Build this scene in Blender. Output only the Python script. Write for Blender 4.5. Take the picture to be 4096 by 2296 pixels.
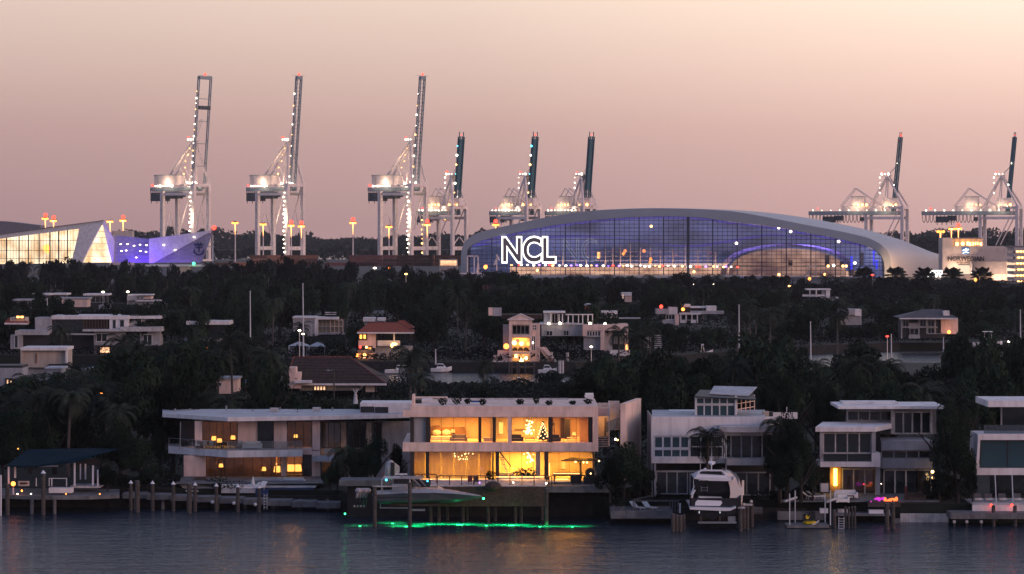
import bpy, math, random
import numpy as np
from mathutils import Vector
random.seed(7); rng = np.random.RandomState(7)
SC = bpy.context.scene
for o in list(bpy.data.objects): bpy.data.objects.remove(o)
# ---- camera: long lens on an upper floor, level, looking across the bay ----
F, CX, HY, CH = 11280., 2048., 905., 31.4      # focal length in photo pixels, centre column, horizon row, eye height in metres
cd = bpy.data.cameras.new('camera'); cam = bpy.data.objects.new('camera', cd); SC.collection.objects.link(cam)
cam.location = (0, 0, CH); cam.rotation_euler = (math.radians(90), 0, 0)
cd.sensor_width = 36; cd.lens = 36*F/4096; cd.shift_y = -(1148-HY)/4096; cd.clip_start = 1; cd.clip_end = 20000
SC.camera = cam
# ---- dusk sky ----
HAZE = 3.6e-5
SUN_EL, SUN_AZ = 9.0, 108.0       # glow of the set sun: azimuth clockwise from the view direction
W = bpy.data.worlds.new('World'); SC.world = W; W.use_nodes = True
nt = W.node_tree; nt.nodes.clear(); N = nt.nodes.new; L = nt.links.new
out = N('ShaderNodeOutputWorld'); bg = N('ShaderNodeBackground'); tc = N('ShaderNodeTexCoord'); sp = N('ShaderNodeSeparateXYZ')
L(tc.outputs['Generated'], sp.inputs[0])
def ramp(t, stops, src):
    r = t.nodes.new('ShaderNodeValToRGB'); e = r.color_ramp.elements
    while len(e) > 1: e.remove(e[-1])
    e[0].position = stops[0][0]; e[0].color = (*stops[0][1], 1)
    for p, c in stops[1:]:
        k = e.new(p); k.color = (*c, 1)
    t.links.new(src, r.inputs[0]); return r.outputs[0]
# dusk colours by height above the horizon
el = ramp(nt, [(0., (.53, .325, .31)), (.035, (.64, .42, .38)), (.08, (.90, .69, .58)), (.15, (.72, .60, .60)), (.32, (.52, .56, .72)), (1., (.20, .26, .42))], sp.outputs['Z'])
# brighter towards the sunset, dimmer and bluer away from it
az = N('ShaderNodeVectorMath'); az.operation = 'DOT_PRODUCT'; L(tc.outputs['Generated'], az.inputs[0])
g = Vector((math.sin(math.radians(38)), math.cos(math.radians(38)), .17)).normalized(); az.inputs[1].default_value = g
glow = ramp(nt, [(0., (.50, .58, .80)), (.45, (.66, .68, .80)), (.70, (.87, .87, .91)), (.775, (.96, .97, .99)), (.875, (1.32, 1.31, 1.28)), (1., (1.6, 1.6, 1.5))], az.outputs['Value'])
mm = N('ShaderNodeMix'); mm.data_type = 'RGBA'; mm.blend_type = 'MULTIPLY'; mm.inputs[0].default_value = 1
L(el, mm.inputs[6]); L(glow, mm.inputs[7])
sky = N('ShaderNodeTexSky'); sky.sky_type = 'NISHITA'; sky.sun_disc = False
sky.sun_elevation = math.radians(.5); sky.sun_rotation = math.radians(SUN_AZ)
ad = N('ShaderNodeMix'); ad.data_type = 'RGBA'; ad.blend_type = 'ADD'; ad.inputs[0].default_value = .05
L(mm.outputs[2], ad.inputs[6]); L(sky.outputs[0], ad.inputs[7])
L(ad.outputs[2], bg.inputs[0]); bg.inputs[1].default_value = 1.0; L(bg.outputs[0], out.inputs[0])
sd = bpy.data.lights.new('sun', 'SUN'); sun = bpy.data.objects.new('sun', sd); SC.collection.objects.link(sun)
sd.energy = 1.45; sd.angle = math.radians(30); sd.color = (1., .62, .52)
a, e = math.radians(SUN_AZ+18), math.radians(SUN_EL)
sdir = Vector((math.sin(a)*math.cos(e), math.cos(a)*math.cos(e), math.sin(e)))
sun.rotation_euler = (-sdir).to_track_quat('-Z', 'Y').to_euler()
VS = SC.view_settings; VS.view_transform = 'Standard'; VS.look = 'None'; VS.exposure = 0.; VS.gamma = 1; VS.use_curve_mapping = False
CY = SC.cycles; SC.render.engine = 'CYCLES'
CY.use_denoising = True; CY.max_bounces = 6; CY.diffuse_bounces = 2; CY.glossy_bounces = 3; CY.transmission_bounces = 4
CY.transparent_max_bounces = 12; CY.volume_bounces = 0; CY.sample_clamp_indirect = 4; CY.caustics_reflective = False; CY.caustics_refractive = False
CY.use_light_tree = True

# ---- helpers ----
COL = SC.collection
def X(px, Y): return (px-CX)*Y/F
def Z(py, Y): return CH-(py-HY)*Y/F
def P(px, py, Y): return Vector((X(px, Y), Y, Z(py, Y)))
def tag(o, label=None, cat=None, group=None, kind=None):
    if label: o['label'] = label
    if cat: o['category'] = cat
    if group: o['group'] = group
    if kind: o['kind'] = kind
    return o
def thing(name, label, cat, loc, group=None, rz=0):
    o = bpy.data.objects.new(name, None); o.empty_display_size = .3; COL.objects.link(o)
    o.location = loc; o.rotation_euler = (0, 0, rz); return tag(o, label, cat, group)
def T(name, label, cat, px, Y, z=2., group=None): return thing(name, label, cat, (X(px, Y), Y, z), group)
def copy_tree(o, parent=None):
    c = o.copy(); COL.objects.link(c)
    if parent: c.parent = parent
    for ch in KIDS.get(o.name, []): KIDS.setdefault(c.name, []).append(copy_tree(ch, c))
    return c
KIDS = {}
def adopt(o, parent):
    o.parent = parent; KIDS.setdefault(parent.name, []).append(o)
BOX = [(0, 3, 2, 1), (4, 5, 6, 7), (0, 1, 5, 4), (1, 2, 6, 5), (2, 3, 7, 6), (3, 0, 4, 7)]
class MB:
    def __init__(s): s.v = []; s.f = []
    def add(s, v, f):
        n = len(s.v); s.v += [tuple(p) for p in v]; s.f += [tuple(i+n for i in q) for q in f]; return s
    def box(s, x0, x1, y0, y1, z0, z1):
        if x0 > x1: x0, x1 = x1, x0
        if z0 > z1: z0, z1 = z1, z0
        if y0 > y1: y0, y1 = y1, y0
        return s.add([(x0, y0, z0), (x1, y0, z0), (x1, y1, z0), (x0, y1, z0), (x0, y0, z1), (x1, y0, z1), (x1, y1, z1), (x0, y1, z1)], BOX)
    def pb(s, a, t, b, u, Y, d):                   # a box whose front face stands at depth Y: columns a..b, rows t..u of the survey
        return s.box(X(a, Y), X(b, Y), Y, Y+d, Z(u, Y), Z(t, Y))
    def plan(s, pts, z0, z1):                      # vertical prism over a ground plan of (column, depth)
        q = [(X(p, Y), Y) for p, Y in pts]; return s.plan_m(q, z0, z1)
    def plan_m(s, q, z0, z1):
        n = len(q); f = [tuple(range(n))[::-1], tuple(range(n, 2*n))]
        for i in range(n): j = (i+1) % n; f.append((i, j, n+j, n+i))
        return s.add([(x, y, z0) for x, y in q]+[(x, y, z1) for x, y in q], f)
    def prism(s, pts, Y, d):                       # outline of (column,row) at depth Y pushed back by d
        q = [(X(p, Y), Z(r, Y)) for p, r in pts]; n = len(q)
        f = [tuple(range(n)), tuple(range(n, 2*n))[::-1]]
        for i in range(n): j = (i+1) % n; f.append((i, n+i, n+j, j))
        return s.add([(x, Y, z) for x, z in q]+[(x, Y+d, z) for x, z in q], f)
    def tube(s, p, q, r, n=6, r2=None):
        p, q = Vector(p), Vector(q); r2 = r if r2 is None else r2; d = (q-p)
        if d.length < 1e-6: return s
        d.normalize(); u = d.orthogonal().normalized(); w = d.cross(u); v = []
        for c, rr in ((p, r), (q, r2)):
            for i in range(n):
                t = 2*math.pi*i/n; v.append(c+u*math.cos(t)*rr+w*math.sin(t)*rr)
        f = [(i, (i+1) % n, n+(i+1) % n, n+i) for i in range(n)]+[tuple(range(n))[::-1], tuple(range(n, 2*n))]
        return s.add(v, f)
    def path(s, pts, r, n=6, r2=None):
        k = len(pts)-1; r2 = r if r2 is None else r2
        for i in range(k): s.tube(pts[i], pts[i+1], r+(r2-r)*i/k, n, r+(r2-r)*(i+1)/k)
        return s
    def ball(s, c, r, n=8, m=5, sz=1.):
        v = []; f = []
        for j in range(m+1):
            th = math.pi*j/m
            for i in range(n):
                ph = 2*math.pi*i/n; v.append((c[0]+r*math.sin(th)*math.cos(ph), c[1]+r*math.sin(th)*math.sin(ph), c[2]+r*sz*math.cos(th)))
        for j in range(m):
            for i in range(n): f.append((j*n+i, (j+1)*n+i, (j+1)*n+(i+1) % n, j*n+(i+1) % n))
        return s.add(v, f)
    def quad(s, a, b, c, d): return s.add([a, b, c, d], [(0, 1, 2, 3)])
    def build(s, name, mat, parent=None, smooth=False):
        off = parent_off(parent)
        me = bpy.data.meshes.new(name)
        me.from_pydata([(v[0]-off[0], v[1]-off[1], v[2]-off[2]) for v in s.v], [], s.f)
        me.materials.append(M[mat] if isinstance(mat, str) else mat)
        if smooth: me.polygons.foreach_set('use_smooth', [True]*len(me.polygons))
        me.update()
        o = bpy.data.objects.new(name, me); COL.objects.link(o)
        if parent is not None: adopt(o, parent)
        return o
def parent_off(p):
    v = Vector((0, 0, 0))
    while p is not None: v += p.location; p = p.parent
    return v
def part(root, name, mat, *boxes):               # boxes: (a,t,b,u,Y,d)
    m = MB()
    for b in boxes: m.pb(*b)
    return m.build(name, mat, root)
# ---- materials ----
M = {}
def mat(name, col, rough=.7, metal=0., var=.12, scale=.6, emis=None, es=0., bump=0., spec=.4, sampled=True, obj=False):
    m = bpy.data.materials.new(name); m.use_nodes = True; t = m.node_tree; b = t.nodes['Principled BSDF']
    b.inputs['Roughness'].default_value = rough; b.inputs['Metallic'].default_value = metal; b.inputs['Specular IOR Level'].default_value = spec
    tcn = t.nodes.new('ShaderNodeTexCoord'); n = t.nodes.new('ShaderNodeTexNoise'); n.inputs['Scale'].default_value = scale; n.inputs['Detail'].default_value = 5
    t.links.new(tcn.outputs['Object'], n.inputs['Vector'])
    c = col; lo = tuple(x*(1-var*1.6) for x in c); hi = tuple(min(1, x*(1+var)) for x in c)
    o = ramp(t, [(.3, lo), (.7, hi)], n.outputs['Fac'])
    if obj:
        oi = t.nodes.new('ShaderNodeObjectInfo'); hs = t.nodes.new('ShaderNodeHueSaturation'); mr = t.nodes.new('ShaderNodeMapRange')
        mr.inputs[3].default_value = .45; mr.inputs[4].default_value = 2.1; t.links.new(oi.outputs['Random'], mr.inputs[0]); t.links.new(mr.outputs[0], hs.inputs['Value'])
        t.links.new(o, hs.inputs['Color']); o = hs.outputs[0]
    if name.startswith(('stucco', 'stone', 'concrete', 'roof_pale', 'crane_w', 'cladding')):      # rain streaks and grime
        mp = t.nodes.new('ShaderNodeMapping'); mp.inputs['Scale'].default_value = (1.7, 1.7, .35); t.links.new(tcn.outputs['Object'], mp.inputs[0])
        n3 = t.nodes.new('ShaderNodeTexNoise'); n3.inputs['Scale'].default_value = 1. if not name.startswith('crane') else .2; n3.inputs['Detail'].default_value = 6; t.links.new(mp.outputs[0], n3.inputs['Vector'])
        mxx = t.nodes.new('ShaderNodeMix'); mxx.data_type = 'RGBA'; mxx.blend_type = 'MULTIPLY'; mxx.inputs[0].default_value = 1
        t.links.new(o, mxx.inputs[6]); t.links.new(ramp(t, [(.30, (.80, .78, .76)), (.58, (1., 1., 1.))], n3.outputs['Fac']), mxx.inputs[7]); o = mxx.outputs[2]
    t.links.new(o, b.inputs['Base Color'])
    if bump:
        bm = t.nodes.new('ShaderNodeBump'); bm.inputs['Strength'].default_value = bump; n2 = t.nodes.new('ShaderNodeTexNoise'); n2.inputs['Scale'].default_value = scale*12
        t.links.new(tcn.outputs['Object'], n2.inputs['Vector']); t.links.new(n2.outputs['Fac'], bm.inputs['Height']); t.links.new(bm.outputs[0], b.inputs['Normal'])
    if emis:
        b.inputs['Emission Color'].default_value = (*emis, 1); b.inputs['Emission Strength'].default_value = es
        if not sampled: m.cycles.emission_sampling = 'NONE'
    M[name] = m; return m
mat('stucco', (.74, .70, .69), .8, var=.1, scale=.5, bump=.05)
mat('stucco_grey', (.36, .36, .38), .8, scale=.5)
mat('stucco_dusk_pink', (.82, .59, .50), .8, scale=.5)  # dusk glow put into the colour of white walls; also real pink walls
mat('stucco_beige', (.50, .42, .36), .8, scale=.5)
mat('stone_pale', (.50, .48, .47), .8, var=.2, scale=1.5, bump=.1)
mat('concrete', (.16, .16, .165), .85, var=.25, scale=1., bump=.15)
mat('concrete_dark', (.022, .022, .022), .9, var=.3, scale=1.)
mat('bronze', (.045, .035, .03), .45, .3)
mat('charcoal', (.02, .02, .022), .6)
mat('wood_dark', (.05, .035, .025), .7, var=.3, scale=3)
mat('wood_board', (.07, .045, .032), .7, var=.3, scale=3)
mat('pile_wood', (.075, .065, .058), .85, var=.35, scale=4, bump=.3)
mat('white_metal', (.62, .62, .64), .4, .1)
mat('steel', (.3, .31, .33), .35, .6)
mat('crane_white', (.86, .74, .70), .6)
mat('crane_teal', (.035, .12, .15), .6)
mat('crane_grey', (.24, .30, .33), .6)
mat('crane_dark', (.05, .06, .07), .7)
mat('tile_orange', (.28, .075, .045), .8, var=.3, scale=5)
mat('tile_brown', (.042, .024, .019), .9, var=.4, scale=3)
mat('tile_red', (.20, .05, .04), .8, var=.3, scale=3)
mat('roof_grey', (.10, .10, .11), .8, var=.3, scale=3)
mat('roof_pale', (.42, .43, .46), .7, var=.15, scale=.4)
mat('canopy_blue', (.001, .016, .03), .9, var=.2, spec=.05)
mat('glass_dark', (.012, .02, .024), .12, var=.3, scale=.3, spec=.6)
mat('glass_teal', (.02, .06, .075), .12, var=.3, scale=.3, spec=.6)
mat('curtain_dim', (.16, .14, .10), .9, var=.4, scale=1.5)
mat('room_wall', (.62, .52, .40), .9, var=.08)
mat('room_brown', (.25, .15, .08), .8, var=.3)
mat('room_floor', (.45, .36, .26), .5)
mat('linen', (.72, .70, .66), .9)
mat('sofa_grey', (.3, .28, .27), .9)
mat('furn_dark', (.05, .04, .035), .7)
mat('boat_white', (.72, .72, .74), .25, var=.04, spec=.5)
mat('boat_dusk_pink', (.80, .70, .62), .3, var=.04)  # boat white with the pink dusk glow put in; seats and scooter too
mat('boat_grey', (.30, .31, .34), .3, var=.1, spec=.5)
mat('boat_hull_grey', (.07, .09, .10), .3, var=.1, spec=.5)
mat('boat_dark', (.015, .016, .02), .2, spec=.5)
mat('engine', (.36, .33, .36), .3)
mat('yellow_paint', (.75, .55, .02), .35)
mat('bark', (.03, .024, .02), .9, var=.3, scale=3)
mat('palm_bark', (.09, .075, .065), .9, var=.35, scale=4)
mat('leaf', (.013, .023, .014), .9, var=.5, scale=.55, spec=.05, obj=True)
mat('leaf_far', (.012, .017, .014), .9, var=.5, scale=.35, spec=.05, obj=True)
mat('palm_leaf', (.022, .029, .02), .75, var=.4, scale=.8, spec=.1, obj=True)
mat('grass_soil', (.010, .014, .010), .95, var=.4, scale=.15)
mat('soil_far', (.03, .035, .025), .95, var=.4, scale=.03)
mat('asphalt', (.03, .03, .034), .9)
mat('pool_blue', (.03, .07, .20), .3, var=.2)
mat('container_orange', (.15, .06, .03), .7, obj=True)
mat('container_red', (.075, .025, .02), .7, obj=True)
mat('shell', (.30, .34, .40), .42, .55, var=.06, scale=.05)
mat('shell_side', (.42, .40, .42), .5, .25, var=.05, scale=.05)
mat('mullion', (.03, .035, .07), .5, .2)
mat('cladding', (.56, .47, .42), .7, var=.1, scale=.3)
mat('cladding_grey', (.17, .16, .18), .7, var=.1)
mat('letter_dark', (.025, .02, .025), .6)
mat('logo_blue', (.06, .22, .50), .6)
mat('navy', (.012, .015, .09), .5)
mat('pane_rc', (.26, .26, .34), .35, .2, var=.1)
def emit(name, col, s, sampled=False):
    m = bpy.data.materials.new(name); m.use_nodes = True; t = m.node_tree; t.nodes.clear()
    e = t.nodes.new('ShaderNodeEmission'); o = t.nodes.new('ShaderNodeOutputMaterial'); e.inputs[0].default_value = (*col, 1); e.inputs[1].default_value = s
    t.links.new(e.outputs[0], o.inputs[0])
    if not sampled: m.cycles.emission_sampling = 'NONE'
    M[name] = m
emit('lamp_white', (1., .82, .62), 9); emit('lamp_warm', (1., .48, .14), 7); emit('lamp_red', (1., .05, .03), 5); emit('lamp_orange', (1., .28, .05), 5)
emit('lamp_cyan', (.1, .75, 1.), 4); emit('lamp_green', (.05, 1., .3), 6); emit('lamp_violet', (.45, .2, 1.), 4); emit('lamp_magenta', (.8, .05, .7), 1.0)
emit('led_warm', (1., .42, .12), 4.5); emit('shade_glow', (1., .42, .08), 2.6, True); emit('tube_yellow', (1., .52, .05), 14, True)
emit('bulb', (1., .60, .22), 7)
emit('screen_cream', (1., .78, .55), 1.15); emit('neon_white', (1., .96, .9), 3.); emit('led_blue', (.05, .06, 1.), 1.6)
emit('ribbon_violet', (.16, .13, .8), .5); emit('fire', (1., .16, .04), 2.6); emit('dim_glow', (.5, .52, .62), .9)
def room_emit(name, a, b, scale, s):             # hall wall seen through glass, its lamplight put in as the wall's own glow
    m = bpy.data.materials.new(name); m.use_nodes = True; t = m.node_tree; t.nodes.clear()
    e = t.nodes.new('ShaderNodeEmission'); o = t.nodes.new('ShaderNodeOutputMaterial'); n = t.nodes.new('ShaderNodeTexNoise'); tcn = t.nodes.new('ShaderNodeTexCoord'); mp = t.nodes.new('ShaderNodeMapping')
    mp.inputs['Scale'].default_value = scale; n.inputs['Scale'].default_value = 1; n.inputs['Detail'].default_value = 4
    t.links.new(tcn.outputs['Object'], mp.inputs[0]); t.links.new(mp.outputs[0], n.inputs['Vector'])
    t.links.new(ramp(t, [(.35, a), (.62, b)], n.outputs['Fac']), e.inputs[0]); e.inputs[1].default_value = s
    t.links.new(e.outputs[0], o.inputs[0]); m.cycles.emission_sampling = 'NONE'; M[name] = m
room_emit('hall_bright', (.62, .36, .17), (1., .80, .54), (.16, .16, .12), 1.9)
room_emit('hall_warm', (.40, .19, .11), (.95, .55, .30), (.10, .1, .3), 1.9)
room_emit('hall_dome', (.22, .11, .09), (.75, .42, .26), (.09, .1, .14), 1.25)
room_emit('hall_blue', (.06, .07, .13), (.20, .22, .46), (.03, .03, .07), 1.)
room_emit('garage_lit', (.25, .12, .06), (1., .55, .2), (.3, .3, .9), .8)
def glassy(name, tint, fac, rough=.03):
    m = bpy.data.materials.new(name); m.use_nodes = True; t = m.node_tree; t.nodes.clear()
    o = t.nodes.new('ShaderNodeOutputMaterial'); mx = t.nodes.new('ShaderNodeMixShader'); tr = t.nodes.new('ShaderNodeBsdfTransparent'); gl = t.nodes.new('ShaderNodeBsdfGlossy')
    tr.inputs[0].default_value = (*tint, 1); gl.inputs['Roughness'].default_value = rough; gl.inputs[0].default_value = (.8, .85, .9, 1); mx.inputs[0].default_value = fac
    t.links.new(tr.outputs[0], mx.inputs[1]); t.links.new(gl.outputs[0], mx.inputs[2]); t.links.new(mx.outputs[0], o.inputs[0]); M[name] = m
glassy('glass_clear', (.93, .93, .93), .05); glassy('glass_hall', (.78, .78, .86), .13); glassy('glass_rail', (.55, .62, .64), .16)
def curtain(name, c, tr_):
    m = bpy.data.materials.new(name); m.use_nodes = True; t = m.node_tree; t.nodes.clear()
    o = t.nodes.new('ShaderNodeOutputMaterial'); mx = t.nodes.new('ShaderNodeMixShader'); a = t.nodes.new('ShaderNodeBsdfTranslucent'); d = t.nodes.new('ShaderNodeBsdfDiffuse')
    w = t.nodes.new('ShaderNodeTexWave'); tcn = t.nodes.new('ShaderNodeTexCoord'); t.links.new(tcn.outputs['Object'], w.inputs[0]); w.inputs['Scale'].default_value = 2.2; w.inputs['Distortion'].default_value = 2.5
    r = ramp(t, [(0., tuple(x*.6 for x in c)), (1., c)], w.outputs['Fac']); t.links.new(r, a.inputs[0]); t.links.new(r, d.inputs[0])
    mx.inputs[0].default_value = tr_; t.links.new(d.outputs[0], mx.inputs[1]); t.links.new(a.outputs[0], mx.inputs[2]); t.links.new(mx.outputs[0], o.inputs[0]); M[name] = m
curtain('sheer', (.85, .74, .58), .75)
# ---- small reusable meshes ----
_sh = {}
def shared(key, mb, mat_):
    if key not in _sh:
        me = bpy.data.meshes.new(key); me.from_pydata(mb.v, [], mb.f); me.materials.append(M[mat_]); me.update(); _sh[key] = me
    return _sh[key]
def put(name, mesh, loc, scale, parent):
    o = bpy.data.objects.new(name, mesh); COL.objects.link(o); off = parent_off(parent)
    o.location = Vector(loc)-off; o.scale = scale if hasattr(scale, '__len__') else (scale,)*3
    if parent is not None: adopt(o, parent)
    return o
def lamp(parent, c, r, m='lamp_white', name='lamp'):
    return put(name, shared('bulb_'+m, MB().ball((0, 0, 0), 1, 8, 6), m), c, r, parent)
def pane(parent, x0, x1, y, z0, z1, m='glass_dark'):
    me = shared('pane_'+m, MB().box(-.5, .5, 0, 1, -.5, .5), m)
    return put('pane', me, ((x0+x1)/2, y, (z0+z1)/2), (x1-x0, .03, z1-z0), parent)
def window(parent, a, t, b, u, Y, nx=2, ny=1, fm='white_metal', gm='glass_dark', fr=.09, name='window', dep=.12):
    x0, x1, z0, z1 = X(a, Y), X(b, Y), Z(u, Y), Z(t, Y); m = MB()
    h = fr/2
    for i in range(nx+1):
        x = x0+(x1-x0)*i/nx; m.box(x-h, x+h, Y, Y+dep, z0-h, z1+h)
    for j in range(ny+1):
        z = z0+(z1-z0)*j/ny
        for i in range(nx):
            xa = x0+(x1-x0)*i/nx+h; xb = x0+(x1-x0)*(i+1)/nx-h; m.box(xa, xb, Y+.004, Y+dep-.004, z-h, z+h)
    o = m.build(name, fm, parent)
    for i in range(nx):
        for j in range(ny):
            pane(o, x0+(x1-x0)*i/nx+h, x0+(x1-x0)*(i+1)/nx-h, Y+dep*.5, z0+(z1-z0)*j/ny+h, z0+(z1-z0)*(j+1)/ny-h, gm)
    return o
def light(kind, loc, power, col, size=.3, to=None, sy=None, name='light'):
    d = bpy.data.lights.new(name, kind); d.energy = power; d.color = col
    if kind == 'AREA':
        d.size = size
        if sy: d.shape = 'RECTANGLE'; d.size_y = sy
    else: d.shadow_soft_size = size
    o = bpy.data.objects.new(name, d); COL.objects.link(o); o.location = loc
    if to is not None: o.rotation_euler = (Vector(to)-Vector(loc)).to_track_quat('-Z', 'Y').to_euler()
    return o
_font = {}
def text_mb(s, offset=0., extrude=.05, reso=5):
    c = bpy.data.curves.new('lettering', 'FONT'); c.body = s; c.offset = offset; c.extrude = extrude; c.resolution_u = reso; c.size = 1
    o = bpy.data.objects.new('lettering', c); COL.objects.link(o); bpy.context.view_layer.update()
    dg = bpy.context.evaluated_depsgraph_get(); me = bpy.data.meshes.new_from_object(o.evaluated_get(dg))
    v = [tuple(q.co) for q in me.vertices]; f = [tuple(p.vertices) for p in me.polygons]
    bpy.data.objects.remove(o); bpy.data.meshes.remove(me); return v, f
def letters(parent, s, a, t, b, u, Y, m, thick=.3, name='letter', ref=None, offset=0.):
    """each character its own part, the word fitted between columns a..b and rows t..u"""
    v0, _ = text_mb(s); xs = [q[0] for q in v0]; ys = [q[1] for q in v0]; lx, hx, ly, hy = min(xs), max(xs), min(ys), max(ys)
    w = X(b, Y)-X(a, Y); h = Z(t, Y)-Z(u, Y); sx = w/(hx-lx); sz = h/(hy-ly); adv = 0
    for i, ch in enumerate(s):
        if ch == ' ': continue
        pre = text_mb(s[:i+1])[0]; vv, ff = text_mb(ch, offset)
        base = text_mb(ch)[0]; dx = max(q[0] for q in pre)-max(q[0] for q in base)
        mb = MB(); mb.add([(X(a, Y)+(q[0]+dx-lx)*sx, Y-thick*(1 if q[2] > 0 else 0), Z(u, Y)+(q[1]-ly)*sz) for q in vv], ff)
        mb.build(name, m, parent)
# ================= setting =================
def struct(o): return tag(o, kind='structure')
def water_mat():
    m = bpy.data.materials.new('water'); m.use_nodes = True; t = m.node_tree; b = t.nodes['Principled BSDF']
    b.inputs['Base Color'].default_value = (.014, .028, .045, 1); b.inputs['Roughness'].default_value = .12; b.inputs['IOR'].default_value = 1.33
    tcn = t.nodes.new('ShaderNodeTexCoord'); prev = None
    for sc, st, di in (((.16, .42, 1), .8, .45), ((.7, 1.7, 1), .9, .30), ((2.6, 5., 1), .6, .08)):
        mp = t.nodes.new('ShaderNodeMapping'); mp.inputs['Scale'].default_value = sc; mp.inputs['Rotation'].default_value = (0, 0, .12)
        n = t.nodes.new('ShaderNodeTexNoise'); n.inputs['Scale'].default_value = 1; n.inputs['Detail'].default_value = 3; n.inputs['Roughness'].default_value = .55
        bm = t.nodes.new('ShaderNodeBump'); bm.inputs['Strength'].default_value = st; bm.inputs['Distance'].default_value = di
        t.links.new(tcn.outputs['Object'], mp.inputs[0]); t.links.new(mp.outputs[0], n.inputs['Vector']); t.links.new(n.outputs['Fac'], bm.inputs['Height'])
        if prev: t.links.new(prev.outputs[0], bm.inputs['Normal'])
        prev = bm
    t.links.new(prev.outputs[0], b.inputs['Normal']); M['water'] = m
water_mat()
struct(MB().quad((-3600, 60, 0), (3600, 60, 0), (3600, 5200, 0), (-3600, 5200, 0)).build('water', 'water'))
struct(MB().box(-3600, 3600, 40, 5250, -3, -2.5).build('ground_sea_bed', 'soil_far'))
def island(name, pts, z, m): return struct(MB().plan(pts, -2, z).build(name, m))
FB = [(4600, 600), (3600, 608), (3000, 575), (2200, 526), (1500, 526), (900, 545), (-500, 560)]
island('ground_near_island', [(-500, 318), (480, 316.5), (1356, 314), (1390, 311), (2180, 309), (2420, 304), (3250, 303), (3602, 299.5), (4600, 298)]+FB, 2., 'grass_soil')
SB = [(-500, 648), (900, 636), (1440, 612), (1960, 606), (2300, 608), (2700, 640), (3200, 690), (3600, 712), (4600, 716)]
island('ground_middle_island', SB+[(4600, 960), (-500, 960)], 2., 'grass_soil')
island('ground_causeway', [(-900, 1060), (5000, 1060), (5000, 1300), (-900, 1300)], 2.2, 'grass_soil')
island('ground_port', [(-1500, 1395), (5600, 1395), (5600, 2420), (-1500, 2420)], 3., 'asphalt')
island('ground_far_shore', [(-2500, 3450), (6500, 3450), (6500, 5100), (-2500, 5100)], 2.5, 'soil_far')
struct(MB().plan([(-900, 1150), (5000, 1150), (5000, 1172), (-900, 1172)], 2.2, 2.22).build('road_causeway', 'asphalt'))

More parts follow.
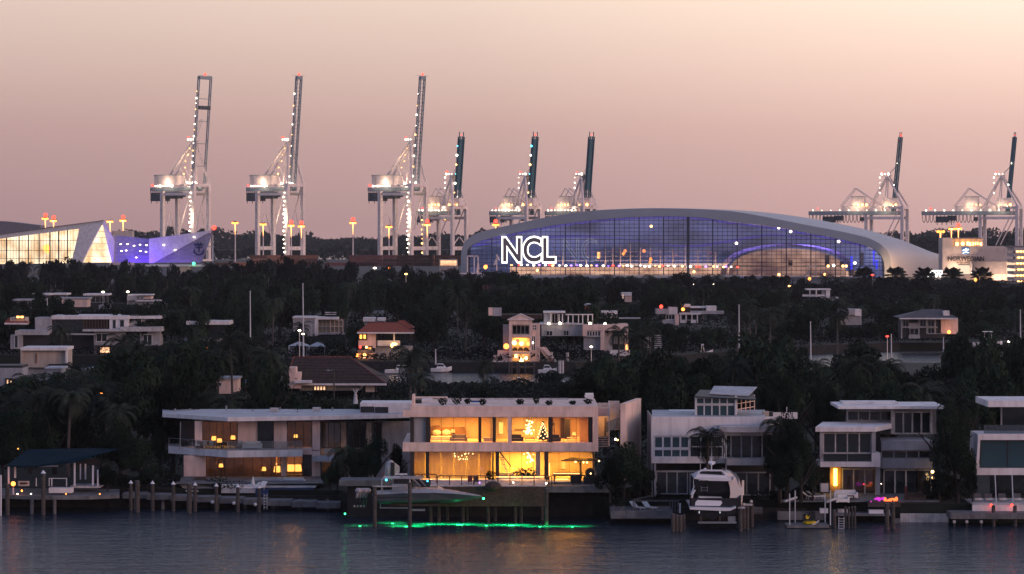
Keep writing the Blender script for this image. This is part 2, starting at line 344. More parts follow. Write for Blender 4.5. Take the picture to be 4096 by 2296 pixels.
# ================= port: gantry cranes =================
def crane(kind, label, px, Y, rz):
    big = kind == 'big'; z0 = 3.
    root = thing('gantry_crane', label, 'crane', (0, 0, 0), 'gantry cranes of the container port')
    g, s = (17., 9.) if big else (15., 8.5)
    zt, zg, zh, za, tip = (63., 57., 70., 98., 150.) if big else (45., 37.5, 53., 70., 101.)
    w = 1.5 if big else 1.25
    for x in (-g, g):
        for y in (-s, s):
            MB().box(x-w, x+w, y-w, y+w, 0, zg-.01 if x < 0 else zt-2.6).build('leg', 'crane_white', root)
        m = MB().box(x-w*.8, x+w*.8, -s+w, s-w, 9, 12).box(x-w*.9, x+w*.9, -s-2.5, s+2.5, -.01, 1.6); m.build('sill_beam', 'crane_white', root)
    for y in (-s, s):
        MB().box(-g+w, g-w, y-.7, y+.7, zg-3.5, zg-1.2).build('portal_beam', 'crane_white', root)
        for x in (-g, g): MB().tube((x, y, 12), (x, y*.1, zg-18), .45).build('brace', 'crane_white', root)
        MB().tube((g-1, y, zt), (-g*.15, y, 13), .5).build('brace', 'crane_white', root)
    MB().box(g-w, g+w, -s-1, s+1, zt-2.6, zt).build('cross_beam', 'crane_white', root)
    MB().box(2, g-w, -s-.6, -s+.6, zt-2.3, zt-.6).box(2, g-w, s-.6, s+.6, zt-2.3, zt-.6).build('upper_beam', 'crane_white', root)
    back = -g-(19 if big else (14 if kind == 'small' else 50)); lg_ = kind == 'long'; lo = -12 if lg_ else 0
    m = MB().box(back, g-w-.05, -3.6, -2.2, zg, zg+3.2).box(back, g-w-.05, 2.2, 3.6, zg, zg+3.2)
    k = back
    while k < g-3: m.box(k, k+.6, -2.2, 2.2, zg+1, zg+2); k += 6
    m.build('girder', 'crane_grey', root)
    # hanging cable loops and walkway under the girder
    m = MB(); k = back+1
    while k < (-6 if big else (-10 if not lg_ else back+46)):
        q = [(k+1.25*math.sin(t*.9), -3.9, zg-2.5-3.2*math.sin(max(0, math.pi*t/6))) for t in range(0, 7)]
        m.path([(k, -3.9, zg), (k+.2, -3.9, zg-4.5), (k+1.2, -3.9, zg-6.2), (k+2.2, -3.9, zg-4.5), (k+2.4, -3.9, zg)], .28, 4); k += 3.1 if kind == 'long' else 2.3
    m.build('cable_loops', 'crane_dark', root)
    hx = back+3 if big else (back+3 if kind == 'small' else back+14)
    m = MB().box(hx-2, hx+(12 if big else 7), -4.2, 4.2, zg-(8 if big else 6), zg-1.); m.build('trolley', 'crane_dark', root); MB().box(hx+(13 if big else 8), hx+(27 if big else 14), -3.6, 3.6, zg-(6 if big else 4.5), zg-.4).build('head_block', 'crane_dark', root)
    for k in range(4): MB().box(hx-1+k*(6 if big else 4), hx-.4+k*(6 if big else 4), -4.4, -4.25, zg-(10 if big else 8), zg-1).build('hanger', 'crane_dark', root)
    MB().box(hx+29, hx+32, -1.5, 1.5, zg-4.8, zg-1.6).build('cabin', 'crane_dark', root)
    if big:
        mh = MB().box(back+6, back+31, -5, 5, zg+5.2, zg+13).build('machinery_house', 'crane_white', root)
        MB().box(back+5.6, back+31.4, -5.4, 5.4, zg+13, zg+13.5).build('roof', 'crane_grey', mh)
    else:
        mh = MB().box(-g+2+lo*1.3, -g+12+lo*1.3, -4, 4, zg+8, zg+15).build('machinery_house', 'crane_white', root)
        MB().box(-g+1.6+lo*1.3, -g+12.4+lo*1.3, -4.4, 4.4, zg+15, zg+15.4).build('roof', 'crane_grey', mh)
        MB().box(-g-4+lo*1.5, g-4+lo*1.2, -3.6, 3.6, zg+3.2, zg+7.5).build('machinery_deck', 'crane_white', root)
        MB().box(g-9+lo*.7, g+3+lo*.7, -4, 4, zt, zt+6.5).build('drive_house', 'crane_white', root)
        m = MB()
        for y in (-3, 3): m.tube((-g-3+lo*1.7, y, zg+7), (-g+7+lo*1.5, y, zg+22), .35).tube((-g+7+lo*1.5, y, zg+22), (g-5+lo*1.3, y, zt+1), .35)
        m.build('rear_frame', 'crane_white', root)
    ax = 1. if lg_ else g-7
    for y in (-1, 1):
        m = MB().tube((g+.5, y*s, zt), (ax, y*1.6, za), .95).tube((ax, y*1.6, za), (back+14 if big else -g+12+lo, y*4, zg+4), .8)
        m.tube((ax, y*1.6, za), (ax-2, y*5, zg+3), .5)
        if big: m.tube((ax-13, y*3, za-22), (ax-5, y*3.4, zt), .4)
        m.build('apex_frame', 'crane_white', root)
    MB().box(ax-5, ax+2.5, -2.6, 2.6, za-.8, za+.6).box(ax-.8, ax+.8, -3, 3, za-3, za-.8).build('apex_platform', 'crane_white', root)
    # raised boom, leaning slightly seaward
    hz = zg+2; b0 = Vector((5.5 if lg_ else g-3.2, 0, hz)); b1 = Vector((11.5 if lg_ else g+(4.4 if big else 2.2), 0, tip)); ww = 2.7 if big else 2.5
    if kind == 'big' and label.startswith('tallest'): ww = 7.2
    m = MB(); cm = 'crane_grey' if big else 'crane_teal'
    for y in (-ww, ww):
        for dx in (-.9, .9): m.tube(b0+Vector((dx, y, 0)), b1+Vector((dx, y, 0)), .5 if big else .62, 4)
    m.build('boom', cm, root)
    m = MB(); n = int((tip-hz)/6)
    for i in range(n+1):
        c = b0.lerp(b1, i/n)
        if label.startswith('tallest') and 0 < i/n < .97 and i % 3: continue
        m.tube(c+Vector((0, -ww, 0)), c+Vector((0, ww, 0)), .35, 4)
        if i < n:
            d = b0.lerp(b1, (i+1)/n)
            for y in (-ww, ww): m.tube(c+Vector((-.9, y, 0)), d+Vector((.9, y, 0)), .18, 3)
            if not label.startswith('tallest'): m.tube(c+Vector((0, -ww, 0)), d+Vector((0, ww, 0)), .2, 3)
    tag(m.build('boom_lattice', cm, root), kind='stuff')
    if not big:      # the sheeted web of the small booms
        c = b0.lerp(b1, .72 if kind == 'long' else .3); d = b0.lerp(b1, .97); m = MB()
        m.add([c+Vector((-.2, -ww, 0)), c+Vector((-.2, ww, 0)), d+Vector((-.2, ww, 0)), d+Vector((-.2, -ww, 0)), c+Vector((.2, -ww, 0)), c+Vector((.2, ww, 0)), d+Vector((.2, ww, 0)), d+Vector((.2, -ww, 0))], BOX)
        m.build('boom_web', cm, root)
        for y in (-ww, ww): MB().tube(b1+Vector((0, y, 0)), b1+Vector((.2, y, 4)), .4, 4).build('boom_horn', cm, root)
    else:
        m = MB().tube(b1+Vector((0, -8, .5)), b1+Vector((0, 8, .5)), .15, 4).box(b1.x-1.2, b1.x+1.2, -ww, ww, tip-2.5, tip-.5)
        if label.startswith('tallest'): MB().box(b1.x-1.8, b1.x+.2, -ww+.6, ww-.6, tip-27, tip-24).build('trolley', 'crane_dark', root)
        m.build('boom_head', cm, root)
    m = MB()
    for y in (-1.2, 1.2): m.tube((ax, y, za), b0.lerp(b1, .62)+Vector((-.8, y, 0)), .16, 4)
    m.build('stay', 'crane_grey', root)
    # working lights
    R_ = random.Random(len(label)+int(px))
    def lm(x, y, z, mm='lamp_white', r=.62): lamp(root, (x, y, z), r*R_.choice((.55, .7, .85, 1., 1.25)), mm)
    wp_ = lambda x, y, z: (X(px, Y)+x*math.cos(rz)-y*math.sin(rz), Y+x*math.sin(rz)+y*math.cos(rz), z0+z)
    light('POINT', wp_(g-9+lo*.5, -9, zg+6), 6000 if big else 2600, (1., .72, .50), 1.5); light('POINT', wp_(-g+2+lo, -9, zg+7), 3200 if big else 2200, (1., .72, .5), 1.5)
    if big: light('POINT', wp_(g-2, -15, zg-22), 7000, (1., .76, .5), 1.5); light('POINT', wp_(ax-6, -7, za-16), 2500, (1., .74, .5), 1.)
    if label.startswith(('tallest', 'second', 'third')):
        nn = 14 if label.startswith('tallest') else 9
        for i in range(nn):
            c = b0.lerp(b1, .1+.82*i/nn+R_.uniform(0, .02)); lm(c.x-1, -ww-.6, c.z, 'lamp_warm' if i % 3 == 1 else 'lamp_white', .55)
        for i in range(16): lm(g-w-.8+.5*(i % 2)*2, -s-w-.6, 4+(zt-8)*i/16, 'lamp_white', .62)
        for i in range(8): lm(back+7+i*2.6, -4.6, zg+4.4, 'lamp_white', .75)
        for i in range(7): lm(g-12+i*2.1, -3.9, zg+4.6+R_.uniform(-1, 3), 'lamp_white', .85)
        for i in range(5): lm(ax-9+i*1.8-R_.uniform(0, 2), -2.9, zg+14+i*5.2, 'lamp_warm', .55)
        lm(back+4, -5, zg+5, 'lamp_red', 1.)
    else:
        nn = 14 if kind == 'small' and 'dark boom' not in label else (0 if kind == 'small' else 3)
        for i in range(nn):
            c = b0.lerp(b1, .08+.86*i/max(nn, 1)); lm(c.x-1, (-ww-.4)*(1 if i % 2 else -.3), c.z, ('lamp_warm', 'lamp_white', 'lamp_cyan')[(i*2) % 3] if kind == 'small' else 'lamp_white', .75)
        for i in range(9): lm(back+4+(g-back-12)*i/9, -4.2, zg+4, 'lamp_white', .5)
        for i in range(4): lm(-g+1+i*3.4+lo, -4.4, zg+8.4, 'lamp_warm', .8)
        for i in range(3): lm(g-7+i*4+lo*.6, -4.4, zt+.8, 'lamp_warm', .85)
        for i in range(4): lm(ax-6, -2.8, zg+18+i*4.2, 'lamp_white', .5)
        lm(back+8, -4.4, zg+5.5, 'lamp_red', .9)
        if 'floodlit legs' in label:
            for i in range(9): lm(-g-w-.5, -s-1.5, 3+i*3.8, 'lamp_warm', .6)
            m = MB().box(-g+14, -g+22, -3, 3, zg-5, zg-1.5); m.build('cabin', 'crane_white', root); lm(-g+18, -3.3, zg-3, 'lamp_warm', 1.2)
    for i in range(3): lm(ax-4.5+i*2.8, -2.9, za+1, 'lamp_white', .7)
    lm(ax-4, -3, za+2.5, 'lamp_red', .8); lm(b1.x, 0, tip+1.6, 'lamp_red', .8)
    root.location = (X(px, Y), Y, z0); root.rotation_euler = (0, 0, rz); return root
A40 = math.radians(-40)
YC = 2300
crane('big', 'tallest crane, its forked boom framing open sky beside the pointed glass terminal', 742, YC, math.radians(-36))
crane('big', 'second crane from the pointed terminal, tall narrow boom above a pale machinery house', 1121, YC, A40)
crane('big', 'third tall crane, its leg brightly lit, overlapping a shorter teal crane', 1612, YC, A40)
crane('small', 'shorter crane with teal boom and floodlit legs, left of the arched terminal', 1782, YC, A40)
crane('small', 'teal crane strung with coloured lamps rising behind the arched roof, red light at its corner', 2076, YC, A40)
crane('small', 'unlit dark boom crane behind the left slope of the arched roof', 2300, YC, A40)
crane('long', 'crane with long rear girder above the falling right slope of the arched roof', 3547, YC, math.radians(-22))
crane('long', 'crane with hanging cable loops behind the cruise line building', 4003, YC, math.radians(-22))

# ---- yard light masts ----
def mast(px, py, Y, hot, label, red=False):
    r = thing('light_mast', label, 'light mast', (X(px, Y), Y, 3.), 'floodlight masts of the container yard'); x = X(px, Y); z = Z(py, Y)
    MB().tube((x, Y, 3), (x, Y, z), .55, 6, .3).build('pole', 'crane_white', r)
    MB().tube((x, Y, z), (x, Y, z+.8), 2.4, 10).build('lamp_ring', 'crane_dark', r)
    for k in range(3): lamp(r, (x-1.6+1.6*k, Y-1.9, z-.5), (1.0, .6, .8), 'lamp_orange' if (k != 1 or hot) else 'lamp_warm')
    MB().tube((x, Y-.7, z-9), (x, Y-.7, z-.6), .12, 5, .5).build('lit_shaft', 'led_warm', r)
    if red: lamp(r, (x, Y, z+2.2), 1.5, 'lamp_red', 'beacon')
for a in ((182, 872, 1, 'twin red-topped mast above the roof of the pointed glass terminal, left one', 1), (215, 881, 0, 'lower mast just right of the red-topped one over the pointed terminal', 1),
          (441, 884, 0, 'mast beside the tip of the pointed terminal roof', 0), (493, 880, 0, 'red-beacon mast between pointed terminal and tallest crane', 1),
          (941, 889, 1, 'lone mast between the tallest and the second crane', 0), (1053, 895, 1, 'mast in front of the second crane, left leg', 0),
          (1165, 900, 0, 'thin mast behind the lit leg of the second crane', 1), (1206, 903, 0, 'red-beacon mast at the right legs of the second crane', 1),
          (1412, 889, 0, 'lone red-topped mast left of the third crane', 1), (1556, 905, 1, 'mast standing between the third crane legs', 0),
          (1709, 897, 0, 'mast in front of the shorter teal crane', 1), (1983, 897, 1, 'mast poking over the left slope of the arched roof', 1),
          (3761, 923, 1, 'big orange mast between arched terminal and cruise line building', 0), (3805, 913, 0, 'mast above the cruise line building, left of a pair', 0), (3833, 912, 0, 'mast with red beacon above the cruise line building, right of a pair', 1)):
    mast(a[0], a[1], 2080 if a[0] != 3761 else 1700, a[2], a[3], a[4])
# ---- container stacks ----
def container(px, z, Y, m, w=12.2, lab='', i=0):
    x = X(px, Y); r = MB().box(x, x+w, Y, Y+2.4, z, z+2.5)
    for k in range(8): r.box(x+.5+k*w/8, x+.75+k*w/8, Y-.08, Y, z+.15, z+2.35)
    return tag(r.build('shipping_container', m), lab, 'container', 'containers stacked in the port yard')
for i, (px, n, rows, mm, lab) in enumerate(((1000, 4, 2, 'container_orange', 'orange container in the stack under the second crane'), (862, 2, 1, 'container_orange', 'orange container left of the second crane'),
        (1300, 3, 1, 'container_red', 'red container in the low row between second and third crane'), (1395, 5, 2, 'container_red', 'red container in the stack left of the third crane'),
        (1590, 5, 2, 'container_orange', 'orange container in the stack by the third crane'), (1740, 2, 3, 'container_red', 'red container in the tall stack beside the arched terminal'))):
    ORD = ('leftmost', 'second', 'third', 'fourth', 'fifth'); tall = px in (1000, 1395, 1590); R3 = rows+(1 if tall else 0)
    for j in range(n):
        for k in range(R3): container(px+j*68, 3+k*2.6, 2020, mm, 12., lab+', %s column%s' % (ORD[j], '' if R3 == 1 else ', %s tier' % ('bottom' if k == 0 else 'top' if k == R3-1 else 'middle')))
b = T('yard_office', 'pale lit box building beside the left foot of the arched terminal', 'building', 1790, 1700, 3); part(b, 'wall', 'stucco_beige', (1757, 1038, 1830, 1100, 1700, 12)); part(b, 'lit_window', 'hall_warm', (1762, 1042, 1826, 1062, 1699.7, .2))

# ================= arched terminal =================
YT = 1560.
O_ = [(1842, 1104), (1843, 1050), (1846, 1005), (1858, 970), (1893, 940), (1955, 919), (2033, 902), (2200, 867), (2359, 844), (2499, 836), (2600, 833.5), (2700, 834), (2825, 838), (2950, 848), (3086, 872), (3248, 904), (3330, 919), (3411, 936), (3480, 955), (3527, 981), (3555, 1014), (3564, 1060), (3564, 1116)]
I_ = [(1866, 1104), (1867, 1050), (1869, 1010), (1876, 992), (1900, 974), (1945, 957), (2000, 944), (2191, 905), (2387, 879), (2499, 870), (2600, 866), (2676, 865), (2800, 870), (2900, 884), (3086, 906), (3248, 935), (3320, 948), (3387, 963), (3460, 982), (3505, 1004), (3528, 1030), (3537, 1064), (3538, 1116)]
B1 = [(1850, 1100), (1851, 1050), (1856, 1003), (1868, 968), (1903, 938), (1965, 917), (2045, 899), (2215, 864), (2375, 842), (2520, 834), (2630, 832), (2730, 833), (2870, 837), (3010, 845), (3150, 860), (3320, 889), (3410, 906), (3490, 925), (3555, 947), (3610, 972), (3650, 1010), (3664, 1055), (3664, 1116)]
B2 = [(1870, 1100), (1871, 1060), (1876, 1010), (1890, 975), (1930, 948), (1990, 928), (2070, 905), (2240, 872), (2400, 850), (2540, 842), (2650, 838), (2760, 838), (2890, 841), (3030, 848), (3180, 864), (3340, 892), (3440, 915), (3520, 935), (3590, 955), (3645, 978), (3675, 1015), (3685, 1058), (3685, 1116)]
C_ = [(2000, 1100), (2001, 1070), (2006, 1020), (2020, 985), (2060, 958), (2120, 938), (2200, 915), (2370, 882), (2530, 862), (2670, 850), (2780, 846), (2890, 846), (3020, 850), (3160, 862), (3300, 884), (3440, 918), (3540, 944), (3620, 966), (3680, 990), (3735, 1012), (3768, 1023), (3776, 1060), (3776, 1116)]
D_ = [(2100, 1100), (2101, 1080), (2106, 1060), (2120, 1040), (2160, 1010), (2220, 980), (2300, 960), (2470, 920), (2630, 900), (2770, 890), (2880, 886), (2990, 886), (3120, 890), (3260, 902), (3400, 924), (3540, 958), (3640, 984), (3700, 1006), (3740, 1030), (3765, 1050), (3778, 1063), (3784, 1080), (3784, 1116)]
term = T('arched_terminal', 'huge arched cruise terminal with a violet-lit glass front and shell roof', 'terminal', 2700, YT, 3)
def loft(curves, name, m, smooth=True):
    b = MB(); n = len(curves[0][0])
    for pts, Y in curves: b.v += [tuple(P(p[0], p[1], Y)) for p in pts]
    for c in range(len(curves)-1):
        for i in range(n-1): b.f.append((c*n+i, c*n+i+1, (c+1)*n+i+1, (c+1)*n+i))
    return b.build(name, m, term, smooth)
def dens(c):
    o = []
    for i in range(len(c)-1):
        p0 = c[max(i-1, 0)]; p1 = c[i]; p2 = c[i+1]; p3 = c[min(i+2, len(c)-1)]
        for k in range(4):
            t = k/4; o.append(tuple(.5*(2*p1[j]+(p2[j]-p0[j])*t+(2*p0[j]-5*p1[j]+4*p2[j]-p3[j])*t*t+(3*p1[j]-p0[j]-3*p2[j]+p3[j])*t**3) for j in (0, 1)))
    return o+[c[-1]]
O_, I_, B1, B2, C_, D_ = map(dens, (O_, I_, B1, B2, C_, D_))
loft([(I_, YT+6), (I_, YT), (O_, YT)], 'front_rim', 'shell', False)
loft([(O_, YT+.02), (B1, YT+28), (B2, YT+34), (C_, YT+60), (D_, YT+82)], 'shell_roof', 'shell_side')
ip = sorted((p[0], p[1]) for p in I_)
def itop(px): return float(np.interp(px, [p[0] for p in ip if 1869 < p[0] < 3537.5], [p[1] for p in ip if 1869 < p[0] < 3537.5]))
cols = [1869+i*98.2 for i in range(18)]; cols[-1] = 3536; rows = [1112-15.4*k for k in range(17)]
GY = YT+2.5
for i in range(17):
    a, b = cols[i], cols[i+1]
    for k in range(16):
        u, t = rows[k], rows[k+1]; ta, tb = max(t, itop(a+2)), max(t, itop(b-2))
        if ta > u-1 and tb > u-1: continue
        ta = min(ta, u); tb = min(tb, u); m = MB()
        v = [P(a+.8, u-.4, GY), P(b-.8, u-.4, GY), P(b-.8, tb+.3, GY), P(a+.8, ta+.3, GY)]
        m.add(v+[q+Vector((0, .1, 0)) for q in v], [(0, 1, 2, 3), (4, 7, 6, 5), (0, 4, 5, 1), (3, 2, 6, 7), (0, 3, 7, 4), (1, 5, 6, 2)])
        m.build('pane', 'glass_hall', term)
for i in range(1, 17): 
    a = cols[i]; w = 5.5 if i == 9 else 1.9
    MB().pb(a-w, itop(a), a+w, 1112, GY-.9, .8).build('mullion', 'mullion', term)
for k in range(1, 16):
    r = rows[k]; xs = [p[0] for p in ip if 1869 < p[0] < 3537 and p[1] < r]
    if xs: MB().pb(min(xs), r-.95, max(xs), r+.95, GY-.5, .35).build('transom', 'mullion', term)
m = MB(); x = 1869
while x < 3536:
    x += 19.64
    if min(abs(x-c) for c in cols) > 5: m.pb(x-.7, itop(x), x+.7, 1112, GY-.3, .2)
tag(m.build('glazing_bars', 'mullion', term), kind='stuff')
# inside the hall
BY = YT+24
m = MB(); bl = [(1880, 1114)]+[(x, itop(x)+3) for x in range(1885, 3531, 20)]+[(3530, 1114)]
m.v = [tuple(P(p[0], p[1], BY)) for p in bl]; m.f = [tuple(range(len(bl)))]; m.build('inner_wall', 'hall_blue', term)
m = MB(); rb = [(1890, 985), (2000, 968), (2191, 949), (2294, 944), (2387, 947), (2480, 954), (2580, 968), (2680, 982), (2780, 984), (2871, 972), (2983, 953), (3080, 940), (3200, 950), (3300, 965)]; rb = dens(rb)
for i in range(len(rb)-1): 
    w = 3.2+1.6*math.sin(i*.21)
    m.quad(P(rb[i][0], rb[i][1]+w, BY-6), P(rb[i+1][0], rb[i+1][1]+w, BY-6), P(rb[i+1][0], rb[i+1][1]-w, BY-6.5), P(rb[i][0], rb[i][1]-w, BY-6.5))
m.build('ceiling_ribbon', 'ribbon_violet', term)
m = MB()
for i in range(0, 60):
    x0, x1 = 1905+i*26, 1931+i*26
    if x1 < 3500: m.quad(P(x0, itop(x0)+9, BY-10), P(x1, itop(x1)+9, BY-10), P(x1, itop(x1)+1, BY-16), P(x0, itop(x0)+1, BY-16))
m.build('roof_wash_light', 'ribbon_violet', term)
part(term, 'ground_hall', 'hall_warm', (2040, 1068, 2960, 1100, BY-4, 1)); part(term, 'ground_hall', 'hall_warm', (3080, 1084, 3450, 1106, BY-4, 1))
MB().pb(1880, 1062, 3520, 1064.5, BY-14, 8).build('mezzanine_floor', 'cladding_grey', term)
for x, t in ((2215, 975), (2250, 985), (2300, 990), (2344, 975), (2420, 965), (2450, 990), (2480, 985), (2520, 975), (2560, 990), (2600, 985), (2640, 1000), (2690, 995), (2740, 985), (2790, 1000), (2830, 985), (2860, 1010)): MB().pb(x, t, x+3.4, 1062, BY-9, .4).build('column', 'cladding', term)
for t in (1006, 1024, 1042): MB().pb(2210, t, 2870, t+1.6, BY-8.4, .3).build('gallery_rail', 'cladding', term)
light('AREA', P(2540, 1060, BY-12), 20000, (1., .62, .42), 110, P(2540, 1000, BY-4), 3)
# warm inner hall dome on the right
m = MB(); n = 18; arcs = []
for c, (Yd, k) in enumerate(((BY-16, 1.), (BY-12, 1.05), (BY-4, 1.1))):
    for i in range(n+1):
        t = math.pi*i/n; px = 3150-math.cos(t)*245*k; py = 1104-(math.sin(t)**.7)*118*k; m.v.append(tuple(P(px, py, Yd)))
for c in range(2):
    for i in range(n): m.f.append((c*(n+1)+i, c*(n+1)+i+1, (c+1)*(n+1)+i+1, (c+1)*(n+1)+i))
m.build('inner_dome', 'cladding', term, True)
m = MB(); m.v = [tuple(P(3150-math.cos(math.pi*i/n)*236, 1104-(math.sin(math.pi*i/n)**.7)*110, BY-10)) for i in range(n+1)]; m.f = [tuple(range(n+1))]; m.build('dome_end_wall', 'hall_dome', term)
for a, t, b, u in ((3153, 1040, 3170, 1066), (3300, 1020, 3318, 1062), (3360, 1045, 3376, 1070), (3440, 1010, 3455, 1064)): part(term, 'kiosk', 'cladding_grey', (a, t, b, u, BY-12, 1))
for a, t, b, u in ((3400, 1025, 3411, 1078), (3502, 1040, 3512, 1075), (3492, 1000, 3498, 1060)): part(term, 'blue_light_panel', 'led_blue', (a, t, b, u, BY-17, .3))
rr = random.Random(3)
for i in range(44): lamp(term, P(2050+i*21+rr.uniform(-8, 8), 1060+(i/44)*7+rr.uniform(-1.5, 1.5), GY-1.6 if i % 3 else BY-15), (.75, .3, .5), rr.choice(('lamp_white', 'lamp_violet', 'lamp_warm', 'lamp_white', 'lamp_red')))
for x, y in ((2149, 1081), (2776, 1087), (3116, 1098), (3300, 1098), (2946, 973), (3115, 911), (3163, 926), (3355, 966), (3420, 1052), (2605, 905), (3335, 1062), (3385, 1064), (3372, 1064), (3313, 1064)): lamp(term, P(x, y, GY-1.6), .7, 'lamp_warm' if y > 1062 or y == 905 else 'lamp_white')
for x, y in ((2395, 1020),): part(term, 'lit_panel', 'led_warm', (x-6, 1008, x+6, 1035, BY-14, .3))
for x, y in ((2500, 1004), (2576, 1004), (2600, 1050), (2603, 1036), (2494, 1016)): lamp(term, P(x, y, BY-14), .9, 'lamp_orange')
part(term, 'base_wall', 'shell', (1850, 1100, 2960, 1122, GY-1.2, 1.1), (2960, 1108, 3560, 1136, GY-1.4, 1.1))
m = MB(); m.pb(3230, 1062, 3268, 1067, YT-16, 3); m.pb(3232, 1067, 3235, 1105, YT-16, 1).pb(3263, 1067, 3266, 1105, YT-16, 1); m.build('entrance_frame', 'cladding', term)
MB().prism([(3140, 1108), (3215, 1108), (3245, 1085), (3240, 1082), (3212, 1103), (3140, 1103)], YT-12, 2).build('gangway', 'cladding', term)
MB().prism([(3430, 1128), (3520, 1128), (3520, 1150), (3425, 1150)], YT-5, 3).build('lit_entrance', 'garage_lit', term)
m = MB()
for x in (1868, 1895, 1910, 1985): m.pb(x, 1022 if x < 1980 else 1018, x+4, 1098, YT-9, 1)
m.pb(1868, 1022, 1915, 1026, YT-9, 1).prism([(1905, 1092), (1912, 1036), (1920, 1092)], YT-10, 1).pb(1840, 1092, 1945, 1097, YT-11, 3).prism([(1975, 1060), (1990, 1018), (2000, 1040), (1994, 1042), (1988, 1030), (1980, 1062)], YT-9, 1); m.build('gangway_tower', 'crane_white', term)
lamp(term, P(1942, 1068, YT-12), 1.1, 'lamp_orange')
# tube letters on the glass: grey faces with a glowing outline
def outlined(parent, s, a, t, b, u, Y, face, glow, off, nm):
    letters(parent, s, a-1.2, t-1.2, b+1.2, u+1.2, Y, glow, .25, nm+'_outline', offset=off)
    letters(parent, s, a, t, b, u, Y-.35, face, .3, nm, offset=.018 if s == 'NCL' else -.02)
sg = T('terminal_letters', 'glowing white outlined NCL letters standing before the violet glass front', 'sign', 2116, YT-2, 14)
outlined(sg, 'NCL', 2014, 953, 2218, 1045, YT-1.2, 'cladding_grey', 'neon_white', .062, 'letter')
sign_reflection = T('terminal_letters', 'faint N and C outlines added behind the glass as reflection of the glowing letters', 'sign', 2330, YT+8, 14)
outlined(sign_reflection, 'NC', 2255, 957, 2385, 1045, YT+7, 'hall_blue', 'dim_glow', .012, 'letter')  # reflection of the glowing letters built as dim glowing outlines
for x in (2100, 2350, 2650, 3000, 3300): light('AREA', P(x, itop(x)+12, YT+14), 9000, (.25, .2, 1.), 25, P(x, 1040, BY), 4)
light('AREA', P(3150, 1096, BY-18), 5000, (1., .55, .28), 18, P(3150, 1020, BY-10), 3)
light('SPOT', (X(3630, YT), YT-16, 4.), 42000, (1., .56, .26), 1.5, P(3620, 1050, YT+20)).data.spot_size = 1.7
light('AREA', P(2700, 1062, YT-10), 1500, (1., .6, .3), 60, P(2700, 1110, YT), 2)

# ================= pointed glass terminal (left) =================
YR = 1750.
rc = T('pointed_terminal', 'pointed white terminal with brightly lit glass, sharp roof tip', 'terminal', 300, YR, 3)
MB().prism([(-300, 1060), (-300, 975), (0, 941), (316, 908), (300, 1052)], YR+14, .5).build('lit_hall_wall', 'hall_bright', rc)
m = MB(); m.v = [tuple(P(*q)) for q in ((-300, 972, YR-6), (417, 880, YR-6), (417, 880, YR+30), (-300, 972, YR+30), (-300, 978, YR-6), (414, 884, YR-6), (414, 884, YR+30), (-300, 978, YR+30))]; m.f = BOX; m.build('roof', 'cladding_grey', rc)
MB().prism([(-300, 979), (414, 884.5), (404, 893), (326, 913), (-300, 985+8)], YR-5, 4).build('fascia', 'white_metal', rc)
MB().prism([(318, 911), (410, 886), (326, 1052), (285, 1052)], YR-8, 5).build('slanted_wall', 'white_metal', rc)
m = MB(); m.v = [tuple(P(*q)) for q in ((417, 880, YR-8), (458, 960, YR+10), (455, 1050, YR+10), (446, 1050, YR+4), (411, 898, YR-8))]; m.f = [(0, 1, 2, 3, 4)]; m.build('edge_wall', 'white_metal', rc)
MB().prism([(404, 896), (420, 910), (446, 1050), (328, 1050)], YR+2, .5).build('lit_gable_wall', 'hall_bright', rc)
for k, yy in enumerate((925, 950, 975, 1000, 1025)):
    a = 404-(yy-896)*.494; b = 411+(yy-896)*.23
    MB().pb(a+3, yy-.8, b, yy+.8, YR+1, .4).build('transom', 'cladding', rc)
px = 25
gl = [-70, -20, 25, 76, 113, 156, 200, 235, 270]
for i, g_ in enumerate(gl):
    tt = 985-(g_+300)*.127+4; MB().pb(g_-2, tt, g_+2, 1054, YR+1, .6).build('mullion', 'charcoal', rc)
for r in (962, 1002, 1034): MB().pb(-90, r-.9, (318-(r-911)*.24) if r > 962 else 306, r+.9, YR+.5, .3).build('transom', 'charcoal', rc)
for i in range(len(gl)-1):
    for u, t in ((1050, 1034), (1034, 1002), (1002, 962)): MB().pb(gl[i]+2.4, t+1.2, gl[i+1]-2.4, u-1.2, YR+.9, .1).build('pane', 'glass_clear', rc)
m = MB(); 
for g_ in range(-80, 300, 12): m.pb(g_, 990-(g_+300)*.127, g_+1.2, 1052, YR+8, .3)
tag(m.build('inner_bars', 'cladding', rc), kind='stuff')
MB().prism([(170, 985), (190, 975), (200, 995), (192, 1015), (176, 1005)], YR+9, 2).build('hanging_sculpture', 'lamp_orange', rc)
pw = T('panelled_terminal_wing', 'violet-lit panelled wing with a blue crown and anchor emblem on its prow', 'terminal', 650, YR+6, 3)
for k in range(7):
    t = 940+k*15.8; MB().prism([(459, t+.5+(k*-.0)), (596, max(955, t+.5) if k else 955), (596, t+15.3), (459, t+15.3)] if k else [(459, 941), (596, 955.5), (596, 955.9), (459, 955.3)], YR+12, 1).build('wall_panel', 'pane_rc', pw)
MB().prism([(596, 955), (854, 920), (840, 928), (615, 1052), (596, 1052)], YR+6, 4).build('prow_wall', 'white_metal', pw)
for k in range(7):
    r0, r1 = 932+k*17, 949+k*17-.8
    if r1 > 1052: r1 = 1052
    lx = lambda r: 840-(r-928)*225/124
    rx = lambda r: 852-(r-925)*.36
    MB().prism([(lx(r0)+2, r0), (rx(r0), r0), (rx(r1), r1), (lx(r1)+2, r1)], YR+7.5, 2).build('wall_panel', 'pane_rc', pw)
part(pw, 'bridge_rail', 'white_metal', (820, 966, 856, 970, YR+14, 1), (820, 985, 856, 989, YR+14, 1), (848, 940, 853, 1050, YR+14, 1))
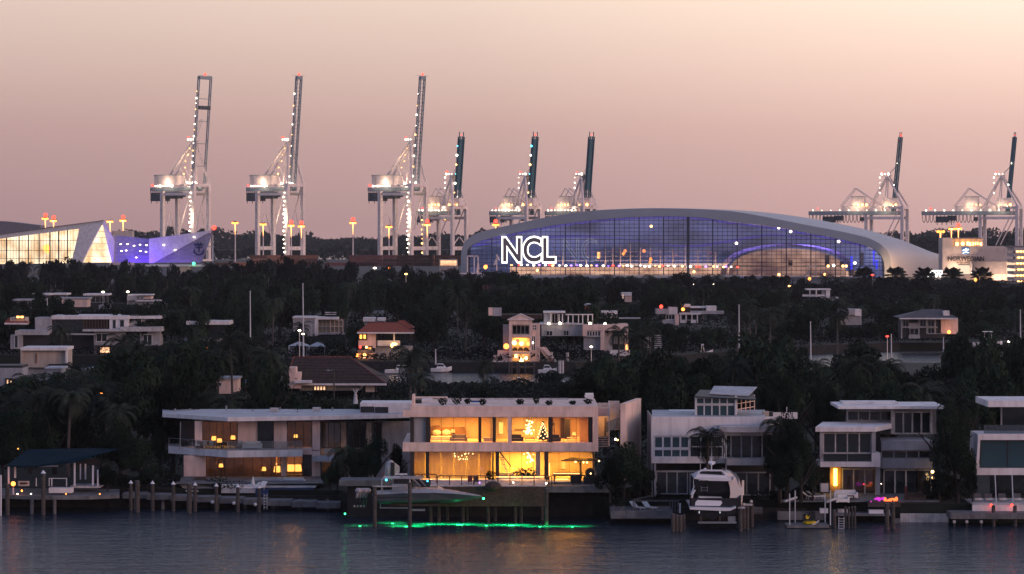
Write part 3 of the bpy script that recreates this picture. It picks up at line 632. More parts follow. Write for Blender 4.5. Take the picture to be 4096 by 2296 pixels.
m = MB()   # crown over anchor
Yl = YR+6.6
m.prism([(776, 983), (781, 970), (786, 978), (791, 967), (797, 977), (803, 967), (808, 978), (815, 970), (810, 983)], Yl, .3)
m.prism([(793, 984), (799, 984), (799, 1008), (793, 1008)], Yl, .3).prism([(782, 988), (810, 988), (810, 992), (782, 992)], Yl, .3)
m.prism([(774, 998), (780, 998), (781, 1008), (788, 1014), (796, 1016), (804, 1014), (811, 1006), (812, 998), (818, 996), (817, 1010), (808, 1020), (796, 1023), (784, 1020), (775, 1011)], Yl, .3)
tag(m.build('emblem', 'navy', pw))
for a, r in ((483, 977), (510, 976), (536, 983), (560, 979), (586, 981), (486, 1004), (505, 1002), (562, 1004), (584, 1007), (545, 1030), (655, 980), (700, 1000), (776, 948)): lamp(pw, P(a, r, YR+4.5), (.7, .4, .28), 'lamp_white')
lamp(pw, P(856, 911, YR+6), 1.4, 'lamp_red', 'beacon')
light('AREA', P(535, 1065, YR-10), 9000, (.14, .03, 1.), 18, P(540, 1010, YR+12), 2)
light('AREA', P(700, 1065, YR-12), 1600, (.3, .14, 1.), 18, P(700, 1000, YR+8), 2)
b = T('low_terminal_roof', 'pale low block behind the violet wing', 'building', 490, 1900, 3); part(b, 'wall', 'cladding', (450, 924, 529, 1060, 1900, 10))
b = T('white_terminal_roof', 'low white roofs showing over the trees below the violet wing', 'building', 700, 1560, 3); part(b, 'roof', 'stucco', (560, 1060, 830, 1066, 1560, 20)); part(b, 'wall', 'stucco_beige', (690, 1066, 760, 1095, 1561, 10)); lamp(b, P(775, 1054, 1558), .8, 'lamp_green')
tag(MB().prism([(-300, 960), (-300, 910), (0, 884), (60, 890), (160, 902), (170, 960)], 2500, 30).build('far_warehouse_roof', 'cladding_grey'), 'grey curved roof far behind the pointed terminal', 'building')

# ================= cruise line building and garage (right) =================
YN = 1500.
nb = T('cruise_line_building', 'beige cruise line building with dark lettering and rooftop loggia', 'building', 3900, YN, 3)
part(nb, 'tower_wall', 'cladding', (3770, 951, 3811, 1145, YN, 14))
part(nb, 'front_wall', 'cladding', (3811, 985, 4053, 1145, YN+.5, 14))
part(nb, 'roof', 'cladding_grey', (3811, 951, 3933, 955, YN-.2, 12)); part(nb, 'loggia_back_wall', 'cladding', (3811, 955, 3932, 985, YN+9, .5))
for x in (3818, 3838, 3862, 3886, 3906, 3929): part(nb, 'column', 'cladding', (x, 955, x+4, 985, YN+.6, 1))
for i, x in enumerate((3828, 3851, 3870, 3880, 3890, 3907, 3926)): lamp(nb, P(x, 976-(i % 3), YN+3), 1.0, 'lamp_warm')
light('AREA', P(3872, 983, YN+3), 2600, (1., .45, .15), 14, P(3872, 965, YN+9), 2)
light('AREA', P(3862, 1096, YN-7), 9000, (1., .66, .44), 12, P(3862, 1020, YN), 1)
light('AREA', (X(3990, YN), YN-26, 4.), 9000, (1., .62, .4), 12, P(4000, 1110, YN), 2)
part(nb, 'lit_screen_wall', 'screen_cream', (3833, 1061, 3893, 1096, YN-.4, .3))
part(nb, 'grey_block', 'cladding_grey', (3894, 1046, 4026, 1097, YN-14, 12)); part(nb, 'podium', 'cladding', (3690, 1097, 4030, 1150, YN-13, 12)); part(nb, 'side_block', 'cladding', (4027, 1046, 4062, 1150, YN-14.5, 14))
lg = part(nb, 'logo_panel', 'logo_blue', (3848, 989, 3878, 1017, YN-.1, .5))
m = MB().prism([(3851, 1001), (3858, 996), (3865, 1001), (3875, 995), (3875, 999), (3865, 1005), (3858, 1000), (3851, 1005)], YN-.35, .15).prism([(3851, 1012), (3860, 1007), (3875, 1009), (3875, 1012), (3860, 1010), (3851, 1015)], YN-.35, .15).pb(3862, 993, 3868, 996, YN-.35, .15)
m.build('logo_wave', 'neon_white', lg)
letters(nb, 'NORWEGIAN', 3792, 1025, 3936, 1044, YN-.2, 'letter_dark', .3, offset=.02)
letters(nb, 'CRUISE LINE', 3827, 1048, 3924, 1057, YN-.2, 'letter_dark', .3)
m = MB().pb(3699, 1081, 3769, 1085, YN-18, 2)
for i in range(4): m.tube(P(3705+i*16, 1085, YN-18), P(3713+i*16, 1108, YN-18), .45, 4).tube(P(3721+i*16, 1085, YN-18), P(3713+i*16, 1108, YN-18), .45, 4)
tag(m.build('lit_truss_bridge', 'neon_white'), 'white lit truss footbridge left of the cruise line building', 'bridge')
gr_ = T('parking_garage', 'parking garage with amber-lit decks beside the cruise line building', 'building', 4080, 1440, 3)
for k in range(7):
    t = 990+k*24; part(gr_, 'deck', 'cladding', (4056, t, 4300, t+13, 1440, 20)); part(gr_, 'lit_bay', 'garage_lit', (4066, t+13, 4300, t+24, 1452, .5))
    for j in range(3): lamp(gr_, P(4070+j*14+k % 2*5, t+15, 1441.5), (.8, .4, .6), 'lamp_warm')
part(gr_, 'roof', 'cladding_grey', (4050, 984, 4300, 989.5, 1440, 22))

# ---- far shore tree line, one mass ----
def leaf_cloud(fn, n, size, seed, up=.3):
    """n leaf quads at points given by fn(rng, n) with outward normals"""
    r = np.random.RandomState(seed); p, nn = fn(r, n); nn = nn+r.normal(0, .55, nn.shape); nn[:, 2] += up
    nn /= np.linalg.norm(nn, axis=1)[:, None]+1e-9
    a = np.cross(nn, r.normal(0, 1, nn.shape)); a /= np.linalg.norm(a, axis=1)[:, None]+1e-9; b = np.cross(nn, a)
    s = size*r.uniform(.6, 1.3, (n, 1)); v = np.empty((n, 4, 3)); v[:, 0] = p-a*s; v[:, 1] = p-b*s*.55; v[:, 2] = p+a*s; v[:, 3] = p+b*s*.55
    return v.reshape(-1, 3)
def quads_mesh(name, v, mat_):
    me = bpy.data.meshes.new(name); n = len(v)//4; me.vertices.add(len(v)); me.vertices.foreach_set('co', v.astype(np.float32).ravel())
    me.loops.add(4*n); me.loops.foreach_set('vertex_index', np.arange(4*n, dtype=np.int32)); me.polygons.add(n)
    me.polygons.foreach_set('loop_start', np.arange(0, 4*n, 4, dtype=np.int32)); me.polygons.foreach_set('loop_total', np.full(n, 4, np.int32))
    me.materials.append(M[mat_]); me.update(calc_edges=True); return me
def belt(name, Y, dY, a, b, prof, n, size, seed, mat_='leaf_far', z0=2., lump=14.):
    def fn(r, n):
        px = r.uniform(a, b, n); yy = Y+r.uniform(0, 1, n)*dY; x = (px-CX)*yy/F
        ph = r.uniform(0, 6, 4)
        zt = np.array([Z(prof(p), y) for p, y in zip(px, yy)])
        wob = np.sin(x/lump+ph[0])*.10+np.sin(x/lump*2.7+ph[1]+yy*.1)*.09+np.sin(x/lump*6.1+ph[2]+yy*.2)*.10
        h = (zt-z0)*(1+wob); q = r.uniform(0, 1, n)**.55; z = z0+h*q
        return np.stack([x, yy, z], 1), np.stack([r.normal(0, .4, n), -np.ones(n)*.8, np.full(n, .4)], 1)
    return tag(bpy_obj(name, quads_mesh(name, leaf_cloud(fn, n, size, seed), mat_)), kind='stuff')
def bpy_obj(name, me, parent=None):
    o = bpy.data.objects.new(name, me); COL.objects.link(o)
    if parent: adopt(o, parent)
    return o
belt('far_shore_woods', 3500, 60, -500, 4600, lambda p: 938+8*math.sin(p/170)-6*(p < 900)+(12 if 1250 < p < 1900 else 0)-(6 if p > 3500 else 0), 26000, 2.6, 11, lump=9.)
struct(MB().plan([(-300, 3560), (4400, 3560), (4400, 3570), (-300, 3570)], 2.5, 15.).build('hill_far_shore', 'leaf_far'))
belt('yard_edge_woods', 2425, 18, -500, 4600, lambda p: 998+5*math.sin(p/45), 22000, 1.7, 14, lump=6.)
belt('port_hedge_woods', 2440, 40, 3560, 4120, lambda p: 955+8*math.sin(p/31)+.0*p, 5000, 2.2, 12)
# ================= waterfront row =================
def rail(root, pts, h, n, m='bronze', name='rail', glass=False, r=.055):
    """handrail along 3-D points with n posts per run, each post a part"""
    for i in range(len(pts)-1):
        p, q = Vector(pts[i]), Vector(pts[i+1]); up = Vector((0, 0, h))
        MB().tube(p+up, q+up, r, 5).build('handrail', m, root)
        for k in range(n+1):
            if k == n and i < len(pts)-2: continue
            c = p.lerp(q, k/n); MB().tube(c, c+up, r, 5).build('post', m, root)
        if glass:
            MB().quad(p+Vector((0, 0, .08)), q+Vector((0, 0, .08)), q+up*.93, p+up*.93).build('glass_panel', 'glass_rail', root)
def pile(px, py_top, Y, label, capped=False, r=.19, m='pile_wood', cat='piling', grp='mooring piles'):
    x = X(px, Y); z = Z(py_top, Y); o = thing('mooring_pile', label, cat, (x, Y, 0), grp)
    MB().tube((x, Y, -2), (x, Y, z), r*1.08, 9, r).build('shaft', m, o)
    if capped: MB().tube((x, Y, z), (x, Y, z+.34), r*1.35, 9, .02).build('cap', 'boat_white', o)
    else: MB().tube((x, Y, z), (x, Y, z+.03), r*1.02, 9, r*.8).build('cap', 'concrete', o)
    return o
def lounger(px, Y, z, label, rz=0., grp='sun loungers'):
    o = thing('sun_lounger', label, 'lounger', (0, 0, 0), grp)
    MB().box(0, 1.3, -.32, .32, .28, .38).build('seat', 'linen', o)
    MB().add([(1.25, -.32, .28), (1.95, -.32, .82), (1.95, .32, .82), (1.25, .32, .28), (1.25, -.32, .38), (1.9, -.32, .92), (1.9, .32, .92), (1.25, .32, .38)], BOX).build('backrest', 'linen', o)
    for x in (.1, 1.2):
        for y in (-.28, .28): MB().box(x-.03, x+.03, y-.03, y+.03, 0, .28).build('leg', 'white_metal', o)
    o.location = (X(px, Y), Y, z); o.rotation_euler = (0, 0, rz); return o
def bush(px, Y, z, w, h, label, seed, m='leaf', size=.12, n=900):
    def fn(r, n):
        d = r.normal(0, 1, (n, 3)); d /= np.linalg.norm(d, axis=1)[:, None]; rad = r.uniform(.45, 1., (n, 1))**.5
        p = d*rad*np.array([w/2, w/2, h/2])*(1+.22*np.sin(d[:, :1]*7+d[:, 2:]*5)); p[:, 2] += h/2; p[:, 2] = np.maximum(p[:, 2], .02); return p, d
    o = bpy_obj('shrub', quads_mesh('shrub', leaf_cloud(fn, n, size, seed), m)); o.location = (X(px, Y), Y, z); return tag(o, label, 'shrub')

# ---------- main lit house ----------
Ym = 306.; ZG = 3.9
mh = T('glass_villa', 'brightly lit two-storey glass villa with pale bands, directly behind the speedboat', 'house', 2000, Ym, ZG)
part(mh, 'roof_slab', 'stucco_dusk_pink', (1640, 1625, 2393, 1668, Ym, 14), (1612, 1640, 1640, 1668, Ym, 3))
part(mh, 'fascia_trim', 'stucco', (1640, 1646, 2371, 1648, Ym-.03, .04))
for k in range(9): part(mh, 'joint', 'stucco_grey', (1640+k*91, 1626, 1640.8+k*91, 1645.6, Ym-.02, .03), (1640+k*91, 1771, 1640.8+k*91, 1805, Ym-.02, .03))
for x, w, h in ((1700, 14, 6), (1960, 10, 8), (2240, 16, 7)): part(mh, 'roof_unit', 'steel', (x, 1625-h, x+w, 1625, Ym+7, 1.))
part(mh, 'floor_band', 'stucco_dusk_pink', (1611, 1770, 2393, 1806, Ym, 14))
part(mh, 'end_frame', 'stucco_dusk_pink', (2371, 1668, 2393, 1770, Ym+.003, 13.9))
part(mh, 'pier', 'stucco_dusk_pink', (2031, 1668, 2046, 1770, Ym+.05, .6))
part(mh, 'side_wall', 'stucco_grey', (1640, 1668, 1644, 1770, Ym+1, 12.5)); part(mh, 'side_wall', 'stucco_grey', (1640, 1806, 1644, 1925, Ym+1, 12.5))
part(mh, 'side_wall', 'stucco_grey', (2366, 1806, 2370, 1925, Ym+5, 8.5))
part(mh, 'ground_floor', 'room_floor', (1640, 1921, 2393, 1926, Ym+.3, 13)); 
for a, b in ((1641, 1655), (1704, 1720), (1913, 1924), (1970, 1982), (2193, 2209), (2353, 2370)): part(mh, 'column', 'bronze', (a, 1668, b, 1770, Ym+.35, .5))
for a, b in ((1641, 1655), (1702, 1715), (1968, 1975), (1982, 1995)): part(mh, 'column', 'bronze', (a, 1806, b, 1922, Ym+.35, .5))
part(mh, 'column', 'wood_board', (2177, 1806, 2195, 1922, Ym+.3, .8)); part(mh, 'column', 'stucco', (2143, 1806, 2161, 1922, Ym+1.4, .6))
def glaze(root, xs, t, b, Y, fm='bronze', w=1.6, gm='glass_clear'):
    for i in range(len(xs)-1):
        f = MB().pb(xs[i]-w/2, t, xs[i]+w/2, b, Y, .08).pb(xs[i]+w/2, b-2.6, xs[i+1]-w/2, b, Y, .08).build('window', fm, root)
        x0, x1 = X(xs[i]+w/2, Y), X(xs[i+1]-w/2, Y); pane(f, x0, x1, Y+.03, Z(b-2.6, Y), Z(t, Y), gm)
glaze(mh, [1721, 1765, 1815, 1863, 1912], 1668, 1771, Ym+.6); glaze(mh, [1925, 1969], 1668, 1771, Ym+.6); glaze(mh, [1983, 2030], 1668, 1771, Ym+.6)
glaze(mh, [2047, 2096, 2144, 2192], 1668, 1771, Ym+.6); glaze(mh, [2210, 2256, 2305, 2352], 1668, 1771, Ym+.6)
part(mh, 'blind', 'stucco_grey', (1656, 1668, 1703, 1770, Ym+.7, .1))
glaze(mh, [1656, 1701], 1806, 1923, Ym+.6); glaze(mh, [1716, 1765, 1815, 1865, 1916, 1967], 1806, 1923, Ym+.6)
glaze(mh, [1996, 2039, 2087, 2133, 2176], 1806, 1923, Ym+.6); glaze(mh, [2196, 2236, 2277, 2317, 2365], 1806, 1923, Ym+5)
# rooms
IY = Ym+6.5
part(mh, 'room_wall', 'room_wall', (1640, 1662, 2380, 1770, IY, .2), (1640, 1800, 2380, 1925, IY+.5, .2))
part(mh, 'room_ceiling', 'room_wall', (1650, 1668.5, 2380, 1670, Ym+1, 5.4), (1650, 1806.5, 2370, 1808, Ym+1, 5.9))
part(mh, 'room_floor', 'room_floor', (1650, 1768, 2380, 1770.2, Ym+1, 5.4))
for x in (1668, 1710, 1962, 2192): part(mh, 'partition', 'room_wall', (x, 1670, x+5, 1768, Ym+1.4, 5))
for x in (1993, 2196): part(mh, 'partition', 'room_wall', (x, 1808, x+4, 1921, Ym+2.2, 4.5))
part(mh, 'door', 'charcoal', (2258, 1676, 2281, 1770, IY-1.4, .1)); part(mh, 'door', 'wood_board', (2242, 1672, 2256, 1768, IY-.6, .1)); part(mh, 'door', 'furn_dark', (1973, 1690, 1979, 1768, IY-2, .1))
part(mh, 'wall_panel', 'sheer', (2318, 1670, 2352, 1768, Ym+1.1, .06)); part(mh, 'wall_niche', 'room_brown', (1728, 1702, 1760, 1726, IY-.2, .1), (1775, 1712, 1845, 1727, IY-.2, .1))
part(mh, 'lit_niche', 'shade_glow', (1996, 1690, 2012, 1735, IY-.15, .08))
part(mh, 'cornice', 'room_brown', (2058, 1717, 2100, 1719.5, IY-.3, .25))
for a, b in ((1656, 1701), (1716, 1764), (1766, 1814), (1816, 1864), (1866, 1915), (1917, 1966)): part(mh, 'sheer_curtain', 'sheer', (a+1, 1808, b-1, 1921, Ym+1.15, .05))
for x, p_, c in ((1780, 260, .36), (1890, 240, .34), (1945, 45, .5), (2005, 55, .5), (2120, 420, .38), (2275, 200, .34), (2330, 60, .3)):
    light('AREA', (X(x, Ym), Ym+3.4, Z(1684, Ym)), p_*1.75, (1., c+.03, .055), 2.2, None, 3)
for x, p_, c in ((1680, 150, .42), (1760, 260, .42), (1860, 300, .42), (1940, 200, .42), (2040, 360, .38), (2110, 420, .4), (2160, 150, .4), (2240, 260, .38), (2310, 260, .38)):
    light('AREA', (X(x, Ym), Ym+4.2, Z(1824, Ym)), p_*1.9, (1., c+.03, .05), 2.2, None, 2.6)
light('AREA', (X(2240, Ym), Ym+2.5, Z(1824, Ym)), 60, (1., .45, .13), 2.5)
# furnishings seen through the glass (each stands on its floor)
F1 = Z(1768, Ym+3); F0 = Z(1921, Ym+3)
b_ = thing('bed', 'wide bed with white pillows behind the upper left glass', 'bed', (X(1765, Ym+4), Ym+4, F1)); x = X(1765, Ym+4)
MB().box(x-1.15, x+1.15, Ym+3.2, Ym+5.2, F1, F1+.35).build('bed_base', 'linen', b_); MB().box(x-1.1, x+1.1, Ym+3.3, Ym+5, F1+.35, F1+.55).build('duvet', 'linen', b_)
for s in (-.55, .55): MB().ball((x+s, Ym+5., F1+.85), .52, 8, 5, .7).build('pillow', 'linen', b_)
MB().box(x-1.3, x+2.6, Ym+5.75, Ym+5.9, F1, F1+1.45).build('headboard', 'room_brown', b_)
def table_lamp(px, Y, z, label, s=1., base=.5, mm='shade_glow', pw=0, zoff=0):
    x = X(px, Y); o = thing('table_lamp', label, 'lamp', (x, Y, z))
    MB().tube((x, Y, z), (x, Y, z+base), .05, 6).build('base', 'furn_dark', o); MB().tube((x, Y, z+base), (x, Y, z+base+.35*s), .24*s, 10, .19*s).build('lamp_shade', mm, o)
    if pw: light('POINT', (x, Y-.4, z+base+.5*s), pw, (1., .4, .1), .15)
    return o
def table(px, Y, z, w, h, label, m='furn_dark', d=.7):
    x = X(px, Y); o = thing('table', label, 'table', (x, Y, z)); MB().box(x-w/2, x+w/2, Y-d/2, Y+d/2, z+h-.07, z+h).build('top', m, o)
    for s in (-1, 1):
        for q in (-1, 1): MB().box(x+s*(w/2-.08)-.03, x+s*(w/2-.08)+.03, Y+q*(d/2-.08)-.03, Y+q*(d/2-.08)+.03, z, z+h-.07).build('leg', m, o)
    return o
def sofa(px, Y, z, w, label, m='sofa_grey', d=.9):
    x = X(px, Y); o = thing('sofa', label, 'sofa', (x, Y, z)); MB().box(x-w/2+.2, x+w/2-.2, Y-d/2, Y+d/2-.26, z+.1, z+.45).build('seat', m, o)
    MB().box(x-w/2+.2, x+w/2-.2, Y+d/2-.25, Y+d/2, z+.1, z+.85).build('backrest', m, o)
    for s in (-1, 1): MB().box(x+s*w/2-.1*s-.1, x+s*w/2-.1*s+.1, Y-d/2-.01, Y+d/2+.01, z+.05, z+.62).build('armrest', m, o)
    return o
table(1812, Ym+5, F1, .8, .55, 'bedside table under the bedroom lamp', 'wood_board', .5); table_lamp(1812, Ym+5, F1+.55, 'bedside lamp right of the white bed', 1., .35)
sofa(1835, Ym+2.6, F1, 1.9, 'brown bench sofa at the foot of the bed', 'sofa_grey'); sofa(2066, Ym+2.4, F1, 1.5, 'dark armchair at the left of the upper lounge', 'furn_dark')
sofa(2216, Ym+2., F1, 1.5, 'dark round armchair beside the upper right window post', 'furn_dark'); table(2120, Ym+3, F1, 1.1, .45, 'low table in the upper lounge', 'wood_board'); table(2295, Ym+3, F1, 1.5, .5, 'console in the upper right room', 'linen')
table_lamp(2217, Ym+3.5, F1+.2, 'tall lamp behind the dark round armchair', .8, 1.6, 'curtain_dim'); table_lamp(2296, Ym+3, F1+.5, 'white lamp on the upper right console', .9, .25)
def bath(px, Y, z):
    x = X(px, Y); o = thing('bathtub', 'white tub behind the narrow upper window', 'bathtub', (x, Y, z)); MB().box(x-.55, x+.55, Y-.35, Y+.35, z, z+.5).build('basin', 'linen', o); MB().box(x-.6, x+.6, Y-.4, Y+.4, z+.5, z+.56).build('rim', 'boat_white', o)
bath(1955, Ym+2.4, F1)
def bulb_cluster(name, label, pts, Y, ztop, r=.07, cat='chandelier', m='bulb'):
    x0 = X(sum(p[0] for p in pts)/len(pts), Y); o = thing(name, label, cat, (x0, Y, ztop))
    s = MB()
    for p in pts: s.tube(P(p[0], p[1], Y), (X(p[0], Y), Y, ztop), .008, 3)
    s.build('cords', 'bronze', o)
    for p in pts: lamp(o, P(p[0], p[1], Y), r, m, 'bulb')
    return o
rr = random.Random(9)
bulb_cluster('bulb_chandelier', 'cascade chandelier of round bulbs behind the upper middle glass', [(2108+rr.gauss(8, 9), 1682+i*2.35) for i in range(24)]+[(2103+rr.uniform(0, 36), 1722+rr.uniform(-3, 14)) for i in range(14)], Ym+3., Z(1671, Ym+3), .085)
bulb_cluster('bulb_chandelier', 'chandelier of scattered bulbs behind the lower left curtains', [(1816+rr.uniform(0, 75), 1812+rr.uniform(0, 26)) for i in range(16)], Ym+1.0, Z(1808, Ym+1.), .055)
bulb_cluster('bulb_chandelier', 'tall drop of bulbs behind the lower middle glass', [(2118+rr.gauss(0, 9), 1812+i*2.0) for i in range(20)], Ym+2.4, Z(1808, Ym+2.4), .085)
ct = thing('christmas_tree', 'lit christmas tree behind the upper middle glass', 'christmas tree', (X(2172, Ym+2), Ym+2, F1)); x = X(2172, Ym+2)
MB().tube((x, Ym+2, F1), (x, Ym+2, F1+.4), .08).build('trunk', 'bark', ct); m = MB()
for k in range(4): m.tube((x, Ym+2, F1+.35+k*.45), (x, Ym+2, F1+1.0+k*.45), .62-k*.13, 10, .12)
m.build('branches', 'palm_leaf', ct)
for k in range(34):
    t = k/34; an = k*2.4; rad = .62*(1-t)+.05; lamp(ct, (x+math.cos(an)*rad, Ym+2+math.sin(an)*rad-.1, F1+.45+t*1.75), .065, 'bulb', 'bulb')
st = thing('staircase', 'open staircase with pale treads behind the dark lower column', 'staircase', (X(2015, Ym+2), Ym+2, F0))
for k in range(9): MB().pb(1996+k*4.6, 1828+k*9.2, 2012+k*3.4, 1831.5+k*9.2, Ym+1.6, .8).build('tread', 'linen', st)
MB().prism([(1996, 1808), (2003, 1808), (2044, 1862), (2044, 1870)], Ym+1.5, .06).build('stringer', 'bronze', st)
sofa(2026, Ym+2.4, F0, 2.2, 'cream sofa low in the middle lower room, by the stairs', 'linen'); sofa(2105, Ym+1.9, F0, 1.6, 'cream sofa below the drop of bulbs', 'linen')
table(1865, Ym+3.6, F0, 2.6, .75, 'dining table behind the lower curtains', 'wood_board'); table(2275, Ym+3, F0, 3., .9, 'long bar counter with lit top edge', 'furn_dark', .8)
part(mh, 'picture', 'boat_white', (2246, 1848, 2262, 1876, IY+.3, .06)); part(mh, 'led_strip', 'led_warm', (2196, 1852, 2199, 1905, Ym+.5, .06))
bush(2100, Ym+1.2, F0, 2.4, 1.5, 'dark plant mass inside the middle lower glass', 51, 'leaf', .12, 700)
bush(1962, Ym-.9, Z(1922, Ym), 1., 1.2, 'potted plant on the terrace before the dark lower column', 52, 'leaf', .1, 350)
# roof terrace
part(mh, 'roof_parapet', 'stone_pale', (1790, 1593, 2275, 1626, Ym+12, .4), (2275, 1612, 2480, 1640, Ym+12, .4)); part(mh, 'roof_pylon', 'stucco_dusk_pink', (1648, 1580, 1658, 1626, Ym+.4, 2.4))
part(mh, 'roof_box', 'charcoal', (1660, 1600, 1685, 1626, Ym+5, 2)); part(mh, 'roof_box', 'stucco', (1687, 1597, 1728, 1626, Ym+9, 2)); part(mh, 'roof_edge', 'stucco_dusk_pink', (1660, 1588, 1790, 1593, Ym+13, 1))
v_ = part(mh, 'chimney', 'boat_white', (2341, 1574, 2374, 1622, Ym+9, 1.1)); part(v_, 'cap', 'stucco', (2338, 1584, 2376, 1586.5, Ym+8.9, 1.3), (2338, 1597, 2376, 1599.5, Ym+8.9, 1.3))
for i, (x, w, h) in enumerate(((1770, 1., .8), (1826, 1.1, .9), (1870, .7, .6), (1930, .8, .7), (2080, .9, .6), (2145, .7, .9), (2195, .8, .5), (2290, .7, .4), (2352, .9, .6))): bush(x, Ym+2+i % 3, Z(1625, Ym), w, h, ('round dark planter shrub on the villa roof', 'grey-green planter shrub on the villa roof')[i % 2]+', '+('near its left pylon', 'beside the roof box', 'left of the middle', 'at the middle', 'right of the middle', 'above the chandelier window', 'past the middle of the parapet', 'left of the chimney', 'before the white chimney')[i], 60+i, 'leaf', .1, 260)
fs = thing('rooftop_lounge', 'striped covered daybed on the villa roof', 'daybed', (X(1905, Ym+4), Ym+4, Z(1626, Ym))); part(fs, 'seat', 'linen', (1880, 1612, 1930, 1620, Ym+4, 1.5)); part(fs, 'backrest', 'pool_blue', (1884, 1602, 1926, 1612, Ym+5.4, .2))
# right wing: recessed entry, stairs and the free-standing blade wall
part(mh, 'entry_wall', 'stucco_dusk_pink', (2393, 1630, 2440, 1665, Ym+6, .5)); part(mh, 'lit_entry', 'room_wall', (2393, 1665, 2436, 1745, Ym+9, .3)); part(mh, 'entry_door', 'furn_dark', (2418, 1672, 2423, 1745, Ym+8.5, .1))
light('POINT', (X(2412, Ym+7), Ym+7.5, Z(1680, Ym+7)), 60, (1., .45, .12), .3)
for k in range(5): part(mh, 'stair_tread', 'stone_pale', (2394, 1748+k*9, 2432, 1751.5+k*9, Ym+6-k*.5, .5))
part(mh, 'blue_wall', 'stone_pale', (2440, 1604, 2478, 1720, Ym+8, .4)); part(mh, 'fin', 'stucco', (2434, 1604, 2439, 1785, Ym+3, .6))
MB().prism([(2425, 1690), (2476, 1668), (2476, 1712), (2425, 1730)], Ym+5, .06).build('glass_panel', 'glass_rail', mh)
MB().tube(P(2425, 1690, Ym+5), P(2476, 1668, Ym+5), .05).build('handrail', 'steel', mh)
m = MB(); q0, q1 = (X(2480, Ym), Ym-1.), (X(2561, Ym+9), Ym+9)
m.add([(q0[0], q0[1], ZG), (q0[0]+.55, q0[1], ZG), (q1[0]+.1, q1[1], ZG), (q1[0]-.45, q1[1], ZG), (q0[0], q0[1], 12.2), (q0[0]+.55, q0[1], 12.2), (q1[0]+.1, q1[1], 12.2), (q1[0]-.45, q1[1], 12.2)], BOX); m.build('blade_wall', 'stucco_dusk_pink', mh)
lamp(mh, P(2462, 1757, Ym+1), .12, 'lamp_white'); lamp(mh, P(2470, 1760, Ym+1), .1, 'lamp_warm')
# terrace deck, fascia boards, rail, piles
YD = 298.
dk = T('villa_deck', 'raised timber deck with board fascia in front of the lit villa', 'deck', 1980, YD, 2.2)
part(dk, 'slab', 'stone_pale', (1720, 1942, 2185, 1946, YD+.1, 7.5)); part(dk, 'slab', 'concrete', (2185, 1944, 2440, 1970, YD+3, 4.6)); part(dk, 'slab', 'concrete', (1356, 1922, 1720, 1944, YD+6, 4))
part(dk, 'slab', 'stone_pale', (1640, 1927, 2440, 1931, YD+6, 3))
for k in range(9):
    for j in range(5): part(dk, 'board', 'wood_board', (1755+j*85+(k % 2)*0, 1947+k*8.8, 1839+j*85, 1954.9+k*8.8, YD, .08))
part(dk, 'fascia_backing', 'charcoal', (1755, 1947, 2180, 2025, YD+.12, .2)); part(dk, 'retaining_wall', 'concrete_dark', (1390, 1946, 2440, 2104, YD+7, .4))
for i, x in enumerate((1723, 1756, 1790, 1852, 1868, 1953, 1981, 2061, 2085, 2168, 2186)): pile(x, 1985 if x < 1860 else 2022, YD+1.5+(x % 3), ('leftmost', 'second', 'third', 'fourth', 'fifth', 'sixth', 'seventh', 'eighth', 'ninth', 'tenth', 'rightmost')[i]+' weathered pile under the villa deck', False, .17)
rail(dk, [(X(1660, YD+3), YD+3, Z(1940, YD+3)), (X(1745, YD+3), YD+3, Z(1940, YD+3))], 1.15, 3)
rail(dk, [(X(1750, YD+.3), YD+.3, Z(1946, YD)), (X(2185, YD+.3), YD+.3, Z(1946, YD))], 1.1, 9)
rail(dk, [(X(2185, YD+.3), YD+.3, Z(1948, YD)), (X(2218, YD+4), YD+4, Z(1944, YD+3)), (X(2440, YD+4), YD+4, Z(1944, YD+3))], 1.05, 3)
part(dk, 'led_strip', 'led_warm', (1682, 1915.5, 1975, 1918.5, Ym-.5, .05)); part(dk, 'led_strip', 'led_warm', (1985, 1906, 2176, 1909, Ym-.4, .05)); part(dk, 'led_strip', 'led_warm', (1990, 1921, 2180, 1923, Ym-1.6, .05)); part(dk, 'led_strip', 'led_warm', (2225, 1915, 2272, 1918, Ym-1.2, .05))
part(dk, 'step', 'stone_pale', (1678, 1919, 1976, 1926, Ym-.6, .6), (1985, 1910, 2178, 1914, Ym-.5, .5), (1988, 1924, 2182, 1930, Ym-1.7, .9))
for x, w in ((1830, 40), (2080, 60), (2250, 20)): light('AREA', (X(x, Ym), Ym-1.1, Z(1905, Ym)), w, (1., .42, .14), 4, None, .6)
lamp(dk, P(1710, 1924, YD), .09, 'lamp_cyan'); lamp(dk, P(1918, 1931, YD), .09, 'lamp_violet'); lamp(dk, P(2185, 1933, YD-.1), .1, 'lamp_white'); lamp(dk, P(2053, 1930, YD), .08, 'lamp_white')
bar = thing('outdoor_bar', 'dark outdoor bar with a glowing counter edge at the right of the terrace', 'bar', (X(2265, Ym-1), Ym-1, Z(1942, Ym-1))); part(bar, 'cabinet', 'furn_dark', (2282, 1900, 2325, 1942, Ym-2, .8)); part(bar, 'counter', 'furn_dark', (2212, 1896, 2322, 1900, Ym-1, .9)); part(bar, 'led_strip', 'led_warm', (2214, 1892.6, 2318, 1895.5, Ym-1.05, .05)); part(bar, 'leg', 'bronze', (2214, 1900, 2217, 1942, Ym-1, .1))
pg = thing('garden_canopy', 'dark flat canopy on one post hung with warm bulbs, right end of the terrace', 'canopy', (X(2323, Ym-2), Ym-2, Z(1944, Ym-2)))
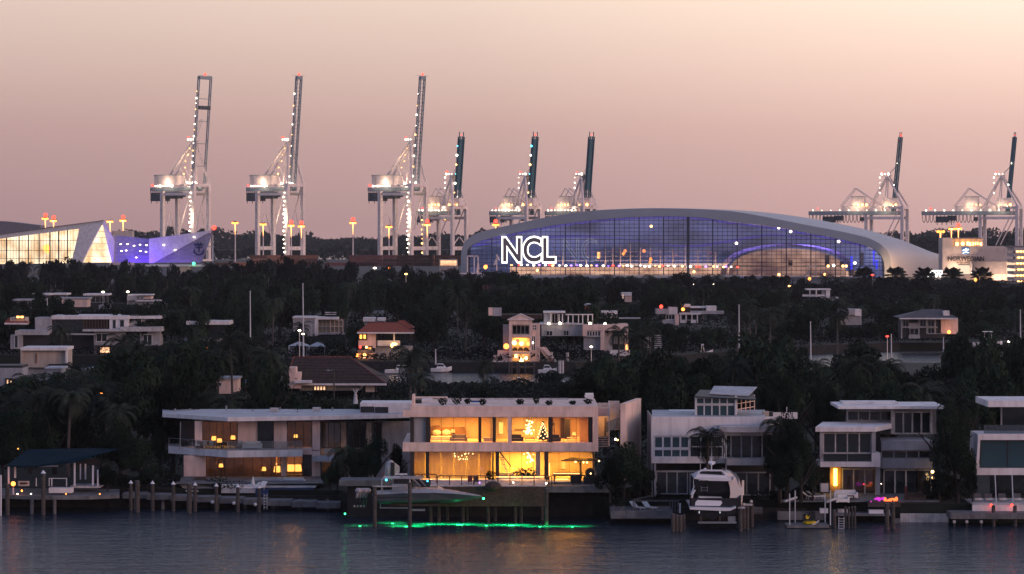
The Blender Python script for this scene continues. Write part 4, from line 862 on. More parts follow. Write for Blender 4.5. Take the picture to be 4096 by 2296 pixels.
MB().add([P(2241, 1843, Ym-3), P(2391, 1840, Ym-3), P(2391, 1836, Ym+1), P(2285, 1829, Ym+1), P(2241, 1845, Ym-3), P(2391, 1844, Ym-3), P(2391, 1840, Ym+1), P(2285, 1833, Ym+1)], [(0, 3, 2, 1), (4, 5, 6, 7), (0, 1, 5, 4), (1, 2, 6, 5), (2, 3, 7, 6), (3, 0, 4, 7)]).build('roof', 'bronze', pg)
part(pg, 'post', 'bronze', (2320, 1842, 2326, 1944, Ym-2, .16)); MB().tube(P(2323, 1862, Ym-2), P(2312, 1843, Ym-2), .05).build('brace', 'bronze', pg)
for x, y in ((2302, 1847), (2334, 1849), (2348, 1850), (2396, 1844)): lamp(pg, P(x, y, Ym-2.4), .09, 'bulb', 'bulb')
gb = thing('grill_cart', 'dark covered grill beside the canopy post', 'grill', (X(2355, Ym-2.5), Ym-2.5, Z(1944, Ym-2.5))); part(gb, 'cart', 'charcoal', (2334, 1905, 2398, 1944, Ym-2.6, .8)); m = MB(); m.ball(P(2360, 1890, Ym-2.3), .55, 10, 6, .9); m.build('hood', 'charcoal', gb, True); lamp(gb, P(2363, 1894, Ym-3), .08, 'bulb', 'lamp')
br = thing('furniture_cover', 'dark rounded covered form on the deck between rail and villa', 'cover', (X(1975, YD-.4), YD-.4, Z(1990, YD)))
m = MB(); m.ball(P(1972, 1945, YD-.7), .9, 12, 6, .62); m.build('cover', 'wood_dark', br, True)
for x, c in ((1880, 'tile_red'), (1905, 'wood_board')):
    ch = thing('deck_chair', 'small %s chair behind the deck rail' % ('red' if c == 'tile_red' else 'brown'), 'chair', (X(x, YD+2), YD+2, Z(1942, YD+2))); q = P(x, 1942, YD+2)
    MB().box(q.x-.25, q.x+.25, q.y-.25, q.y+.25, q.z+.4, q.z+.46).build('seat', c, ch); MB().box(q.x-.25, q.x+.25, q.y+.2, q.y+.26, q.z+.46, q.z+.95).build('backrest', c, ch)
    for s in (-.2, .2): MB().box(q.x+s-.03, q.x+s+.03, q.y-.2, q.y+.2, q.z, q.z+.4).build('leg', c, ch)
# underwater dock lights
for i, (x, r, e) in enumerate(((1440, 2100, 9), (1570, 2090, 26), (1632, 2102, 60), (1716, 2094, 44), (1838, 2095, 75), (1945, 2098, 26), (2047, 2098, 75), (2160, 2103, 34), (2290, 2103, 34))):
    Yg = CH*F/(r-HY)-1; o = thing('dock_light', 'green light at the waterline under the deck, '+('far left by the outboards', 'left between the lift piles', 'before the right lift pile', 'below the hardtop of the boat', 'brightest below the bow', 'between the two brightest', 'bright one at the deck centre', 'beside the white front pile', 'furthest right')[i], 'lamp', (X(x, Yg), Yg, .02), 'green lights at the waterline')
    c = (X(x, Yg), Yg, .01); MB().tube((c[0], Yg, -.4), (c[0], Yg, .0), .06, 6).build('housing', 'steel', o); MB().box(c[0]-(.35 if e > 50 else .12), c[0]+(.35 if e > 50 else .12), Yg-.2, Yg+.2, .002, .006).build('lens', 'lamp_green', o)
    dn = light('AREA', (c[0], Yg+.3, 1.1), e*17, (.0, .85, .16), 3. if e > 30 else 1.8, (c[0], Yg+.5, 0), .3); dn.data.spread = 2.0
    light('AREA', (c[0], Yg+1., .35), e*.10, (.02, 1., .3), .5, (c[0], Yg+1.2, 4))
# ---------- speedboat on its lift ----------
YB = 296.5
def hull(root, name, m, st, n=8):
    """st: stations of (x, half-beam at deck, deck z, chine half-beam, chine z, keel z), centre depth Yc"""
    b = MB()
    for (x, hb, zd, cb, zc, zk, Yc) in st:
        b.v += [(x, Yc-hb, zd), (x, Yc-cb, zc), (x, Yc, zk), (x, Yc+cb, zc), (x, Yc+hb, zd)]
    k = len(st)
    for i in range(k-1):
        for j in range(4): b.f.append((i*5+j, i*5+j+1, (i+1)*5+j+1, (i+1)*5+j))
        b.f.append((i*5+4, i*5, (i+1)*5, (i+1)*5+4))
    b.f.append((4, 3, 2, 1, 0)); b.f.append(tuple((k-1)*5+j for j in range(5)))
    return b.build(name, m, root)
sb = T('speedboat', 'long grey speedboat with hardtop and white outboards raised on a lift', 'boat', 1700, YB, 2.2)
Zb = lambda r: Z(r, YB)
hull(sb, 'hull', 'boat_hull_grey', [(X(1490, YB), 1.35, Zb(1976), 1.2, Zb(2000), Zb(2015), YB), (X(1600, YB), 1.5, Zb(1969), 1.35, Zb(2000), Zb(2018), YB), (X(1720, YB), 1.5, Zb(1966), 1.2, Zb(1996), Zb(2016), YB), (X(1820, YB), 1.15, Zb(1971), .7, Zb(1996), Zb(2009), YB), (X(1890, YB), .55, Zb(1980), .25, Zb(1992), Zb(1999), YB), (X(1928, YB), .05, Zb(1984), .02, Zb(1989), Zb(1990), YB)])
hull(sb, 'deck', 'boat_grey', [(X(1500, YB), 1.3, Zb(1967), 1.36, Zb(1974), Zb(1974), YB), (X(1600, YB), 1.3, Zb(1962), 1.5, Zb(1968.5), Zb(1968), YB), (X(1660, YB), 1.2, Zb(1950), 1.5, Zb(1966.5), Zb(1966), YB), (X(1740, YB), 1.1, Zb(1953), 1.45, Zb(1966), Zb(1966), YB), (X(1820, YB), .9, Zb(1964), 1.15, Zb(1970.5), Zb(1970), YB), (X(1890, YB), .4, Zb(1976), .55, Zb(1979.5), Zb(1979), YB), (X(1922, YB), .05, Zb(1981), .08, Zb(1983), Zb(1983), YB)])
part(sb, 'hull_stripe', 'boat_dark', (1510, 1988, 1640, 1991, YB-1.42, .05))
for k, x in enumerate((1434, 1446, 1459, 1471)):
    m = MB(); yy = YB-1.2+k*.75; cx = X(1452+0*k, YB); c = (X(x, yy), yy, Z(1963, yy)); m.ball(c, .36, 8, 6, .85); m.tube((c[0]-.05, yy, c[2]+.05), (c[0]-.2, yy, c[2]-.75), .17, 6, .12); eng = m.build('outboard', 'engine', sb, True)
    MB().tube((c[0]-.2, yy, c[2]-.75), (c[0]-.25, yy, c[2]-1.75), .11, 6, .06).build('leg', 'boat_dark', eng); MB().tube((c[0]-.3, yy, c[2]-1.6), (c[0]-.5, yy, c[2]-1.62), .07, 6, .16).build('propeller', 'steel', eng)
part(sb, 'hardtop', 'boat_grey', (1530, 1911, 1690, 1916, YB-1.1, 2.2)); part(sb, 'console', 'boat_dark', (1575, 1918, 1650, 1948, YB-.8, 1.6)); part(sb, 'helm_box', 'boat_grey', (1568, 1936, 1630, 1966, YB-.9, 1.6))
m = MB(); 
m.tube(P(1655, 1916, YB-1), P(1682, 1946, YB-1), .05, 5).tube(P(1676, 1916, YB-1), P(1702, 1944, YB-1), .04, 5); m.build('windshield_frame', 'engine', sb)
MB().quad(P(1655, 1917, YB-.9), P(1676, 1917, YB-.9), P(1702, 1948, YB-.9), P(1680, 1950, YB-.9)).build('windshield', 'glass_dark', sb)
for x in (1528, 1640): MB().tube(P(x, 1914, YB-1), P(x-2, 1968, YB-1.1), .04, 5).build('post', 'white_metal', sb)
rd = part(sb, 'radar', 'boat_white', (1581, 1895, 1629, 1899, YB-.3, .35)); part(rd, 'pedestal', 'steel', (1600, 1899, 1612, 1911, YB-.25, .3))
for x in (1536, 1543): MB().tube(P(x, 1890, YB-.6), P(x-4 if x < 1540 else x-7, 1912, YB-.6), .04, 4).build('rod_holder', 'tile_red' if x < 1540 else 'engine', sb)
for k in range(3): part(sb, 'bow_seat', 'boat_dusk_pink', (1751+k*7, 1950+k*1.5, 1756+k*7, 1964, YB-.5, 1.))
lamp(sb, P(1545, 1920, YB-1.2), .12, 'lamp_cyan', 'navigation_light'); lamp(sb, P(1934, 1994, YB-.1), .12, 'lamp_green', 'navigation_light'); lamp(sb, P(1638, 1935, YB-1.2), .08, 'lamp_white', 'cabin_light')
cv = T('covered_pod_chair', 'pale rounded hood with dark middle standing behind the speedboat', 'cover', 1573, YB+6, Z(1912, YB+6)); Yc = YB+6
m = MB(); m.ball(P(1562, 1880, Yc), .62, 10, 8, 1.75); m.build('hood', 'stone_pale', cv, True); MB().prism([(1563, 1850), (1578, 1851), (1578, 1908), (1563, 1912)], Yc-.66, 1.).build('opening', 'charcoal', cv); MB().prism([(1578, 1853), (1597, 1868), (1597, 1891), (1578, 1895)], Yc-.5, .8).build('side_panel', 'stone_pale', cv)
lf = T('boat_lift', 'boat lift cradle between tall piles under the speedboat', 'boat lift', 1600, YB, .6)
for a, t, b, u in ((1520, 2030, 1645, 2034), (1640, 2036, 1700, 2044)): part(lf, 'cradle_beam', 'steel', (a, t, b, u, YB-.6, .2))
part(lf, 'carriage_rail', 'stone_pale', (1490, 1944, 1645, 1948, YB-1.7, .25)); part(lf, 'bunk', 'wood_dark', (1560, 2016, 1760, 2024, YB-.5, 1.)); MB().tube(P(1531, 1948, YB-1.4), P(1520, 2030, YB-.7), .05).build('cable', 'steel', lf)
pile(1499, 1946, YB-1.6, 'tall pale pile at the stern of the raised speedboat', False, .2); pile(1639, 1930, YB-2.2, 'tall pale pile amidships before the raised speedboat', False, .2); pile(2186, 1955, YD-1.4, 'pale front pile at the right end of the villa deck', False, .19)
lamp(lf, P(1380, 2055, YB+2), .1, 'lamp_green')

# ---------- corner house, left ----------
cz0 = 2.1
lh = T('corner_house', 'dim two-storey house with broad white roof and balcony slabs, behind the capped piles', 'house', 1000, 322, cz0)
MB().plan([(650, 328), (911, 321), (1284, 323.2), (1640, 327), (1640, 336), (650, 336)], 9.22, 9.62).build('roof', 'roof_pale', lh)
MB().plan([(649, 327.98), (911, 320.9), (1284.5, 323.1), (1641, 326.9), (1641, 327.2), (1284, 323.4), (911, 321.3), (650, 328.3)], 9.2, 9.66).build('roof_fascia', 'stucco', lh)
MB().plan([(673, 327), (911, 321), (1210, 322.2), (1210, 326), (673, 332)], 5.08, 5.84).build('balcony_slab', 'stucco', lh)
for x, h, Y_ in ((700, 9, 331), (760, 6, 333), (905, 12, 334), (1010, 6, 332), (1120, 8, 334), (1190, 5, 330), (1330, 9, 333)): MB().tube((X(x, Y_), Y_, 9.6), (X(x, Y_), Y_, 9.6+h*.045), .1, 6).build('roof_vent', 'steel', lh)
for x, Y_ in ((1080, 331), (1250, 332)): MB().box(X(x, Y_), X(x, Y_)+.9, Y_, Y_+.9, 9.61, 10.05).build('roof_unit', 'stone_pale', lh)
for x in (1029, 1248): part(lh, 'downpipe', 'stucco_grey', (x, 1684, x+1.6, 1803, 324.38, .1))
rb_ = part(lh, 'roof_box', 'stucco', (1440, 1612, 1643, 1662, 329, 5)); part(rb_, 'louvre', 'charcoal', (1442, 1626, 1497, 1650, 328.9, .15), (1500, 1628, 1553, 1652, 328.9, .15))
YF = 324.5
def wl(a, t, b, u, m='stucco_dusk_pink', Y=YF, d=.3, nm='wall'): return part(lh, nm, m, (a, t, b, u, Y, d))
for a, b in ((779, 808), (951, 1028), (1096, 1147), (1248, 1280)): wl(a, 1684, b, 1803)
wl(724, 1684, 779, 1803, 'charcoal', 327.5); wl(735, 1822, 823, 1932); wl(1124, 1822, 1146, 1932); wl(1248, 1800, 1281, 1932); wl(1210, 1790, 1248, 1818, 'stucco_dusk_pink')
def win(a, t, b, u, n, g='glass_clear', Y=YF+.2): window(lh, a, t, b, u, Y, n, 1, 'bronze', g, .07)
win(810, 1686, 949, 1800, 5); win(1030, 1686, 1094, 1800, 2, 'glass_dark'); win(1149, 1686, 1246, 1800, 3)
win(825, 1826, 1122, 1926, 8); win(1148, 1826, 1210, 1926, 2); win(1212, 1820, 1246, 1930, 1, 'glass_dark')
wl(1284, 1685, 1640, 1930, 'stucco_grey', 330, .3)
for a, b in ((1284, 1365), (1385, 1465), (1490, 1530)): window(lh, a+6, 1690, b-4, 1790, 329.7, 3, 1, 'bronze', 'glass_clear' if a == 1284 else 'glass_dark', .07)
wl(1365, 1690, 1384, 1790, 'stone_pale', 329.6, .2); wl(1466, 1690, 1486, 1790, 'stone_pale', 329.6, .2); wl(1248, 1828, 1385, 1846, 'roof_pale', 322.5, 3, 'porch_slab'); wl(1290, 1850, 1350, 1925, 'curtain_dim', 329.4, .1)
wl(1294, 1795, 1345, 1812, 'stone_pale', 325, .2, 'balcony_wall')
for a, t, b, u in ((740, 1684, 1281, 1803), (735, 1822, 1281, 1930)): part(lh, 'room_wall', 'room_brown', (a, t, b, u, YF+5, .2)); part(lh, 'room_floor', 'room_floor', (a+4, u-2, b-4, u, YF+.6, 4))
wl(1286, 1690, 1370, 1795, 'room_brown', 333.5, .1, 'room_wall')
for x in (820, 1100): part(lh, 'partition', 'room_brown', (x, 1824, x+4, 1928, YF+1.5, 3.5))
rail(lh, [(X(676, 327), 327, 5.84), (X(911, 321.2), 321.2, 5.84), (X(1208, 322.4), 322.4, 5.84)], 1., 5, 'steel', glass=True, r=.02)
MB().tube(P(722, 1688, 325), P(720, 1797, 325), .06).build('post', 'steel', lh); part(lh, 'terrace', 'concrete', (700, 1932, 1300, 1936, 316, 8.4)); 
L1 = 5.86; L0 = Z(1930, YF)
for i, (x, Y, z, s, b, pw, lab) in enumerate(((856, YF+3, L1, 1.3, .7, 10, 'left lamp glowing in the upper corner room'), (878, YF+2, L1, 1.3, .5, 0, 'wide lamp beside it, upper corner room of the dim house'), (932, YF+3, L1, 1.2, .8, 8, 'lamp right of the corner post, upper floor of the dim house'), (1183, YF+3, L1, 1., 1., 9, 'lamp in the upper right window of the dim house'), (1308, 331.5, L1, 1., .6, 3, 'small twin lamp deep in the far upper window'),
        (884, YF+2, L0, 1.1, 1.6, 14, 'wall lamp in the lower left room of the dim house'), (1055, YF+3, L0, 1.2, 1.1, 12, 'lamp behind the bare branches, lower floor'), (1110, YF+2.4, L0, 1.9, 1.0, 20, 'large square lamp in the lower middle window'), (1162, YF+2.4, L0, 2.1, 1.1, 26, 'left one of two large glowing lamps, lower right window'), (1190, YF+2.4, L0, 2.1, 1.1, 26, 'right one of two large glowing lamps, lower right window'))):
    table_lamp(x, Y, z, lab, s, b, 'shade_glow', pw*3)
light('POINT', P(1010, 1850, YF+2.5), 26, (1., .42, .1), .3); light('POINT', P(1180, 1850, YF+2.), 40, (1., .45, .1), .3); light('POINT', P(845, 1700, YF+2.5), 22, (1., .35, .08), .3)
table(915, 323.2, 5.86, 1.8, .75, 'dining table on the dim house balcony'); sofa(1010, 323.6, 5.86, 2.2, 'pale sofa on the dim house balcony', 'linen'); table(1180, YF+1.4, L0, 2.4, .8, 'dark console under the twin lamps')
for i, x in enumerate((790, 818, 845, 960)):
    ch = T('balcony_chair', ('leftmost', 'second', 'third', 'fourth')[i]+' chair on the dim house balcony', 'chair', x, 324, 5.86, 'balcony chairs'); q = ch.location.copy()
    MB().box(q.x-.28, q.x+.28, q.y-.28, q.y+.28, q.z+.35, q.z+.45).build('seat', 'stone_pale', ch); MB().box(q.x-.28, q.x+.28, q.y+.22, q.y+.3, q.z+.45, q.z+.9).build('backrest', 'stone_pale', ch)
    for s in (-.22, .22): MB().box(q.x+s-.03, q.x+s+.03, q.y-.2, q.y+.2, q.z, q.z+.35).build('leg', 'steel', ch)
sofa(1070, 319, cz0, 3.6, 'long patterned sofa behind the folded parasol', 'stone_pale'); sofa(1172, 319, cz0, 2.8, 'pale sofa before the lamp-lit lower window', 'linen'); sofa(800, 319.5, cz0, 1.6, 'low brown armchair on the left terrace of the dim house', 'wood_board')
bush(870, 318.5, cz0, 2.6, 1.0, 'leafy planter left of the pool terrace', 71, 'leaf', .1, 400); bush(915, 316, 2., 5., .8, 'dark low hedge at the pool block', 72, 'leaf', .12, 700)
pl = T('raised_pool', 'raised pool with blue side above the dock', 'pool', 1150, 316, 1.9); part(pl, 'blue_side', 'pool_blue', (1022, 1952, 1255, 1990, 314.8, .3)); part(pl, 'coping', 'stone_pale', (1020, 1947, 1262, 1951, 314.6, 4.5)); part(pl, 'white_block', 'stucco', (885, 1940, 1021, 1972, 314.9, 4)); MB().pb(1025, 1948, 1250, 1950, 315.2, 3.6).build('pool_water', 'pool_blue', pl)
m = T('garden_steps', 'pale steps rising from the dock at the left of the dim house', 'steps', 760, 316, 2.)
for k in range(5): part(m, 'step', 'stone_pale', (715-k*-7, 1932+k*7.2, 880-k*0, 1938+k*7.2, 318-k*.6, .7))
um = T('folded_parasol', 'folded white parasol at the pool edge', 'parasol', 1012, 315.5, 2.); q = P(1012, 1985, 315.5); MB().tube(q, (q.x, q.y, Z(1903, 315.5)), .04).build('pole', 'white_metal', um); MB().tube((q.x, q.y, Z(1952, 315.5)), (q.x, q.y, Z(1905, 315.5)), .33, 8, .03).build('canopy', 'linen', um)
lounger(972, 313.6, 2., 'white lounger with raised back left of the folded parasol', .3); lounger(1028, 313.4, 2., 'white lounger right of the folded parasol', 1.2)
d1 = T('long_dock', 'long concrete dock in front of the dim house', 'dock', 900, 313, 1.2)
for i in range(9):
    a = 488+i*97; part(d1, 'slab', 'concrete', (a+.6, 1974+i*4.6, a+96.4, 1994+i*4.9, 312.8-i*.35, 2.4))
for i in range(8): q = 540+i*110; MB().tube((X(q, 313), 313.2, -1), (X(q, 313), 313.2, 1.1), .2, 7).build('support', 'concrete', d1)
for x, t in ((523, 1933), (610, 1935), (693, 1937), (780, 1941), (865, 1945), (951, 1948), (1036, 1952)): pile(x, t, 311.8-(x-523)*.004, {523: 'white-capped pile leftmost on the long dock', 610: 'white-capped pile, second from the left on the long dock', 693: 'white-capped pile, third from the left on the long dock', 780: 'white-capped pile before the terrace steps', 865: 'white-capped pile before the dark hedge', 951: 'white-capped pile left of the folded parasol', 1036: 'white-capped pile right of the folded parasol'}[x], True, .2)
pile(549, 1924, 309.5, 'thick uncapped pile left on the long dock', False, .27); pile(757, 1934, 308.5, 'thick uncapped pile at the foot of the terrace steps', False, .27)
for i, (x, r) in enumerate(((780, 2002), (850, 2009), (935, 2013), (1021, 2018))):
    o = T('mooring_buoy', 'round white fender hanging on the dock, '+('leftmost', 'second from left', 'third from left', 'beside the white ladder')[i], 'buoy', x, 311, Z(r, 311), 'round white fenders'); q = o.location.copy(); m = MB(); m.ball(q, .2, 10, 8); m.build('ball', 'boat_white', o, True); MB().tube((q.x, q.y, q.z+.2), (q.x, q.y, q.z+.45), .02, 4).build('rope', 'concrete', o)
def ladder(px0, px1, t, u, Y, label, n=5, m_='white_metal'):
    o = T('dock_ladder', label, 'ladder', px0, Y, Z(u, Y))
    for x in (px0, px1): MB().tube(P(x, t, Y), P(x, u, Y), .035, 5).build('rail', m_, o)
    for k in range(n): r = t+(u-t)*(k+.7)/(n+.5); MB().tube(P(px0, r, Y), P(px1, r, Y), .03, 5).build('rung', m_, o)
ladder(1056, 1068, 1975, 2038, 310.5, 'white dock ladder below the pool')
sc = T('roof_sculpture', 'pale slender sculpture on the roof of the dim house', 'sculpture', 1422, 330, Z(1615, 330)); m = MB(); q = P(1422, 1615, 330); m.tube(q, (q.x, q.y, q.z+.9), .3, 7, .2).tube((q.x, q.y, q.z+.9), (q.x, q.y, q.z+1.2), .24, 7, .12); m.build('base', 'stone_pale', sc)
m = MB()
for k in range(5): a = k*1.26; m.tube((q.x, q.y, q.z+1.15), (q.x+.35*math.cos(a), q.y+.3*math.sin(a), q.z+1.75), .07, 5, .04)
m.build('petals', 'stone_pale', sc)

# ---------- pool pavilion, far left ----------
pv = T('pool_pavilion', 'low pavilion under a blue-green sloping canopy at the left shore', 'pavilion', 300, 314, 2.)
m = MB(); Yp = 311
A = [P(27, 1862, 309.5), P(135, 1864, 309.5), P(300, 1846, 310), P(400, 1813, 312), P(502, 1789, 322), P(110, 1797, 322), P(60, 1835, 315)]
m.v = [tuple(v) for v in A]+[tuple(v-Vector((0, 0, .12))) for v in A]; n = len(A); m.f = [tuple(range(n)), tuple(range(n, 2*n))[::-1]]+[(i, n+i, n+(i+1) % n, (i+1) % n) for i in range(n)]; m.build('canopy', 'canopy_blue', pv)
for i, (x, t, b, Y, w) in enumerate(((34, 1866, 1935, 309.8, 3), (60, 1868, 1912, 311, 3.4), (298, 1852, 1945, 311.5, 3), (321, 1856, 1918, 314, 2), (341, 1856, 1918, 314, 2.6), (371, 1862, 1942, 311.5, 3), (391, 1880, 1944, 312, 3))): part(pv, 'column', 'white_metal', (x-w, t, x+w, b, Y, .3))
part(pv, 'white_beam', 'steel', (60, 1862, 232, 1867, 310.2, .3)); part(pv, 'back_wall', 'charcoal', (300, 1836, 400, 1862, 318, .3)); part(pv, 'violet_light_panel', 'led_blue', (339, 1868, 343, 1914, 314.6, .1), (388, 1884, 391, 1940, 312.4, .1))
part(pv, 'sign_board', 'stone_pale', (72, 1924, 117, 1944, 311, .1)); part(pv, 'sign_relief', 'charcoal', (80, 1930, 109, 1937, 310.9, .1)); part(pv, 'rail_frame', 'white_metal', (195, 1912, 268, 1915, 311, .08), (195, 1915, 198, 1945, 311, .08), (264, 1915, 268, 1945, 311, .08), (205, 1915, 209, 1945, 311, .08), (143, 1912, 147, 1945, 311, .08))
d2 = T('pavilion_dock', 'pale curved dock platform under the pavilion', 'dock', 220, 309, 1.5)
MB().plan([(-60, 311), (0, 309.2), (100, 308.2), (220, 307.8), (360, 308), (478, 309.5), (478, 316), (-60, 318)], 1.55, 1.95).build('slab', 'concrete', d2); part(d2, 'planter_box', 'stucco', (195, 1952, 288, 1972, 309, 1.2)); part(d2, 'step', 'stone_pale', (280, 1944, 400, 1952, 312, 3)); MB().tube((X(128, 308), 308, 0), (X(128, 308), 308, 1.6), .2, 7).build('support', 'concrete', d2); MB().tube((X(217, 308), 308.2, 0), (X(217, 308), 308.2, 1.6), .2, 7).build('support', 'concrete', d2)
gl_ = T('globe_lantern', 'glowing red-orange globe lamp on the pavilion dock', 'lamp', 53, 309.4, 2.); MB().tube(gl_.location, gl_.location+Vector((0, 0, .7)), .1, 7).build('stand', 'white_metal', gl_); lamp(gl_, P(53, 1935, 309.4), .26, 'lamp_orange', 'globe'); light('POINT', P(53, 1935, 308.9), 25, (1., .16, .04), .2)
gl_ = T('floor_lantern', 'square candle lantern on the pavilion dock right of the globe lamp', 'lantern', 87, 309, 1.95); part(gl_, 'frame', 'charcoal', (82, 1948, 84, 1968, 309, .3), (91, 1948, 93, 1968, 309, .3), (82, 1946, 93, 1948, 309, .35)); lamp(gl_, P(87, 1963, 309.1), .12, 'lamp_orange', 'flame')
for i, (x, r, c) in enumerate(((70, 1961, 'lamp_white'), (124, 1972, 'lamp_white'), (264, 1975, 'lamp_orange'), (399, 1978, 'lamp_orange'))): o = T('deck_light', ('white deck spot beside the candle lantern', 'white deck spot left of the pavilion pile', 'orange deck spot at the planter box', 'orange deck spot at the right end of the pavilion dock')[i], 'lamp', x, 308.4, 1.95, 'small deck lights'); MB().tube(o.location, o.location+Vector((0, 0, .12)), .06, 6).build('housing', 'steel', o); lamp(o, o.location+Vector((0, 0, .17)), .08, c, 'lens')
pile(30, 1938, 306.6, 'stout pile left of the pavilion dock', False, .22); pile(173, 1893, 307, 'tall white-capped pile before the pavilion', True, .22); pile(3, 1900, 306, 'leaning white post at the left picture edge', False, .1, 'white_metal')
for i, (x, r) in enumerate(((403, 1566), (404, 1571), (484, 1565), (403, 1681), (483, 1690), (73, 1795))):
    Y = 345; o = T('garden_torch', 'warm lantern among the left trees, '+('upper left one', 'just below the upper left one', 'upper right one', 'lower left one', 'lower right, largest', 'far left above the canopy')[i], 'lamp', x, Y, 2., 'warm lanterns among the left trees'); q = o.location.copy(); MB().tube(q, (q.x, q.y, Z(r, Y)-.2), .04, 5).build('pole', 'bark', o); lamp(o, P(x, r, Y), ((.14, .14, .14), (.2, .2, .2), (.15, .15, .3), (.15, .15, .2), (.22, .22, .5), (.1, .1, .1))[i], 'lamp_orange', 'flame')

# ---------- white house right of the villa ----------
Yw = 304.
wh = T('white_modern_house', 'white two-storey house with glazed roof lantern behind the white yacht', 'house', 2850, Yw, 2.)
def wp(nm, m_, *b): return part(wh, nm, m_, *b)
wp('upper_wall', 'stucco', (2606, 1667, 3060, 1743, Yw, .4)); wp('upper_wall', 'stucco', (2606, 1743, 2614, 1853, Yw+.003, .39)); wp('upper_wall', 'stucco', (2614, 1829, 2900, 1853, Yw, .4)); wp('upper_wall', 'stucco', (3060, 1667, 3120, 1710, Yw+2, .4)); wp('upper_wall', 'stucco', (3030, 1650, 3190, 1675, Yw+8, .4))
MB().plan([(2608, Yw+.4), (3060, Yw+.4), (3060, Yw+12), (2608, Yw+12)], Z(1680, Yw), Z(1668, Yw)).build('flat_roof', 'roof_pale', wh)
wp('side_wall', 'stucco_grey', (2608, 1668, 2612, 1990, Yw+.5, 11)); wp('roof_parapet', 'stucco', (2680, 1645, 2790, 1668, Yw+9, 3))
window(wh, 2617, 1745, 2756, 1793, Yw+.15, 4, 1, 'white_metal', 'glass_teal', .2); window(wh, 2617, 1798, 2756, 1828, Yw+.15, 4, 1, 'white_metal', 'glass_teal', .12)
window(wh, 2760, 1745, 2890, 1828, Yw+.15, 3, 2, 'white_metal', 'glass_dark', .12)
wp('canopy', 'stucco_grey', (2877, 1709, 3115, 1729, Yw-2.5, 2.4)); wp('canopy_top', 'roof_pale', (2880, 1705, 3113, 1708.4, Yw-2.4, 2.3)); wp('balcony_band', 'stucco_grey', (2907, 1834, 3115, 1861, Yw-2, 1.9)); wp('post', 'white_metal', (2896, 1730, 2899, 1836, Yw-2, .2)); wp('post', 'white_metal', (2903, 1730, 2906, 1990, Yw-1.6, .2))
window(wh, 2924, 1735, 3090, 1832, Yw+.2, 4, 1, 'stucco_grey', 'glass_dark', .14)
window(wh, 2626, 1886, 2750, 1975, Yw+1.5, 3, 1, 'stucco_grey', 'glass_dark', .14); window(wh, 2760, 1886, 2920, 1975, Yw+1.5, 3, 1, 'stucco_grey', 'glass_dark', .14); window(wh, 2940, 1890, 3080, 1980, Yw+1.5, 3, 1, 'stucco_grey', 'glass_dark', .14)
wp('lower_wall', 'concrete_dark', (2612, 1853, 3100, 1992, Yw+3, .3)); wp('post', 'stucco_grey', (2617, 1853, 2624, 1985, Yw+.1, .3)); wp('lintel', 'stucco_grey', (2626, 1882, 2900, 1889, Yw+1.2, .2))
window(wh, 2786, 1591, 2940, 1616, Yw+3, 5, 1, 'white_metal', 'glass_teal', .14); window(wh, 2786, 1620, 2940, 1668, Yw+3, 5, 1, 'white_metal', 'glass_teal', .14); wp('lantern_post', 'white_metal', (2780, 1585, 2786, 1668, Yw+2.8, .3), (2940, 1585, 2948, 1668, Yw+2.8, .3)); wp('lantern_back', 'charcoal', (2786, 1588, 2945, 1668, Yw+7, .2))
m = MB(); x0, x1 = X(2948, Yw+3), X(3018, Yw+8)
for k in range(5): 
    t = k/4; m.box(x0+(x1-x0)*t-.05, x0+(x1-x0)*t+.05, Yw+3+5*t, Yw+3.1+5*t, Z(1660, Yw), Z(1597, Yw))
for r in (1600, 1622, 1645): m.tube((x0, Yw+3, Z(r, Yw)), (x1, Yw+8, Z(r, Yw)), .05, 4)
m.build('side_screen', 'stucco_dusk_pink', wh); m = MB(); zt = Z(1583, Yw+3); m.add([(X(2778, Yw+2), Yw+2, zt-.1), (X(3024, Yw+2), Yw+2, zt-.45), (X(3010, Yw+9), Yw+9, zt+.0), (X(2800, Yw+9), Yw+9, zt+.2), (X(2778, Yw+2), Yw+2, zt+.02), (X(3024, Yw+2), Yw+2, zt-.33), (X(3010, Yw+9), Yw+9, zt+.12), (X(2800, Yw+9), Yw+9, zt+.32)], BOX).build('lantern_eave', 'charcoal', wh)
m = MB(); z1_, z2_ = Z(1576, Yw+4), Z(1554, Yw+9); m.add([(X(2838, Yw+4), Yw+4, z1_), (X(2994, Yw+4), Yw+4, z1_-.25), (X(3028, Yw+10), Yw+10, z1_+.35), (X(2856, Yw+10), Yw+10, z1_+.45), (X(2838, Yw+4), Yw+4, z1_+.1), (X(2994, Yw+4), Yw+4, z1_-.15), (X(3028, Yw+10), Yw+10, z1_+.45), (X(2856, Yw+10), Yw+10, z1_+.55)], BOX).build('lantern_roof', 'roof_pale', wh)
ac = T('roof_air_conditioner', 'beige air conditioner box on the white house roof', 'air conditioner', 3072, Yw+4, Z(1672, Yw+4)); part(ac, 'casing', 'stucco_beige', (3052, 1646, 3076, 1672, Yw+4, .9)); part(ac, 'grille', 'charcoal', (3078, 1648, 3092, 1670, Yw+4, .9)); MB().tube(P(3147, 1650, Yw+9), P(3147, 1628, Yw+9), .04, 5).build('aerial', 'white_metal', wh)
